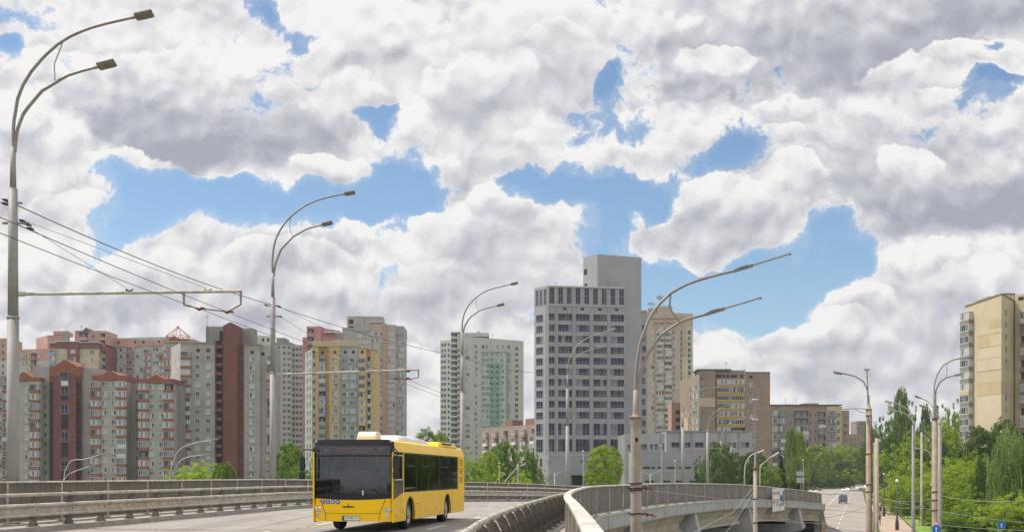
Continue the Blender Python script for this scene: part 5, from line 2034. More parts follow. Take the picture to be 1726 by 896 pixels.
# roof cove: section from cant rail to roof, extruded along y
sec = [(H, CANT), (H - .03, CANT + .12), (H - .10, ROOF - .06), (H - .22, ROOF), (-H + .22, ROOF), (-H + .10, ROOF - .06), (-H + .03, CANT + .12), (-H, CANT), (-H + .06, CANT), (-H + .25, ROOF - .08), (H - .25, ROOF - .08), (H - .06, CANT)]
Mx = Matrix(((1, 0, 0, 0), (0, 0, 1, .34), (0, 1, 0, 0), (0, 0, 0, 1)))
body.extr(sec, Mx, BLn - .36)
# rear wall
body.box(-H + .06, H - .06, BLn - .08, BLn, BOT, ROOF - .1)
o = body.build('body', yellow, bus, bevel=0.012)

# front face pieces: gently bowed in plan
def bow(x): return 0.10 * (x / H) ** 2 * 1.0 + (0.14 * max(0, (abs(x) / H - .88) / .12) ** 2)
def front_strip(b, zlo, zhi, m, n=22, th=.06, xlim=1.0, y_off=0.0, smooth=True, x0=None, x1=None, rake=0.0):
    xs = [(-H * xlim) + (2 * H * xlim) * i / n for i in range(n + 1)] if x0 is None else [x0 + (x1 - x0) * i / n for i in range(n + 1)]
    vs = []
    for x in xs:
        zl = zlo(x) if callable(zlo) else zlo
        zh = zhi(x) if callable(zhi) else zhi
        vs += [(x, bow(x) + y_off, zl), (x, bow(x) + y_off + rake * (zh - zl), zh), (x, bow(x) + y_off + th, zl), (x, bow(x) + y_off + th + rake * (zh - zl), zh)]
    fs = []
    for i in range(n):
        a, c = 4 * i, 4 * i + 4
        fs += [(a, c, c + 1, a + 1)]
    b.add(vs, fs, m, smooth)
    fs = []
    for i in range(n):
        a, c = 4 * i, 4 * i + 4
        fs += [(a + 2, a + 3, c + 3, c + 2), (a, a + 2, c + 2, c), (a + 1, c + 1, c + 3, a + 3)]
    fs += [(0, 1, 3, 2), (4 * n, 4 * n + 2, 4 * n + 3, 4 * n + 1)]
    b.add(vs, fs, m)


edge = lambda x: 0.985 + 0.055 * (abs(x) / H) ** 2
b = MB()
front_strip(b, BOT + .03, lambda x: edge(x) - .0, 0, xlim=.995)
fp = b.build('front_panel', yellow, bus)
# dark lower band, top fascia and windscreen frame
b = MB()
front_strip(b, lambda x: edge(x) + .004, 1.17, 0, xlim=.995)
front_strip(b, 2.31, 2.36, 0, xlim=.985, y_off=.0)
front_strip(b, 2.64, lambda x: ROOF + .005 - .10 * max(0, (abs(x) / H - .86) / .14) ** 1.6, 0, xlim=.985, rake=.3)
for x0, x1 in ((-H * .995, -H * .93), (H * .93, H * .995)):
    front_strip(b, 1.1702, 2.6398, 0, n=4, x0=x0, x1=x1)
b.extr([(x * 1.001, z + .001) for x, z in sec], Matrix(((1, 0, 0, 0), (0, 0, 1, .16), (0, 1, 0, 0), (0, 0, 0, 1))), .18)
for sx in (-1, 1):
    side_panel(b, sx, [(.10, .985), (.20, 1.0), (.20, CANT), (.12, CANT)], H + .003, .06)
b.build('front_surround', black_gloss, bus)
b = MB()
front_strip(b, 1.1702, 2.3098, 0, n=20, x0=-H * .929, x1=H * .929, y_off=.012, th=.012)
ws = b.build('windscreen', glass_screen, bus)
# destination display
b = MB()
front_strip(b, 2.3602, 2.6398, 0, n=20, x0=-H * .929, x1=H * .929, y_off=.012, th=.012)
ds = b.build('destination_display', glass_screen, bus)
b = MB()
b.box(-H * .80, H * .80, .26, .30, 2.36, 2.63)
b.build('display_board', black_matt, ds)


def text(s, size, m, parent, loc, rot, name='lettering', depth=.004, font_scale_x=1.0, align='CENTER'):
    cu = bpy.data.curves.new(name, 'FONT')
    cu.body = s
    cu.size = size
    cu.extrude = depth
    cu.align_x = align
    cu.align_y = 'CENTER'
    t = bpy.data.objects.new(name, cu)
    COL.objects.link(t)
    dg = bpy.context.evaluated_depsgraph_get()
    me = bpy.data.meshes.new_from_object(t.evaluated_get(dg))
    bpy.data.objects.remove(t)
    o = bpy.data.objects.new(name, me)
    me.materials.clear()
    me.materials.append(m)
    COL.objects.link(o)
    if parent: o.parent = parent
    o.location = loc
    o.rotation_euler = rot
    o.scale.x = font_scale_x
    return o


text('20', .17, led_red, ds, (-.86, .20, 2.50), (R_(90), 0, 0), 'route_number', .004, 1.2)
b = MB()
rnd = random.Random(5)
for row, (z0, z1, xa, xb) in enumerate(((2.515, 2.58, -.62, .95), (2.42, 2.485, -.45, .70))):
    x = xa
    while x < xb:
        w = rnd.choice((.02, .03, .045))
        if rnd.random() < .12:
            x += .05
            continue
        b.box(x, x + w * .5, .205, .215, z0 + rnd.choice((0, 0, .015)), z1 - rnd.choice((0, 0, .02)))
        if rnd.random() < .6: b.box(x, x + w, .205, .214, z1 - .012, z1)
        x += w + .014
dots = b.build('route_display', led_red, ds)
dots['kind'] = 'stuff'

# side glazing
for sx in (-1, 1):
    b = MB()
    side_panel(b, sx, [(1.47, SILL), (10.55, SILL), (10.55, CANT), (1.47, CANT)], H - .006, .012)
    gs = b.build('side_windows', glass_side, bus)
    b = MB()
    for c in (3.25, 5.05, 6.95, 8.75): side_panel(b, sx, [(c - .035, SILL), (c + .035, SILL), (c + .035, CANT), (c - .035, CANT)], H + .001, .004)
    side_panel(b, sx, [(1.47, CANT - .05), (10.55, CANT - .05), (10.55, CANT), (1.47, CANT)], H + .0015, .004)
    side_panel(b, sx, [(1.47, SILL), (10.55, SILL), (10.55, SILL + .025), (1.47, SILL + .025)], H + .0015, .004)
    b.build('window_divider', black_gloss, gs)
    for c0, c1 in ((1.85, 3.0), (4.1, 4.9), (7.1, 8.5)):
        b = MB()
        z0, z1 = 2.02, 2.40
        for (a0, a1, q0, q1) in ((c0, c1, z0, z0 + .035), (c0, c0 + .05, z0 + .036, z1), (c1 - .05, c1, z0 + .036, z1), ((c0 + c1) / 2 + .1, (c0 + c1) / 2 + .13, z0 + .036, z1)):
            side_panel(b, sx, [(a0, q0), (a1, q0), (a1, q1), (a0, q1)], H + .006, .004)
        b.build('vent_window', [black_matt], gs)
    # driver's window with grey frame
    b = MB()
    side_panel(b, sx, [(.13, 1.0), (1.40, SILL), (1.40, CANT), (.13, CANT)], H - .010, .010)
    dw = b.build('cab_window', glass_side, bus)
    b = MB()
    for (a0, a1, q0, q1) in ((.22, 1.32, 1.58, 1.63), (.22, .27, 1.631, 2.34), (1.27, 1.32, 1.631, 2.34), (.22, 1.32, 2.341, 2.38)):
        side_panel(b, sx, [(a0, q0), (a1, q0), (a1, q1), (a0, q1)], H - .002, .006)
    b.build('cab_window_frame', grey_frame, dw)
    b = MB()
    side_panel(b, sx, [(.14, 1.01), (1.39, 1.205), (1.39, 1.56), (.14, 1.56)], H - .004, .005)
    b.build('cab_lower_glass', black_gloss, dw)
    # rear grilles
    for k, (z0, z1) in enumerate(((2.10, 2.38), (1.76, 2.04), (1.42, 1.70))):
        b = MB()
        side_panel(b, sx, [(10.75, z0), (11.55, z0), (11.55, z1), (10.75, z1)], H + .008, .01, 0)
        for j in range(4):
            zz = z0 + .03 + j * .065
            side_panel(b, sx, [(10.79, zz), (11.51, zz), (11.51, zz + .035), (10.79, zz + .035)], H + .016, .01, 1)
        b.build('grille', [yellow, vent_mesh], bus)
    # seams and hatches on the skirt
    b = MB()
    for yy, z0, z1 in ((1.05, .42, 1.08), (3.05, .42, .80), (3.75, .42, .80), (5.5, .31, 1.17), (7.0, .31, 1.17), (9.4, .31, 1.17), (10.6, .31, 1.17)):
        if yy in (5.5, 7.0, 9.4, 10.6): z0, z1 = (.32, .50) if yy < 9 else (.32, 1.17)
        side_panel(b, sx, [(yy, z0), (yy + .012, z0), (yy + .012, z1), (yy, z1)], H + .0025, .003)
    side_panel(b, sx, [(3.06, .80), (3.76, .80), (3.76, .81), (3.06, .81)], H + .0025, .003)
    b.build('panel_seam', vent_dark, bus)
    for yy, zz in ((.45, .50), (1.25, .60), (4.6, .55), (6.4, .55), (11.35, .80)):
        b = MB()
        M = Matrix.Translation((sx * (H + .001), yy, zz)) @ Matrix.Rotation(R_(90) * sx, 4, 'Y')
        b.lathe([(.035, -.01), (.035, .012), (0, .016)], 10, 0, M)
        b.build('side_marker', orange_l, bus)
    # wheel-arch lips
    for c in WHEELS:
        b = MB()
        pts = []
        for k in range(17):
            a = math.radians(-18 + 216 * k / 16)
            pts.append((sx * (H + .004), c + .565 * math.cos(a), .48 + .565 * math.sin(a)))
        b.tube(pts, .018, 6)
        b.build('wheel_arch', black_matt, bus)

# front details --------------------------------------------------------------
def fy(x): return bow(x)
# pictogram discs
for k, px in enumerate((-.93, -.77, -.61, -.45)):
    b = MB()
    M = Matrix.Translation((px, fy(px) - .012, .925)) @ Matrix.Rotation(R_(90), 4, 'X')
    b.lathe([(0, .004), (.066, .004), (.066, -.01)], 20, 0, M, sm=False)
    d = b.build('pictogram', plate_blue, bus)
    b = MB()
    q = Vector((px, fy(px) - .018, .925))
    def dot(dx, dz, r):
        b.lathe([(0, .002), (r, .002), (r, -.002)], 10, 0, Matrix.Translation(q + Vector((dx, 0, dz))) @ Matrix.Rotation(R_(90), 4, 'X'), sm=False)
    def bar(x0, z0, x1, z1, w=.006):
        b.tube([q + Vector((x0, 0, z0)), q + Vector((x1, 0, z1))], w, 5)
    if k == 0:      # wheelchair
        dot(-.006, .040, .010); bar(-.006, .028, -.002, -.004); bar(-.002, -.004, .024, -.006); bar(.024, -.006, .030, -.034)
        n = 10
        for j in range(n): bar(-.006 + .026 * math.cos(math.pi * (.6 + j / n * 1.2)), -.014 + .026 * math.sin(math.pi * (.6 + j / n * 1.2)), -.006 + .026 * math.cos(math.pi * (.6 + (j + 1) / n * 1.2)), -.014 + .026 * math.sin(math.pi * (.6 + (j + 1) / n * 1.2)), .004)
    elif k == 1:    # standing figure with stick
        dot(0, .040, .011); bar(0, .026, 0, -.004, .010); bar(0, -.004, -.012, -.040, .006); bar(0, -.004, .012, -.040, .006); bar(.004, .018, .022, -.004, .005)
    elif k == 2:    # pram
        bar(-.03, .012, .02, .012, .007); bar(-.026, -.006, .016, -.006, .010); bar(.02, .012, .036, .030, .005); dot(-.018, -.030, .010); dot(.014, -.030, .010)
    else:           # dog
        bar(-.024, .002, .018, .004, .011); bar(.018, .004, .032, .020, .009); bar(-.022, 0, -.024, -.034, .005); bar(.016, 0, .018, -.034, .005); bar(-.026, .006, -.040, .020, .004)
    b.build('symbol', letter_white, d)
# emblem: bar of fine strokes with a peaked centre
b = MB()
ye = fy(-.10) - .012
b.extr([(-.045, .0), (.045, .0), (.012, .055), (0, .135), (-.012, .055)], Matrix(((1, 0, 0, -.12), (0, 0, 1, ye), (0, 1, 0, .765), (0, 0, 0, 1))), .012)
for k in range(6):
    for s in (-1, 1):
        x0 = -.12 + s * (.052 + k * .026)
        h = .040 - k * .004
        b.extr([(x0 - .011, 0), (x0 + .009, 0), (x0 + .009, h), (x0 - .004, h)], Matrix(((1, 0, 0, 0), (0, 0, 1, ye), (0, 1, 0, .767), (0, 0, 0, 1))), .010)
b.box(-.29, .05, ye, ye + .01, .755, .763)
b.build('emblem', letter_black, bus)
# seams
b = MB()
def seam(pts, w=.008):
    b.tube([(x, fy(x) - .002, z) for x, z in pts], w, 5)
for s in (-1, 1):
    seam([(s * 1.03, .995), (s * .985, .90), (s * .90, .70), (s * .855, .52), (s * .835, .34)])
seam([(-.865 + i * .0865 * 2, .585 - .012 * (1 - abs(i - 5) / 5)) for i in range(11)], .006)
b.build('panel_seam', vent_dark, bus)
# headlights: three per side, each its own part
for s in (-1, 1):
    for (hx, hz, r) in ((1.165, .70, .062), (1.03, .69, .058), (1.10, .50, .060)):
        x = s * hx * .985
        b = MB()
        M = Matrix.Translation((x, fy(x) - .006, hz)) @ Matrix.Rotation(R_(90), 4, 'X') @ Matrix.Rotation(s * -.16, 4, 'Y')
        b.lathe([(r * .80, -.005), (r * .84, .012), (r, .014), (r + .012, .006), (r + .014, -.02)], 18, 1, M)
        b.lathe([(0, .008), (r * .5, .006), (r * .80, -.004)], 18, 0, M)
        b.build('headlight', [lamp_glass, chrome], bus)
    for (hx, hz, r, mm) in ((1.20, .93, .022, orange_l), (1.06, .935, .014, black_matt)):
        x = s * hx * .98
        b = MB()
        b.lathe([(0, .014), (r, .010), (r, -.01)], 10, 0, Matrix.Translation((x, fy(x), hz)) @ Matrix.Rotation(R_(90), 4, 'X'))
        b.build('marker_lamp', mm, bus)
    b = MB()
    b.lathe([(0, .02), (.03, .014), (.03, -.01)], 10, 0, Matrix.Translation((s * 1.17, fy(1.17) + .06, 2.77)) @ Matrix.Rotation(R_(90), 4, 'X'))
    b.build('marker_lamp', lamp_glass, bus)
# number plate
b = MB()
b.box(-.30, .24, fy(.3) - .022, fy(.3) - .008, .365, .49)
pl_ = b.build('number_plate', plate_white, bus, bevel=.004)
b = MB(); b.box(-.297, -.235, fy(.3) - .025, fy(.3) - .0215, .368, .487)
b.build('country_strip', plate_blue, pl_)
text('KA 4951 BT', .098, letter_black, pl_, (.005, fy(.3) - .024, .428), (R_(90), 0, 0), 'plate_lettering', .0015, .82)
# black frame of plate
b = MB()
for (x0, x1, z0, z1) in ((-.31, .25, .355, .365), (-.31, .25, .49, .50), (-.31, -.30, .365, .49), (.24, .25, .365, .49)): b.box(x0, x1, fy(.3) - .024, fy(.3) - .006, z0, z1)
b.build('plate_frame', black_matt, pl_)
# wipers
for (x0, z0, x1, z1, x2, z2) in ((-.05, 1.10, -.55, 1.24, .12, 1.22), (.62, 1.10, .15, 1.30, .85, 1.02)):
    b = MB()
    b.tube([(x0 + .45, fy(.5) - .03, z0 - .02), (x1 + .5, fy(.2) - .045, z1)], .012, 6)
    b.tube([(x1, fy(x1) - .04, z1 + .02), (x2 + .35, fy(.4) - .04, z1 - .01)], .012, 6)
    b.build('wiper', black_matt, bus)
b = MB()
b.box(.33, .37, fy(.35) - .05, fy(.35) - .02, 1.14, 1.28)
b.build('wiper_cap', cream_pod, bus)
# mirrors
def mirror(sx, parts, hang):
    b = MB()
    b.tube(hang, .020, 8)
    m_ = b.build('mirror_arm', black_matt, bus)
    for (x, y, z, w, h) in parts:
        b = MB()
        n = 10
        b.extr([(w / 2 * math.copysign(abs(math.cos(t)) ** .55, math.cos(t)), h / 2 * math.copysign(abs(math.sin(t)) ** .55, math.sin(t))) for t in [2 * math.pi * k / 20 for k in range(20)]],
               Matrix(((1, 0, 0, x), (0, 0, 1, y - .06), (0, 1, 0, z), (0, 0, 0, 1))), .12)
        b.build('mirror', black_matt, m_, bevel=.02)
mirror(-1, [(-1.47, -.30, 2.10, .15, .46), (-1.50, -.28, 1.73, .18, .22)], [(-1.2, .05, 2.48), (-1.28, -.12, 2.52), (-1.49, -.30, 2.52), (-1.50, -.31, 2.40), (-1.49, -.30, 1.70)])
mirror(1, [(1.42, -.18, 2.12, .19, .46), (1.42, -.18, 1.76, .19, .28)], [(1.2, .08, 2.40), (1.26, -.05, 2.52), (1.40, -.16, 2.54), (1.47, -.2, 2.45), (1.46, -.19, 1.7)])

# underbody, wheels
b = MB()
b.box(-H + .08, H - .08, .35, BLn - .3, .34, .42)
b.box(-H + .5, H - .5, 2.9, 7.8, .22, .34)
b.box(-H + .35, H - .35, 9.1, BLn - .4, .25, .40)
b.box(-.9, .9, 2.25, 2.39, .40, .50)
b.box(-.9, .9, 8.35, 8.49, .40, .50)
b.build('underbody', under, bus)
wheel0 = None
for sx in (-1, 1):
    for c in WHEELS:
        xo = sx * (H - .06)
        if wheel0 is None or True:
            w_ = MB()
            M = Matrix.Translation((xo, c, .48)) @ Matrix.Rotation(R_(90) * sx, 4, 'Y')
            w_.lathe([(.29, 0), (.40, .005), (.46, -.02), (.48, -.06), (.48, -.24), (.46, -.28), (.29, -.30)], 32, 0, M)
            wh_ = w_.build('wheel', rubber, bus)
            w_ = MB()
            w_.lathe([(.29, -.005), (.285, -.02), (.25, -.05), (.24, -.06), (.13, -.02), (.11, .02), (.06, .03), (0, .03)], 28, 0, M)
            for k in range(10):
                a = 2 * math.pi * k / 10
                w_.lathe([(.013, -.05), (.013, .012), (0, .016)], 6, 0, M @ Matrix.Translation((.175 * math.cos(a), .175 * math.sin(a), -.01)))
            w_.build('rim', steel_rim, wh_)
# roof equipment
b = MB()
sec = [(-.36 + .0, 0), (.36, 0), (.36, .18), (.30, .30), (.16, .38), (-.16, .38), (-.30, .30), (-.36, .18)]
M = Matrix(((0, 0, 1, -.12), (1, 0, 0, 1.35), (0, 1, 0, ROOF - .005), (0, 0, 0, 1)))
b.extr([(p[0] * 1.0, p[1] * .76) for p in sec], M, .60)
o = b.build('roof_unit', cream_pod, bus, bevel=.02)
b = MB()
b.lathe([(.0, .012), (.10, .012), (.10, .02), (.125, .02), (.125, -.01)], 16, 0, Matrix.Translation((.475, 1.35, ROOF + .15)) @ Matrix.Rotation(R_(90), 4, 'Y'))
b.build('fan_cap', cream_pod, o)
b = MB()
b.extr([(p[0] * 1.22, p[1] + .0) for p in [(-.1, .285), (.1, .285), (.1, .296), (-.1, .296)]], Matrix(((0, 0, 1, -.06), (1, 0, 0, 1.35), (0, 1, 0, ROOF - .005), (0, 0, 0, 1))), .5)
b.build('pod_lid', white_pod, o)
b = MB()
vs = []
prof = [(2.1, .04), (2.5, .20), (3.0, .24), (5.6, .24), (6.3, .20), (6.9, .12), (7.3, .04)]
for (y, h) in prof:
    for (x, k) in ((-.55, 0), (-.50, .8), (-.3, 1), (.3 + .35, 1), (.52 + .35, .8), (.57 + .35, 0)):
        vs.append((x, y, ROOF - .01 + h * k))
n = 6
b.add(vs, [(i * n + j, i * n + j + 1, (i + 1) * n + j + 1, (i + 1) * n + j) for i in range(len(prof) - 1) for j in range(n - 1)] , 0, True)
b.add(vs, [tuple(range(6)), tuple(range(36, 42))])
b.build('roof_fairing', white_pod, bus)
b = MB()
vs = []
for (y, h) in ((7.7, .0), (8.1, .17), (10.3, .19), (10.9, .18), (11.3, .05)):
    for (x, k) in ((-1.0, 0), (-.94, .9), (-.8, 1), (.85, 1), (1.03, .85), (1.13, 0)):
        vs.append((x, y, ROOF - .012 + h * k))
b.add(vs, [(i * 6 + j, i * 6 + j + 1, (i + 1) * 6 + j + 1, (i + 1) * 6 + j) for i in range(4) for j in range(5)])
eh = b.build('engine_hatch', yellow, bus, bevel=.02)
b = MB()
b.box(1.00, 1.09, 8.4, 10.2, ROOF + .045, ROOF + .125)
b.build('hatch_grille', vent_dark, eh)
b = MB()
b.lathe([(.07, 0), (.07, .10), (.05, .14), (0, .15)], 12, 0, Matrix.Translation((.2, 9.6, ROOF + .17)))
b.build('roof_beacon', mat('beacon_brown', (.10, .05, .03), .5), bus)

# interior
b = MB()
b.box(-H + .12, H - .12, .3, BLn - .3, .46, .50)
b.box(-H + .14, H - .14, 1.65, 1.70, .51, 1.9)
b.box(-H + .12, H - .12, BLn - .5, BLn - .45, .5, 2.3)
fl_ = b.build('cabin_floor', inside_grey, bus)
b = MB()
b.box(-H + .2, H - .2, .33, .62, .9, 1.20)
b.build('dashboard', black_matt, bus)
b = MB()
b.tube([(.60 + .21 * math.cos(t), .72 + .08 * math.sin(t), 1.22 + .19 * math.sin(t)) for t in [2 * math.pi * k / 18 for k in range(19)]], .016, 6)
b.build('steering_wheel', black_matt, bus)
seat_me = None
for r in range(9):
    for sx in (-1, 1):
        y = 3.1 + r * .86
        b = MB()
        if seat_me is None:
            b.box(-.42, .42, -.22, .22, 0, .10)
            b.box(-.42, .42, .16, .26, .10, .62)
            seat = b.build('passenger_seat', seat_blue, bus, loc=(sx * .75, y, .92))
            seat_me = seat
        else:
            seat = seat_me.copy()
            COL.objects.link(seat)
            seat.location = (sx * .75, y, .92)
for (x, y) in ((-.45, 2.0), (.5, 3.2), (-.5, 5.0), (.5, 6.5), (-.5, 8.0), (-.85, .9)):
    b = MB()
    b.tube([(x, y, .5), (x, y, 2.7)], .018, 8)
    b.build('grab_pole', orange_l if x < -.8 else yellow, bus)
b = MB()
b.box(.33, .88, 1.15, 1.30, .9, 1.75); b.box(.33, .88, .85, 1.20, .9, 1.0)
b.build('driver_seat', black_matt, bus)

# driver: seated, hands on the wheel
J = [(0, .0, 0), (0, -.01, .18), (0, -.02, .40), (0, -.03, .52), (0, -.04, .60),
     (.17, -.03, .47), (.24, -.16, .27), (.17, -.36, .26), (.14, -.42, .27),
     (-.17, -.03, .47), (-.24, -.16, .27), (-.17, -.36, .26), (-.14, -.42, .27),
     (.10, -.08, -.02), (.13, -.45, .0), (.13, -.48, -.36), (.13, -.58, -.40),
     (-.10, -.08, -.02), (-.13, -.45, .0), (-.13, -.48, -.36), (-.13, -.58, -.40)]
Rr = [(.15, .12), (.15, .11), (.17, .11), (.10, .08), .055, .06, .045, .032, .035, .06, .045, .032, .035, .09, .065, .05, .04, .09, .065, .05, .04]
E = [(0, 1), (1, 2), (2, 3), (3, 4), (2, 5), (5, 6), (6, 7), (7, 8), (2, 9), (9, 10), (10, 11), (11, 12), (0, 13), (13, 14), (14, 15), (15, 16), (0, 17), (17, 18), (18, 19), (19, 20)]
def region(c):
    if c.y < -.33 and c.z > .15: return 2
    if c.z > .54: return 2
    if c.z < .03: return 1
    return 0
drv = person(None, 'person', J, Rr, E, ([shirt_light, trouser, skin_m], region), head=(0, -.06, .74, 0), hair=hair_dark)
drv.matrix_world = Matrix.Translation((bus_o.x, bus_o.y, 0)) @ Matrix.Rotation(-ang, 4, 'Z') @ Matrix.Translation((.60, 1.05, 1.02))
tag(drv, 'bus driver in a light shirt seated at the wheel behind the windscreen', 'person')
# fingers closed round the rim
b = MB()
for s in (-1, 1):
    for k in range(4):
        x0, z0 = s * (.14 + .0), .25 + k * .021
        ln = (.028, .034, .032, .024)[k]
        b.tube([(x0, -.42, z0), (x0 - s * .018, -.46, z0), (x0 - s * .034, -.462 + .0, z0), (x0 - s * .038, -.462 + ln, z0)], [.010, .0095, .009, .008], 6)
    b.tube([(s * .13, -.40, .285), (s * .10, -.425, .30), (s * .085, -.44, .295)], [.011, .010, .009], 6)
b.build('fingers', skin_m, drv)

# ================================================================== lamp posts and poles
pole_grey = mat('pole_grey', (0.24, 0.23, 0.22), 0.6, var=0.08, vscale=1.0, streak=0.25)
pole_light = mat('pole_light_grey', (0.29, 0.28, 0.27), 0.6, var=0.06, vscale=1.0, streak=0.15)
arm_grey = mat('lamp_arm', (0.27, 0.24, 0.22), 0.5, var=0.1, vscale=2)
head_grey = mat('lamp_head', (0.24, 0.215, 0.17), 0.5, var=0.1)
head_light = mat('lamp_head_light', (0.42, 0.42, 0.42), 0.5, var=0.1)
conc_pole = mat('concrete_pole', (0.36, 0.315, 0.27), 0.9, var=0.14, vscale=1.5, streak=0.35, grime=(.25, .19, .14), bump=.2)
conc_rust = mat('concrete_pole_rusty', (0.34, 0.265, 0.20), 0.9, var=0.2, vscale=0.7, streak=0.75, grime=(.24, .10, .045), bump=.2)
conc_tan = mat('concrete_pole_tan', (0.37, 0.30, 0.225), 0.9, var=0.15, vscale=0.8, streak=0.4, grime=(.28, .19, .12))
insul = mat('insulator', (0.04, 0.035, 0.03), 0.5)
wire_m = mat('wire_dark', (0.045, 0.04, 0.04), 0.5)
wire_l = mat('wire_light', (0.30, 0.29, 0.28), 0.4)


def smooth_curve(P, step=.12):
    return catmull(P, step)


def lamp_head(parent, p, d, size, m, tilt=0.0):
    """flat LED head: plate with ribs and clamp, pointing along d"""
    b = MB()
    L, w, t = size
    d = Vector(d).normalized()
    s = Vector((-d.y, d.x, 0)).normalized()
    u = d.cross(s) * -1
    M = Matrix.Translation(p) @ Matrix((d, s, u)).transposed().to_4x4() @ Matrix.Rotation(tilt, 4, 'X')
    b.box(0, L, -w / 2, w / 2, -t / 2, t * .2, 0, M)
    b.box(L * .1, L * .9, -w * .42, w * .42, t * .2, t * .8, 0, M)
    for k in range(5):
        x = L * (.15 + k * .16)
        b.box(x, x + L * .04, -w * .40, w * .40, t * .8, t * 1.25, 0, M)
    b.box(-L * .22, L * .04, -w * .14, w * .14, -t * .5, t * .5, 0, M)
    b.build('lamp_head', m, parent)


def double_lamp(px, Yp, z_base, sections, arms, label, pole_m, name='street_lamp', group=None, head_m=None, hs=(.62, .34, .10), tilt=.5, yaw=0.0, link=None, ad=.055, arm_m=None, cat='street lamp'):
    """sections: [(z0, r0, z1, r1)] in world z; arms: list of [(dx, z)...] curves starting on the pole top"""
    X0 = (px - CX) / FPX * Yp
    O = Vector((X0, Yp, z_base))
    root = empty(name, O, 0, label, cat, group)
    c, s = math.cos(yaw), math.sin(yaw)
    b = MB()
    for i, (z0, r0, z1, r1) in enumerate(sections):
        b.lathe([(0, z0 - z_base), (r0, z0 - z_base), (r1, z1 - z_base), (0, z1 - z_base)], 18, 0)
        if i:
            b.lathe([(r0 * 1.0, z0 - z_base - .04), (r0 * 1.22, z0 - z_base - .03), (r0 * 1.22, z0 - z_base + .03), (r0, z0 - z_base + .05)], 18, 0)
    b.build('pole', pole_m, root)
    curves = []
    for k, arm in enumerate(arms):
        P = smooth_curve([(dx * c, dx * s, z - z_base) for dx, z in arm], .25)
        b = MB()
        b.tube(P, [ad * (1.0 - .25 * i / len(P)) for i in range(len(P))], 8)
        a = b.build('arm', arm_m or arm_grey, root)
        curves.append(P)
        d = (P[-1] - P[-3]).normalized()
        lamp_head(a, P[-1], d, hs, head_m or head_grey, tilt)
    if link and len(curves) == 2:
        p, q = curves[0][int(len(curves[0]) * link[0])], curves[1][int(len(curves[1]) * link[1])]
        b = MB()
        mid = (p + q) / 2 + Vector((-.12 * (p - q).length, 0, -.06 * (p - q).length))
        b.tube(smooth_curve([p, mid, q], .2), link[2], 6)
        b.build('brace', arm_m or arm_grey, root)
    return root


def zpx(py, Y): return EYE + (HY - py) / FPX * Y
def dxm(px, p0, Y): return (px - p0) / FPX * Y


def armpts(px0, Y, pts): return [(dxm(px, px0, Y), zpx(py, Y)) for px, py in pts]


# pole 1 (front left)
Y1 = 38.6
zb1 = .15
p1 = double_lamp(22, Y1, zb1, [(zb1, .215, zpx(535, Y1), .185), (zpx(535, Y1), .170, zpx(319, Y1), .145), (zpx(319, Y1), .105, zpx(248, Y1), .085)],
                 [armpts(22, Y1, [(23, 256), (22.5, 210), (30, 165), (53, 120), (98, 74), (150, 48), (228, 29)]),
                  armpts(22, Y1, [(25, 256), (28, 222), (40, 190), (70, 154), (112, 128), (165, 113)])],
                 'tall grey tapered street lamp with two curved arms, nearest the left edge', pole_light, group='double armed lamps along the left parapet',
                 hs=(.60, .34, .06), tilt=.35, link=(.62, .66, .018), ad=.062)
# pole 2
Y2 = 63.5
p2 = double_lamp(460, Y2, .15, [(.15, .19, zpx(628, Y2), .165), (zpx(628, Y2), .15, zpx(502, Y2), .13), (zpx(502, Y2), .095, zpx(460, Y2), .08)],
                 [armpts(460, Y2, [(459.5, 465), (459, 440), (464, 405), (483, 372), (515, 346), (550, 333), (581, 327)]),
                  armpts(460, Y2, [(461.5, 465), (464, 445), (474, 420), (495, 398), (518, 385), (543, 379)])],
                 'grey street lamp with two curved arms rising left of the bus', pole_light, group='double armed lamps along the left parapet', hs=(.58, .32, .06), tilt=.35, link=(.5, .6, .018), ad=.06)
Y3 = 91
zb3 = zdeck(Y3) + .15
p3 = double_lamp(779.5, Y3, zb3, [(zb3, .19, zpx(660, Y3), .17), (zpx(660, Y3), .15, zpx(600, Y3), .13), (zpx(600, Y3), .10, zpx(560, Y3), .08)],
                 [armpts(779.5, Y3, [(779, 562), (779, 545), (785, 522), (800, 503), (822, 489), (861, 479)]),
                  armpts(779.5, Y3, [(780.5, 562), (783, 550), (792, 535), (808, 523), (838, 515)])],
                 'grey street lamp with two curved arms in front of the green striped tower', pole_light, group='double armed lamps along the left parapet', hs=(.58, .32, .06), tilt=.35, link=(.5, .6, .018), ad=.06)
Y4 = 108
zb4 = zdeck(Y4) + .15
p4 = double_lamp(956.5, Y4, zb4, [(zb4, .19, zpx(718, Y4), .165), (zpx(718, Y4), .13, zpx(655, Y4), .13), (zpx(655, Y4), .08, zpx(632, Y4), .07)],
                 [armpts(956.5, Y4, [(956, 634), (956, 620), (962, 600), (975, 580), (995, 567), (1029, 556)]),
                  armpts(956.5, Y4, [(957, 634), (960, 622), (968, 606), (982, 594), (1007, 586)])],
                 'pale street lamp with two curved arms in front of the office tower', pole_light, group='double armed lamps along the left parapet', hs=(.5, .34, .07), arm_m=pole_light, head_m=head_light, tilt=.3, ad=.05)
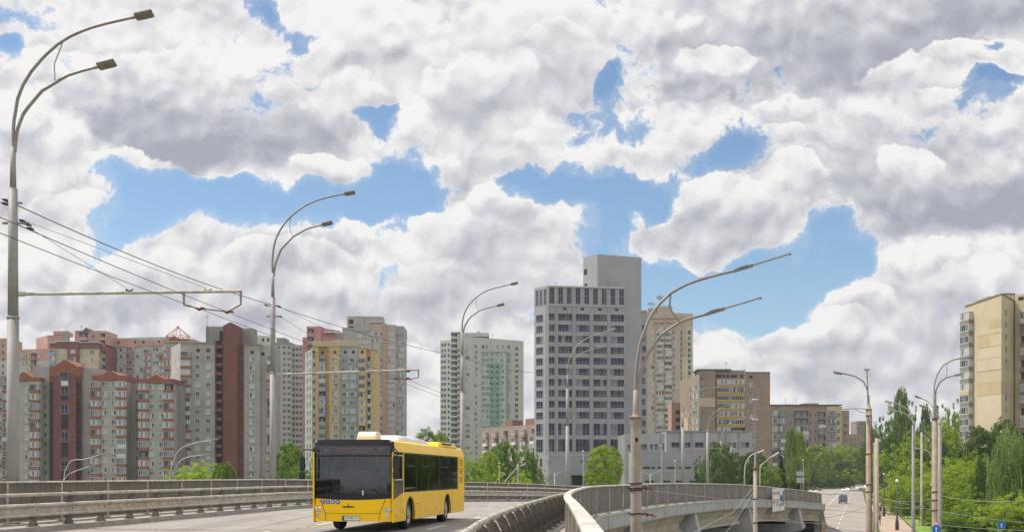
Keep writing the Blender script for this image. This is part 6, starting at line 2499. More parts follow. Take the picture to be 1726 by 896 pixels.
# receding lamps along the outer curve, seen against the annexe
far = [(1151, 712, 178, (1206, 652), (1180, 667), 6.0), (1192.5, 720, 215, (1236, 680), (1218, 695), 5.5), (1215, 735, 250, (1258, 703), (1240, 716), 4.6), (1232.5, 745, 285, (1272, 727), (1255, 734), 3.8), (1247, 755, 318, (1284, 737), (1268, 745), 3.2)]
far_lab = ['pale double armed street lamp standing in front of the stepped annexe at its left part', 'pale double armed street lamp crossing the ochre balconied brown tower', 'thin pale street lamp left of the floodlight mast, tips on the brown tower',
           'thin grey street lamp just left of the floodlight mast, over the dark trees', 'slim grey street lamp nearest the floodlight mast on its left']
for (px, ys, Yp, t1, t2, wpx), lb in zip(far, far_lab):
    zb = zpx(812, Yp) - 1.5
    top = max(t1[1], t2[1])
    r = wpx / FPX * Yp / 2
    double_lamp(px, Yp, zb, [(zb, r * .95, zpx(ys + 8, Yp), r * .8), (zpx(ys + 8, Yp), r * .55, zpx(top + 28, Yp), r * .4)],
                [armpts(px, Yp, [(px, top + 29), (px + 2, top + 14), (px + 12, t1[1] + 14), (px + 26, t1[1] + 5), t1]),
                 armpts(px, Yp, [(px, top + 29), (px + 4, top + 18), (px + 13, t2[1] + 7), t2])],
                lb, pole_light, hs=(.6, .3, .07), ad=1.0 / FPX * Yp / 2, arm_m=pole_light, head_m=head_light, tilt=.2)

# big concrete pole right of the parapet
Y5 = 40.0
zb5 = GZ
O5 = Vector(((1072 - CX) / FPX * Y5, Y5, GZ))
r5 = 9.3 / FPX * Y5
big = empty('street_lamp', O5, 0, 'tall concrete lamp pole with flared collar and two long slender arms, before the parapet', 'street lamp')
b = MB()
zc = zpx(703, Y5) - GZ
b.lathe([(r5 * 1.08, 0), (r5, zpx(830, Y5) - GZ), (r5 * .93, zc - .35), (r5 * 1.0, zc - .25), (r5 * 1.05, zc - .06)], 24, 0)
b.build('pole', conc_pole, big)
b = MB()
b.lathe([(r5 * .9, zc - .08), (r5 * 1.12, zc - .02), (r5 * 1.30, zc + .0), (r5 * 1.30, zc + .035), (r5 * .75, zc + .05), (r5 * .66, zc + .12), (r5 * .60, zc + .16)], 24, 0)
for k in range(12):
    a = 2 * math.pi * k / 12
    b.box(-.012, .012, r5 * 1.0, r5 * 1.08, zc - .30, zc - .03, 0, Matrix.Rotation(a, 4, 'Z'))
b.build('collar', conc_rust, big)
b = MB()
b.lathe([(r5 * .60, zc + .1), (r5 * .52, zpx(657, Y5) - GZ), (0, zpx(657, Y5) - GZ)], 20, 0)
b.build('upper_tube', mat('steel_brown_grey', (0.26, 0.22, 0.19), .6, var=.1), big)
for k, (pts, hh) in enumerate(((([(1071, 660), (1072, 625), (1078, 580), (1095, 535), (1130, 494), (1180, 471), (1240, 456)]), (1333, 428)), (([(1074, 660), (1080, 628), (1092, 595), (1115, 563), (1150, 540), (1192, 529)]), (1283, 502)))):
    P = smooth_curve([(dxm(px, 1072, Y5), 0, zpx(py, Y5) - GZ) for px, py in pts], .2)
    b = MB()
    b.tube(P, [.062 * (1 - .3 * i / len(P)) for i in range(len(P))], 10)
    a = b.build('arm', arm_grey, big)
    p, d = P[-1], (Vector((dxm(hh[0], 1072, Y5), 0, zpx(hh[1], Y5) - GZ)) - P[-1])
    L = d.length
    d.normalize()
    M = Matrix.Translation(p) @ Matrix((d, Vector((0, 1, 0)), Vector((-d.z, 0, d.x)))).transposed().to_4x4()
    b = MB()
    b.box(-.05, .62, -.055, .055, -.05, .055, 0, M)
    b.box(.10, .45, -.075, .075, .02, .075, 0, M)
    b.box(.63, L, -.045, .045, .0, .03, 0, M)
    b.box(.63, L - .02, -.035, .035, -.025, -.002, 1, M)
    b.box(L - .05, L, -.05, .05, -.035, .045, 0, M)
    b.build('lamp_head', [head_light if False else pole_grey, white_frame], a)
    if k == 0: Pup = P
    else:
        b = MB()
        u, v = Pup[int(len(Pup) * .62)], P[int(len(P) * .72)]
        b.tube(smooth_curve([u, u + Vector((-.05, 0, -.45)), (u + v) / 2 + Vector((-.12, 0, -.15)), v], .12), .030, 8)
        b.build('brace', arm_grey, big)
# bands, bracket, inspection hole
for py in (814, 822, 825, 864.5):
    b = MB()
    z = zpx(py, Y5) - GZ
    rr = r5 * 1.03
    b.lathe([(rr, z - .022), (rr + .025, z - .022), (rr + .025, z + .022), (rr, z + .022)], 20, 0)
    b.box(-r5 - .09, -r5, -.02, .02, z - .02, z + .02)
    b.build('band', black_matt, big)
b = MB()
b.box(-.045, .045, -r5 * 1.02, -r5 * .8, zpx(744, Y5) - GZ, zpx(737, Y5) - GZ, 0)
b.build('inspection_hole', dark_void, big)
for py, ln in ((822, .42), (866, .50)):
    z = zpx(py, Y5) - GZ
    b = MB()
    x = r5 + .02
    P = [(x, 0, z), (x + .12, 0, z + .03), (x + ln * .5, 0, z - .01), (x + ln, 0, z - .08)]
    b.tube(P, [.045, .035, .028, .014], 8)
    for t in (.35, .7): b.lathe([(.05, -.03), (.05, .03)], 8, 0, Matrix.Translation((x + ln * t, 0, z - .02)) @ Matrix.Rotation(R_(100), 4, 'Y'))
    b.build('insulator', rust, big)

# floodlight mast
Y6 = 80
O6 = Vector(((1273 - CX) / FPX * Y6, Y6, GZ))
mast = empty('floodlight_mast', O6, 0, 'slender mast with two stacked white floodlights on a concrete foot', 'mast')
b = MB(); b.lathe([(.17, 0), (.125, zpx(790, Y6) - GZ), (.0, zpx(790, Y6) - GZ)], 16, 0); b.build('pole', conc_pole, mast)
b = MB(); z = zpx(789, Y6) - GZ; b.lathe([(.12, z - .1), (.20, z - .02), (.20, z + .04), (.08, z + .08)], 16, 0); b.build('collar', rust, mast)
b = MB(); b.lathe([(.09, zpx(789, Y6) - GZ), (.075, zpx(766, Y6) - GZ), (.03, zpx(762, Y6) - GZ)], 12, 0); b.build('sleeve', pole_light, mast)
b = MB(); b.tube([(0, 0, zpx(765, Y6) - GZ), (0, 0, zpx(675, Y6) - GZ)], .032, 8); b.build('rod', arm_grey, mast)
for py in (673, 706.5):
    z = zpx(py, Y6) - GZ
    b = MB()
    b.box(-.18, .18, -.10, .10, z - .03, z + .06)
    b.box(-.14, .14, -.08, .08, z - .12, z - .03, 1)
    b.build('floodlight', [white_frame, arm_grey], mast)
for py in (840, 880):
    b = MB(); z = zpx(py, Y6) - GZ
    b.lathe([(.14, z - .03), (.17, z - .03), (.17, z + .03), (.14, z + .03)], 14, 0)
    b.build('band', black_matt, mast)

# right-hand poles over the street
def conc_post(px, Yp, top, wt, wb, m, label, group=None, name='utility_pole'):
    O = Vector(((px - CX) / FPX * Yp, Yp, GZ))
    r = empty(name, O, 0, label, 'pole', group)
    b = MB()
    zt = zpx(top, Yp) - GZ
    b.lathe([(wb / FPX * Yp / 2, 0), (wt / FPX * Yp / 2, zt), (0, zt)], 16, 0)
    b.build('pole', m, r)
    return r


Y7 = 92
r7 = conc_post(1464, Y7, 682, 7.5, 9.5, conc_rust, 'rusty concrete pole with a grey swan neck lamp and a short T topped rod', name='street_lamp')
r7['category'] = 'street lamp'
b = MB(); b.tube([(0, 0, zpx(684, Y7) - GZ), (-.03, 0, zpx(665, Y7) - GZ)], .10, 10); b.build('sleeve', arm_grey, r7)
b = MB(); b.tube([(-.03, 0, zpx(668, Y7) - GZ), (-.13, 0, zpx(623, Y7) - GZ)], .05, 8); b.box(-.35, .09, -.06, .06, zpx(624, Y7) - GZ, zpx(621.5, Y7) - GZ); b.build('top_rod', arm_grey, r7)
P = smooth_curve([(dxm(px, 1464, Y7), 0, zpx(py, Y7) - GZ) for px, py in [(1463, 668), (1462, 655), (1455, 642), (1440, 633), (1420, 629)]], .25)
b = MB(); b.tube(P, .055, 8); a = b.build('arm', arm_grey, r7)
lamp_head(a, P[-1], P[-1] - P[-3], (.75, .32, .12), arm_grey, .2)
for k, py in enumerate((690, 700, 764, 816, 828)):
    b = MB(); z = zpx(py, Y7) - GZ
    rr = 4.0 / FPX * Y7
    b.lathe([(rr, z - .04), (rr + .05, z - .04), (rr + .05, z + .04), (rr, z + .04)], 14, 0)
    b.build('band', black_matt if k > 2 else rust, r7)
b = MB()
z = zpx(689, Y7) - GZ
b.tube([(0, 0, z), (-1.0, 0, z + .06), (-2.1, 0, z - .0)], .035, 6)
b.tube([(0, 0, z - .35), (-.7, 0, z - .2), (-1.1, 0, z + .03)], .025, 6)
b.build('bracket', arm_grey, r7)
b = MB()
b.tube([(.22, -.1, 0), (.20, -.1, zpx(688, Y7) - GZ)], .025, 6)
b.build('cable_duct', rust, r7)

conc_post(1478, 112, 738, 6, 7, conc_tan, 'shorter tan concrete pole without lamp, beside the rusty swan neck lamp pole')
b8 = conc_post(1474, 140, 745, 3, 4, pole_grey, 'thin grey steel pole hidden between the rusty pole and the tan pole')

Y8 = 86
r8 = conc_post(1575.5, Y8, 706, 8, 9, conc_rust, 'orange rusty concrete pole carrying a curved double armed lamp, in front of the green wood', name='street_lamp')
r8['category'] = 'street lamp'
b = MB(); b.lathe([(.15, zpx(708, Y8) - GZ), (.12, zpx(664, Y8) - GZ), (0, zpx(660, Y8) - GZ)], 12, 0); b.build('sleeve', pole_grey, r8)
arms8 = []
for pts in ([(1575, 668), (1574.5, 650), (1579, 632), (1590, 615), (1606, 606), (1622, 603)], [(1576.5, 668), (1578, 655), (1585, 643), (1595, 636), (1610, 632)]):
    P = smooth_curve([(dxm(px, 1575.5, Y8), 0, zpx(py, Y8) - GZ) for px, py in pts], .25)
    b = MB(); b.tube(P, .05, 8); a = b.build('arm', pole_grey, r8)
    lamp_head(a, P[-1], P[-1] - P[-3], (.65, .3, .09), head_light, .2)
    arms8.append(P)
b = MB(); b.tube(smooth_curve([arms8[0][len(arms8[0]) * 2 // 3], arms8[0][len(arms8[0]) * 2 // 3] + Vector((.05, 0, -.5)), arms8[1][len(arms8[1]) * 2 // 3]], .15), .02, 6); b.build('brace', pole_grey, r8)
for py in (705, 828, 842, 859): 
    b = MB(); z = zpx(py, Y8) - GZ; rr = 4.0 / FPX * Y8
    b.lathe([(rr, z - .05), (rr + .05, z - .05), (rr + .05, z + .05), (rr, z + .05)], 14, 0)
    b.build('band', rust, r8)
for dx in (-.28, .25):
    b = MB()
    b.lathe([(.0, -.06), (.05, -.05), (.06, .02), (.0, .06)], 10, 0, Matrix.Translation((dx, 0, zpx(816, Y8) - GZ)))
    b.tube([(dx, 0, zpx(816.5, Y8) - GZ), (0, 0, zpx(817, Y8) - GZ)], .02, 5)
    b.build('insulator', white_frame, r8)

Y9 = 120
r9 = conc_post(1539.5, Y9, 716, 5, 6.5, conc_tan if False else pole_grey, 'grey concrete pole with two lamps pointing left, left of the orange rusty pole', name='street_lamp')
r9['category'] = 'street lamp'
for pts in ([(1539, 716), (1537, 700), (1528, 688), (1515, 681), (1504, 678)], [(1539, 716), (1538, 708), (1530, 699), (1519, 694), (1511, 692)]):
    P = smooth_curve([(dxm(px, 1539.5, Y9), 0, zpx(py, Y9) - GZ) for px, py in pts], .25)
    b = MB(); b.tube(P, .055, 8); a = b.build('arm', head_light, r9)
    lamp_head(a, P[-1], P[-1] - P[-3], (.8, .35, .12), head_light, .2)
conc_post(1553.5, 150, 728, 3.5, 4.5, conc_pole, 'thin tan concrete pole among the trees between grey lamp pole and rusty pole')
r10 = conc_post(1584, 98, 716, 6, 7, pole_grey, 'plain grey steel pole directly right of the orange rusty pole')
# swan neck lamps seen above/behind the rusty pole
Y11 = 150
for px0, pts, lb in ((1574, [(1574, 700), (1573, 688), (1568, 679), (1560, 674), (1551, 670)], 'small swan neck lamp pointing left behind the orange rusty pole, upper one'),
                     (1571, [(1571, 715), (1571, 700), (1569, 692), (1565, 687), (1559, 685)], 'small swan neck lamp pointing left behind the orange rusty pole, lower one')):
    O = Vector(((px0 - CX) / FPX * Y11, Y11, GZ))
    r = empty('street_lamp', O, 0, lb, 'street lamp')
    P = smooth_curve([(dxm(px, px0, Y11), 0, zpx(py, Y11) - GZ) for px, py in pts], .25)
    b = MB(); b.tube([(0, 0, 0), tuple(P[0])], .08, 8); b.build('pole', pole_grey, r)
    b = MB(); b.tube(P, .05, 8); a = b.build('arm', pole_grey, r)
    lamp_head(a, P[-1], P[-1] - P[-3], (.8, .35, .14), pole_grey, .2)
# mid-height curved lamp crossing the trees
O = Vector(((1572 - CX) / FPX * 140, 140, GZ))
r = empty('street_lamp', O, 0, 'white curved lamp arm low against the trees, left of the orange rusty pole', 'street lamp')
P = smooth_curve([(dxm(px, 1572, 140), 0, zpx(py, 140) - GZ) for px, py in [(1572, 790), (1571, 772), (1567, 762), (1558, 757), (1546, 755)]], .25)
b = MB(); b.tube([(0, 0, 0), tuple(P[0])], .09, 8); b.build('pole', head_light, r)
b = MB(); b.tube(P, .06, 8); a = b.build('arm', head_light, r); lamp_head(a, P[-1], P[-1] - P[-3], (.7, .35, .12), head_light, .2)

# park lamps / bollards along the footpath
for px, Yp, top, bot, lb, arm in ((1512, 139, 812, 892, 'dark park lamp post with white globe beside the footpath, nearer of two', 1), (1490, 186, 800, 868, 'dark slim park lamp post beside the footpath, farther of two', 0)):
    O = Vector(((px - CX) / FPX * Yp, Yp, GZ + .1))
    r = empty('park_lamp', O, 0, lb, 'lamp post')
    b = MB()
    h = zpx(top, Yp) - O.z
    b.lathe([(.22, 0), (.22, .9), (.15, 1.3), (.12, 1.6), (.09, 1.7), (.07, h), (0, h)], 12, 0)
    b.build('post', mat('cast_iron', (.05, .048, .05), .6), r)
    b = MB()
    b.lathe([(0, h - .1), (.14, h - .02), (.20, h + .15), (.14, h + .32), (0, h + .38)], 12, 0)
    b.build('globe', white_frame if arm else grey_frame, r)

# lamps on the lower road at the left, seen over the parapet
ll = [(108, 118, (168, 766), (153, 785), 'double armed lamp on the lower road, arms over the maroon stair tower'), (286, 125, (357, 741), (342, 766), 'double armed lamp on the lower road left of the small bright tree'),]
for px, Yp, t1, t2, lb in ll:
    zb = GZ
    double_lamp(px, Yp, zb, [(zb, .16, zpx(822, Yp), .12), (zpx(822, Yp), .09, zpx(806, Yp), .08)],
                [armpts(px, Yp, [(px, 807), (px + 1, 795), (px + 12, (t1[1] + 795) / 2 - 5), (px + 32, t1[1] + 8), t1]), armpts(px, Yp, [(px + 1, 807), (px + 6, 799), (px + 20, t2[1] + 8), t2])],
                lb, pole_light, hs=(.7, .3, .08), ad=.06, arm_m=head_light, head_m=head_light, tilt=.2)
small = [(842, 150, 782, 1, 'short white headed lamp post in front of the trees right of the bus', None), (935, 135, 796, 2, 'low white twin headed lamp in front of the office tower base', None),
         (983, 140, 762, 1, 'thin dark lamp post beside the round bright tree', None), (1096, 150, 797, 2, 'low twin headed lamp right of the big concrete pole', None), (1115, 155, 752, 1, 'thin white topped post in front of the annexe', None),
         (1138, 150, 778, 1, 'thin dark lamp post with white globe in front of the annexe', None), (1354, 190, 776, 1, 'grey lamp post behind the sign backs', None)]
for px, Yp, top, kind, lb, _ in small:
    O = Vector(((px - CX) / FPX * Yp, Yp, GZ))
    r = empty('street_lamp', O, 0, lb, 'street lamp')
    h = zpx(top, Yp) - GZ
    b = MB(); b.lathe([(.07, 0), (.04, h), (0, h)], 10, 0); b.build('pole', pole_grey if kind == 1 else head_light, r)
    if kind == 1:
        b = MB(); b.lathe([(0, h - .05), (.10, h), (.15, h + .14), (.09, h + .24), (0, h + .27)], 12, 0); b.build('lamp_head', head_light, r)
    else:
        for s in (-1, 1):
            P = smooth_curve([(0, 0, h - .6), (s * .25, 0, h - .1), (s * .8, 0, h + .15)], .12)
            b = MB(); b.tube(P, .04, 6); a = b.build('arm', head_light, r)
            lamp_head(a, P[-1], P[-1] - P[-2], (.6, .22, .09), head_light, 0)
# curved lamp by the trees behind the bus
O = Vector(((873 - CX) / FPX * 130, 130, GZ))
r = empty('street_lamp', O, 0, 'grey post with slanting white lamp arm between bus and office tower', 'street lamp')
b = MB(); b.lathe([(.14, 0), (.11, zpx(781, 130) - GZ), (0, zpx(781, 130) - GZ)], 10, 0); b.build('pole', pole_grey, r)
P = smooth_curve([(dxm(px, 873, 130), 0, zpx(py, 130) - GZ) for px, py in [(850, 812), (862, 798), (872, 787), (878, 784)]], .25)
b = MB(); b.tube(P, .06, 6); a = b.build('arm', head_light, r); lamp_head(a, P[-1], P[-1] - P[-2], (.6, .3, .12), white_frame, 0)
# lamps among the dark trees right of the annexe
for px, Yp, t, top, lb in ((1255, 200, (1276, 762), 764, 'pale swan neck lamp over the dark trees left of the floodlight mast'), (1281, 200, (1302, 768), 772, 'pale swan neck lamp over the dark trees right of the floodlight mast')):
    O = Vector(((px - CX) / FPX * Yp, Yp, GZ))
    r = empty('street_lamp', O, 0, lb, 'street lamp')
    P = smooth_curve([(dxm(q, px, Yp), 0, zpx(w, Yp) - GZ) for q, w in [(px, 800), (px + 1, 784), (px + 6, top + 8), (px + 13, top + 1), t]], .3)
    b = MB(); b.tube([(0, 0, 0), tuple(P[0])], .14, 8); b.build('pole', pole_light, r)
    b = MB(); b.tube(P, .10, 8); a = b.build('arm', head_light, r); lamp_head(a, P[-1], P[-1] - P[-2], (1.3, .4, .15), white_frame, 0)

# ================================================================== trolley wires, brackets
def bracket_arm(pole, px0, py0, px1, py1, Yp, hang, label_mat=pole_grey, thick=.055):
    O = pole.location
    a, c = W(px0, py0, Yp) - O, W(px1, py1, Yp) - O
    b = MB()
    b.tube([a, c], thick, 10)
    b.tube([a + Vector((-.05, 0, 0)), a + (c - a) * .02], thick * 1.5, 10)
    arm = b.build('wire_arm', steel_rail, pole)
    hp = []
    for (hx, hy) in hang:
        b = MB()
        t = (hx - px0) / (px1 - px0)
        p = a + (c - a) * t
        q = W(hx, hy, Yp) - O
        b.tube([p, q], [.05, .028], 6)
        hp.append(q)
        b.build('drop_arm', arm_grey, arm)
    return arm, hp


arm1, h1 = bracket_arm(p1, 34, 495.5, 407, 490.5, Y1, [(310, 514), (406, 514)])
O = p1.location
b = MB()
q1, q2 = W(310, 514, Y1) - O, W(406, 513, Y1) - O
k1, k2 = W(338, 520, Y1) - O, W(385, 525, Y1) - O
b.tube([q1, k1, k2, q2], .022, 6)
for k in (k1, k2):
    b.tube([k + Vector((-.18, 0, .03)), k + Vector((-.05, 0, -.03)), k + Vector((.06, 0, .02)), k + Vector((.18, 0, -.02))], [.03, .05, .05, .03], 6)
b.build('wire_clamp', rust, arm1)
for px in (218, 350):
    b = MB()
    p = W(px, 489, Y1) - O
    b.tube([p + Vector((-.12, 0, .02)), p + Vector((.02, 0, -.03)), p + Vector((.13, 0, .05))], [.03, .045, .02], 6)
    b.build('insulator', insul, arm1)
arm2, h2 = bracket_arm(p2, 468, 630.5, 706.5, 622.5, Y2, [(653, 640), (705.5, 636)])
O2 = p2.location
b = MB()
q1, q2 = W(653, 638, Y2) - O2, W(705, 636, Y2) - O2
kk1, kk2 = W(668, 638, Y2) - O2, W(688, 638.5, Y2) - O2
b.tube([q1, kk1, kk2, q2], .022, 6)
for k in (kk1, kk2):
    b.tube([k + Vector((-.2, 0, -.03)), k + Vector((0, 0, .06)), k + Vector((.2, 0, -.03))], [.03, .06, .03], 6)
b.build('wire_clamp', rust, arm2)
for px in (612, 688):
    b = MB()
    p = W(px, 625, Y2) - O2
    b.box(p.x - .12, p.x + .12, p.y - .04, p.y + .04, p.z - .06, p.z + .06)
    b.build('insulator', insul, arm2)
# insulator clusters on the poles
for pole, Yp, spots in ((p1, Y1, ((10, 337), (8, 343), (38, 372), (47, 378), (51, 385))), (p2, Y2, ((449, 514), (470, 516), (472, 533)))):
    for (px, py) in spots:
        p = W(px, py, Yp) - pole.location
        b = MB()
        b.tube([p + Vector((-.12, 0, .03)), p, p + Vector((.12, 0, -.05))], [.03, .055, .03], 7)
        b.build('insulator', insul, pole)
    b = MB()
    z = zpx(376 if pole is p1 else 533, Yp) - pole.location.z
    b.box(-.34, .50, -.05, .05, z - .03, z + .03)
    z2 = zpx(342 if pole is p1 else 515, Yp) - pole.location.z
    b.box(-.30, .30, -.04, .04, z2 - .03, z2 + .03)
    b.build('cross_bracket', pole_grey, pole)


def wire(name, P, r, label, m=None, cat='cable', sag=0.0, group=None):
    P = [Vector(p) for p in P]
    O = P[0].copy()
    pts = []
    for i in range(len(P) - 1):
        n = 12
        for k in range(n + (i == len(P) - 2)):
            t = k / n
            q = P[i].lerp(P[i + 1], t)
            q.z -= sag * 4 * t * (1 - t)
            pts.append(q - O)
    b = MB()
    b.tube(pts, r, 5)
    o = b.build(name, m or wire_m, None, loc=O)
    tag(o, label, cat, group)
    return o


# overhead contact wires: camera side -> arm 1 -> arm 2 -> onwards
A1, A2 = W(338, 521, Y1), W(385, 526, Y1)
B1, B2 = W(668, 640, Y2), W(688, 640, Y2)
def ext(a, c, t): return a + (c - a) * t
N1, N2 = W(0, 372, 24.5), W(0, 392, 26.5)
C1, C2 = W(905, 700, 93), W(925, 700, 93)
wire('trolley_wire', [W(-160, 296, 18.5), A2, B2, W(838, 695, 92)], .010, 'upper of the two overhead contact wires crossing at left', group='overhead contact wires', sag=.05)
wire('trolley_wire', [W(-160, 328, 20.5), A1, B1, W(822, 696, 92)], .010, 'lower of the two overhead contact wires crossing at left', group='overhead contact wires', sag=.05)
wire('feeder_cable', [W(27, 345, Y1), W(457, 513, Y2), W(779, 601, Y3), W(905, 628, Y4)], .019, 'thick dark cable slung from lamp to lamp at upper left', sag=.25)
wire('stay_wire', [W(47, 374, Y1), W(349, 486, Y1 + 1)], .010, 'thin stay wire from the nearest lamp to the outer end of its wire arm', wire_l)
wire('stay_wire', [W(50, 384, Y1), W(216, 487, Y1)], .010, 'thin stay wire from the nearest lamp to the middle of its wire arm', wire_l)
wire('stay_wire', [W(474, 534, Y2), W(612, 622, Y2)], .012, 'thin stay wire from the second lamp to the middle of its wire arm', wire_l)
wire('stay_wire', [W(473, 518, Y2), W(690, 620, Y2)], .012, 'thin stay wire from the second lamp to the outer end of its wire arm', wire_l)

# wires on the right
rw = [((1386, 857), 130, (1728, 868), 90), ((1386, 872), 130, (1474, 846), 118), ((1462, 832), 92, (1728, 880), 84), ((1474, 866), 118, (1728, 893), 80), ((1480, 815), 120, (1520, 817), 119),
      ((1487, 840), 118, (1580, 838), 98), ((1487, 849), 118, (1560, 852), 110), ((1475, 850), 118, (1575, 862), 86), ((1386, 888), 120, (1728, 903), 80), ((1480, 808), 118, (1524, 796), 119),
      ((1575, 832), 86, (1728, 842), 80), ((1600, 858), 90, (1728, 850), 88), ((1240, 812), 150, (1320, 812), 160)]
for k, (a, ya, c, yc) in enumerate(rw):
    wire('overhead_wire', [W(a[0], a[1], ya), W(c[0], c[1], yc)], .016, None, wire_l if k in (2, 3, 4, 5, 6, 10) else wire_m, sag=.3 if k not in (4, 9) else 0.05)
rwl = ['overhead wire running level across the whole right side, above the street', 'overhead wire rising from the bridge end to the tan pole', 'pale overhead wire falling to the right edge from the rusty swan neck pole', 'lower pale overhead wire in front of the trees at the right edge',
       'short pale horizontal wire right of the tan pole at the globe lamp', 'pale horizontal wire from tan pole to the rusty pole, upper', 'pale horizontal wire right of tan pole, short lower', 'dark wire sagging between tan pole and orange rusty pole',
       'lowest overhead wire crossing the street at the bottom edge', 'short dark wire rising right from the tan pole', 'pale wire before the willow at the right edge', 'dark wire rising to the right edge before the shrubs', 'short wire behind the floodlight mast above the parapet']
ow = [o for o in COL.objects if o.name.startswith('overhead_wire')]
for o, l in zip(ow, rwl):
    o['label'] = l
wire('stay_wire', [W(1081, 824, Y5), W(1238, 842, 82)], .012, 'thin wire from the big concrete pole bracket towards the mast', wire_l)
wire('stay_wire', [W(1268, 822, Y6), W(1236, 862, 70), W(1165, 898, 52)], .016, 'pale stay wire falling left from the floodlight mast', wire_l)
wire('stay_wire', [W(1268, 832, Y6), W(1238, 880, 72), W(1220, 900, 66)], .016, 'second pale stay wire falling steeply from the floodlight mast', wire_l)
wire('stay_wire', [W(1274, 875, Y6), W(1392, 882, 100)], .016, 'thin level wire right of the foot of the floodlight mast', wire_l)
wire('cross_wire', [W(1154, 755, 178), W(1240, 755, 250)], .05, 'pale horizontal wire arm joining the far lamps before the annexe', wire_l)

# ================================================================== signs and banner
def sign_post(px, Yp, h_top, label):
    O = Vector(((px - CX) / FPX * Yp, Yp, GZ))
    return empty('road_sign', O, 0, label, 'road sign')


arrow = [(-.10, -.62), (.10, -.62), (.10, .12), (.30, .12), (0, .58), (-.30, .12), (-.10, .12)]
Ys = 72
for px, py, wpx, rnd_, lb in ((1578, 891, 13, True, 'round blue sign with white upward arrow at the bottom edge by the rusty pole'), (1688, 884.5, 12.5, False, 'square blue sign with white upward arrow before the shrubs at lower right')):
    r = sign_post(px, Ys, py, lb)
    z = zpx(py, Ys) - GZ
    hw = wpx / FPX * Ys / 2 * (1.15 if rnd_ else 1)
    b = MB()
    b.tube([(0, .04, 0), (0, .04, z + hw)], .03, 8)
    b.build('post', pole_grey, r)
    b = MB()
    n = 28
    poly = [(hw * math.cos(2 * math.pi * k / n), hw * math.sin(2 * math.pi * k / n)) for k in range(n)] if rnd_ else [(-hw, -hw), (hw, -hw), (hw, hw), (-hw, hw)]
    M = Matrix(((1, 0, 0, 0), (0, 0, 1, 0), (0, 1, 0, z), (0, 0, 0, 1)))
    b.extr(poly, M, .012, 0)
    fc = b.build('sign_plate', mat('sign_blue_bright', (0.015, 0.16, 0.55), .4, var=.03), r)
    b = MB()
    b.extr([(p[0] * hw, p[1] * hw) for p in (arrow if rnd_ else [(q[0] * 1.1, q[1]) for q in arrow])], Matrix(((1, 0, 0, 0), (0, 0, 1, -.006), (0, 1, 0, z), (0, 0, 0, 1))), .005)
    b.build('arrow', letter_white, fc)
    if rnd_:
        b = MB(); b.lathe([(0, -.05), (.06, 0), (.05, .08), (0, .1)], 10, 0, Matrix.Translation((0, 0, z + hw + .04))); b.build('cap_lamp', white_frame, r)
# backs of two sign panels on a post
Yq = 185
r = sign_post(1349, Yq, 0, 'pair of grey sign boards seen from behind above the far end of the parapet')
for z0, z1 in ((801, 793.5), (813, 804)):
    b = MB(); b.box(-.63, .63, -.05, .0, zpx(z0, Yq) - GZ, zpx(z1, Yq) - GZ); b.build('sign_board', mat('sign_back_grey', (.36, .36, .37), .6, var=.08), r)
b = MB(); b.tube([(.1, .06, 0), (.1, .06, zpx(790, Yq) - GZ)], .05, 8); b.build('post', pole_grey, r)

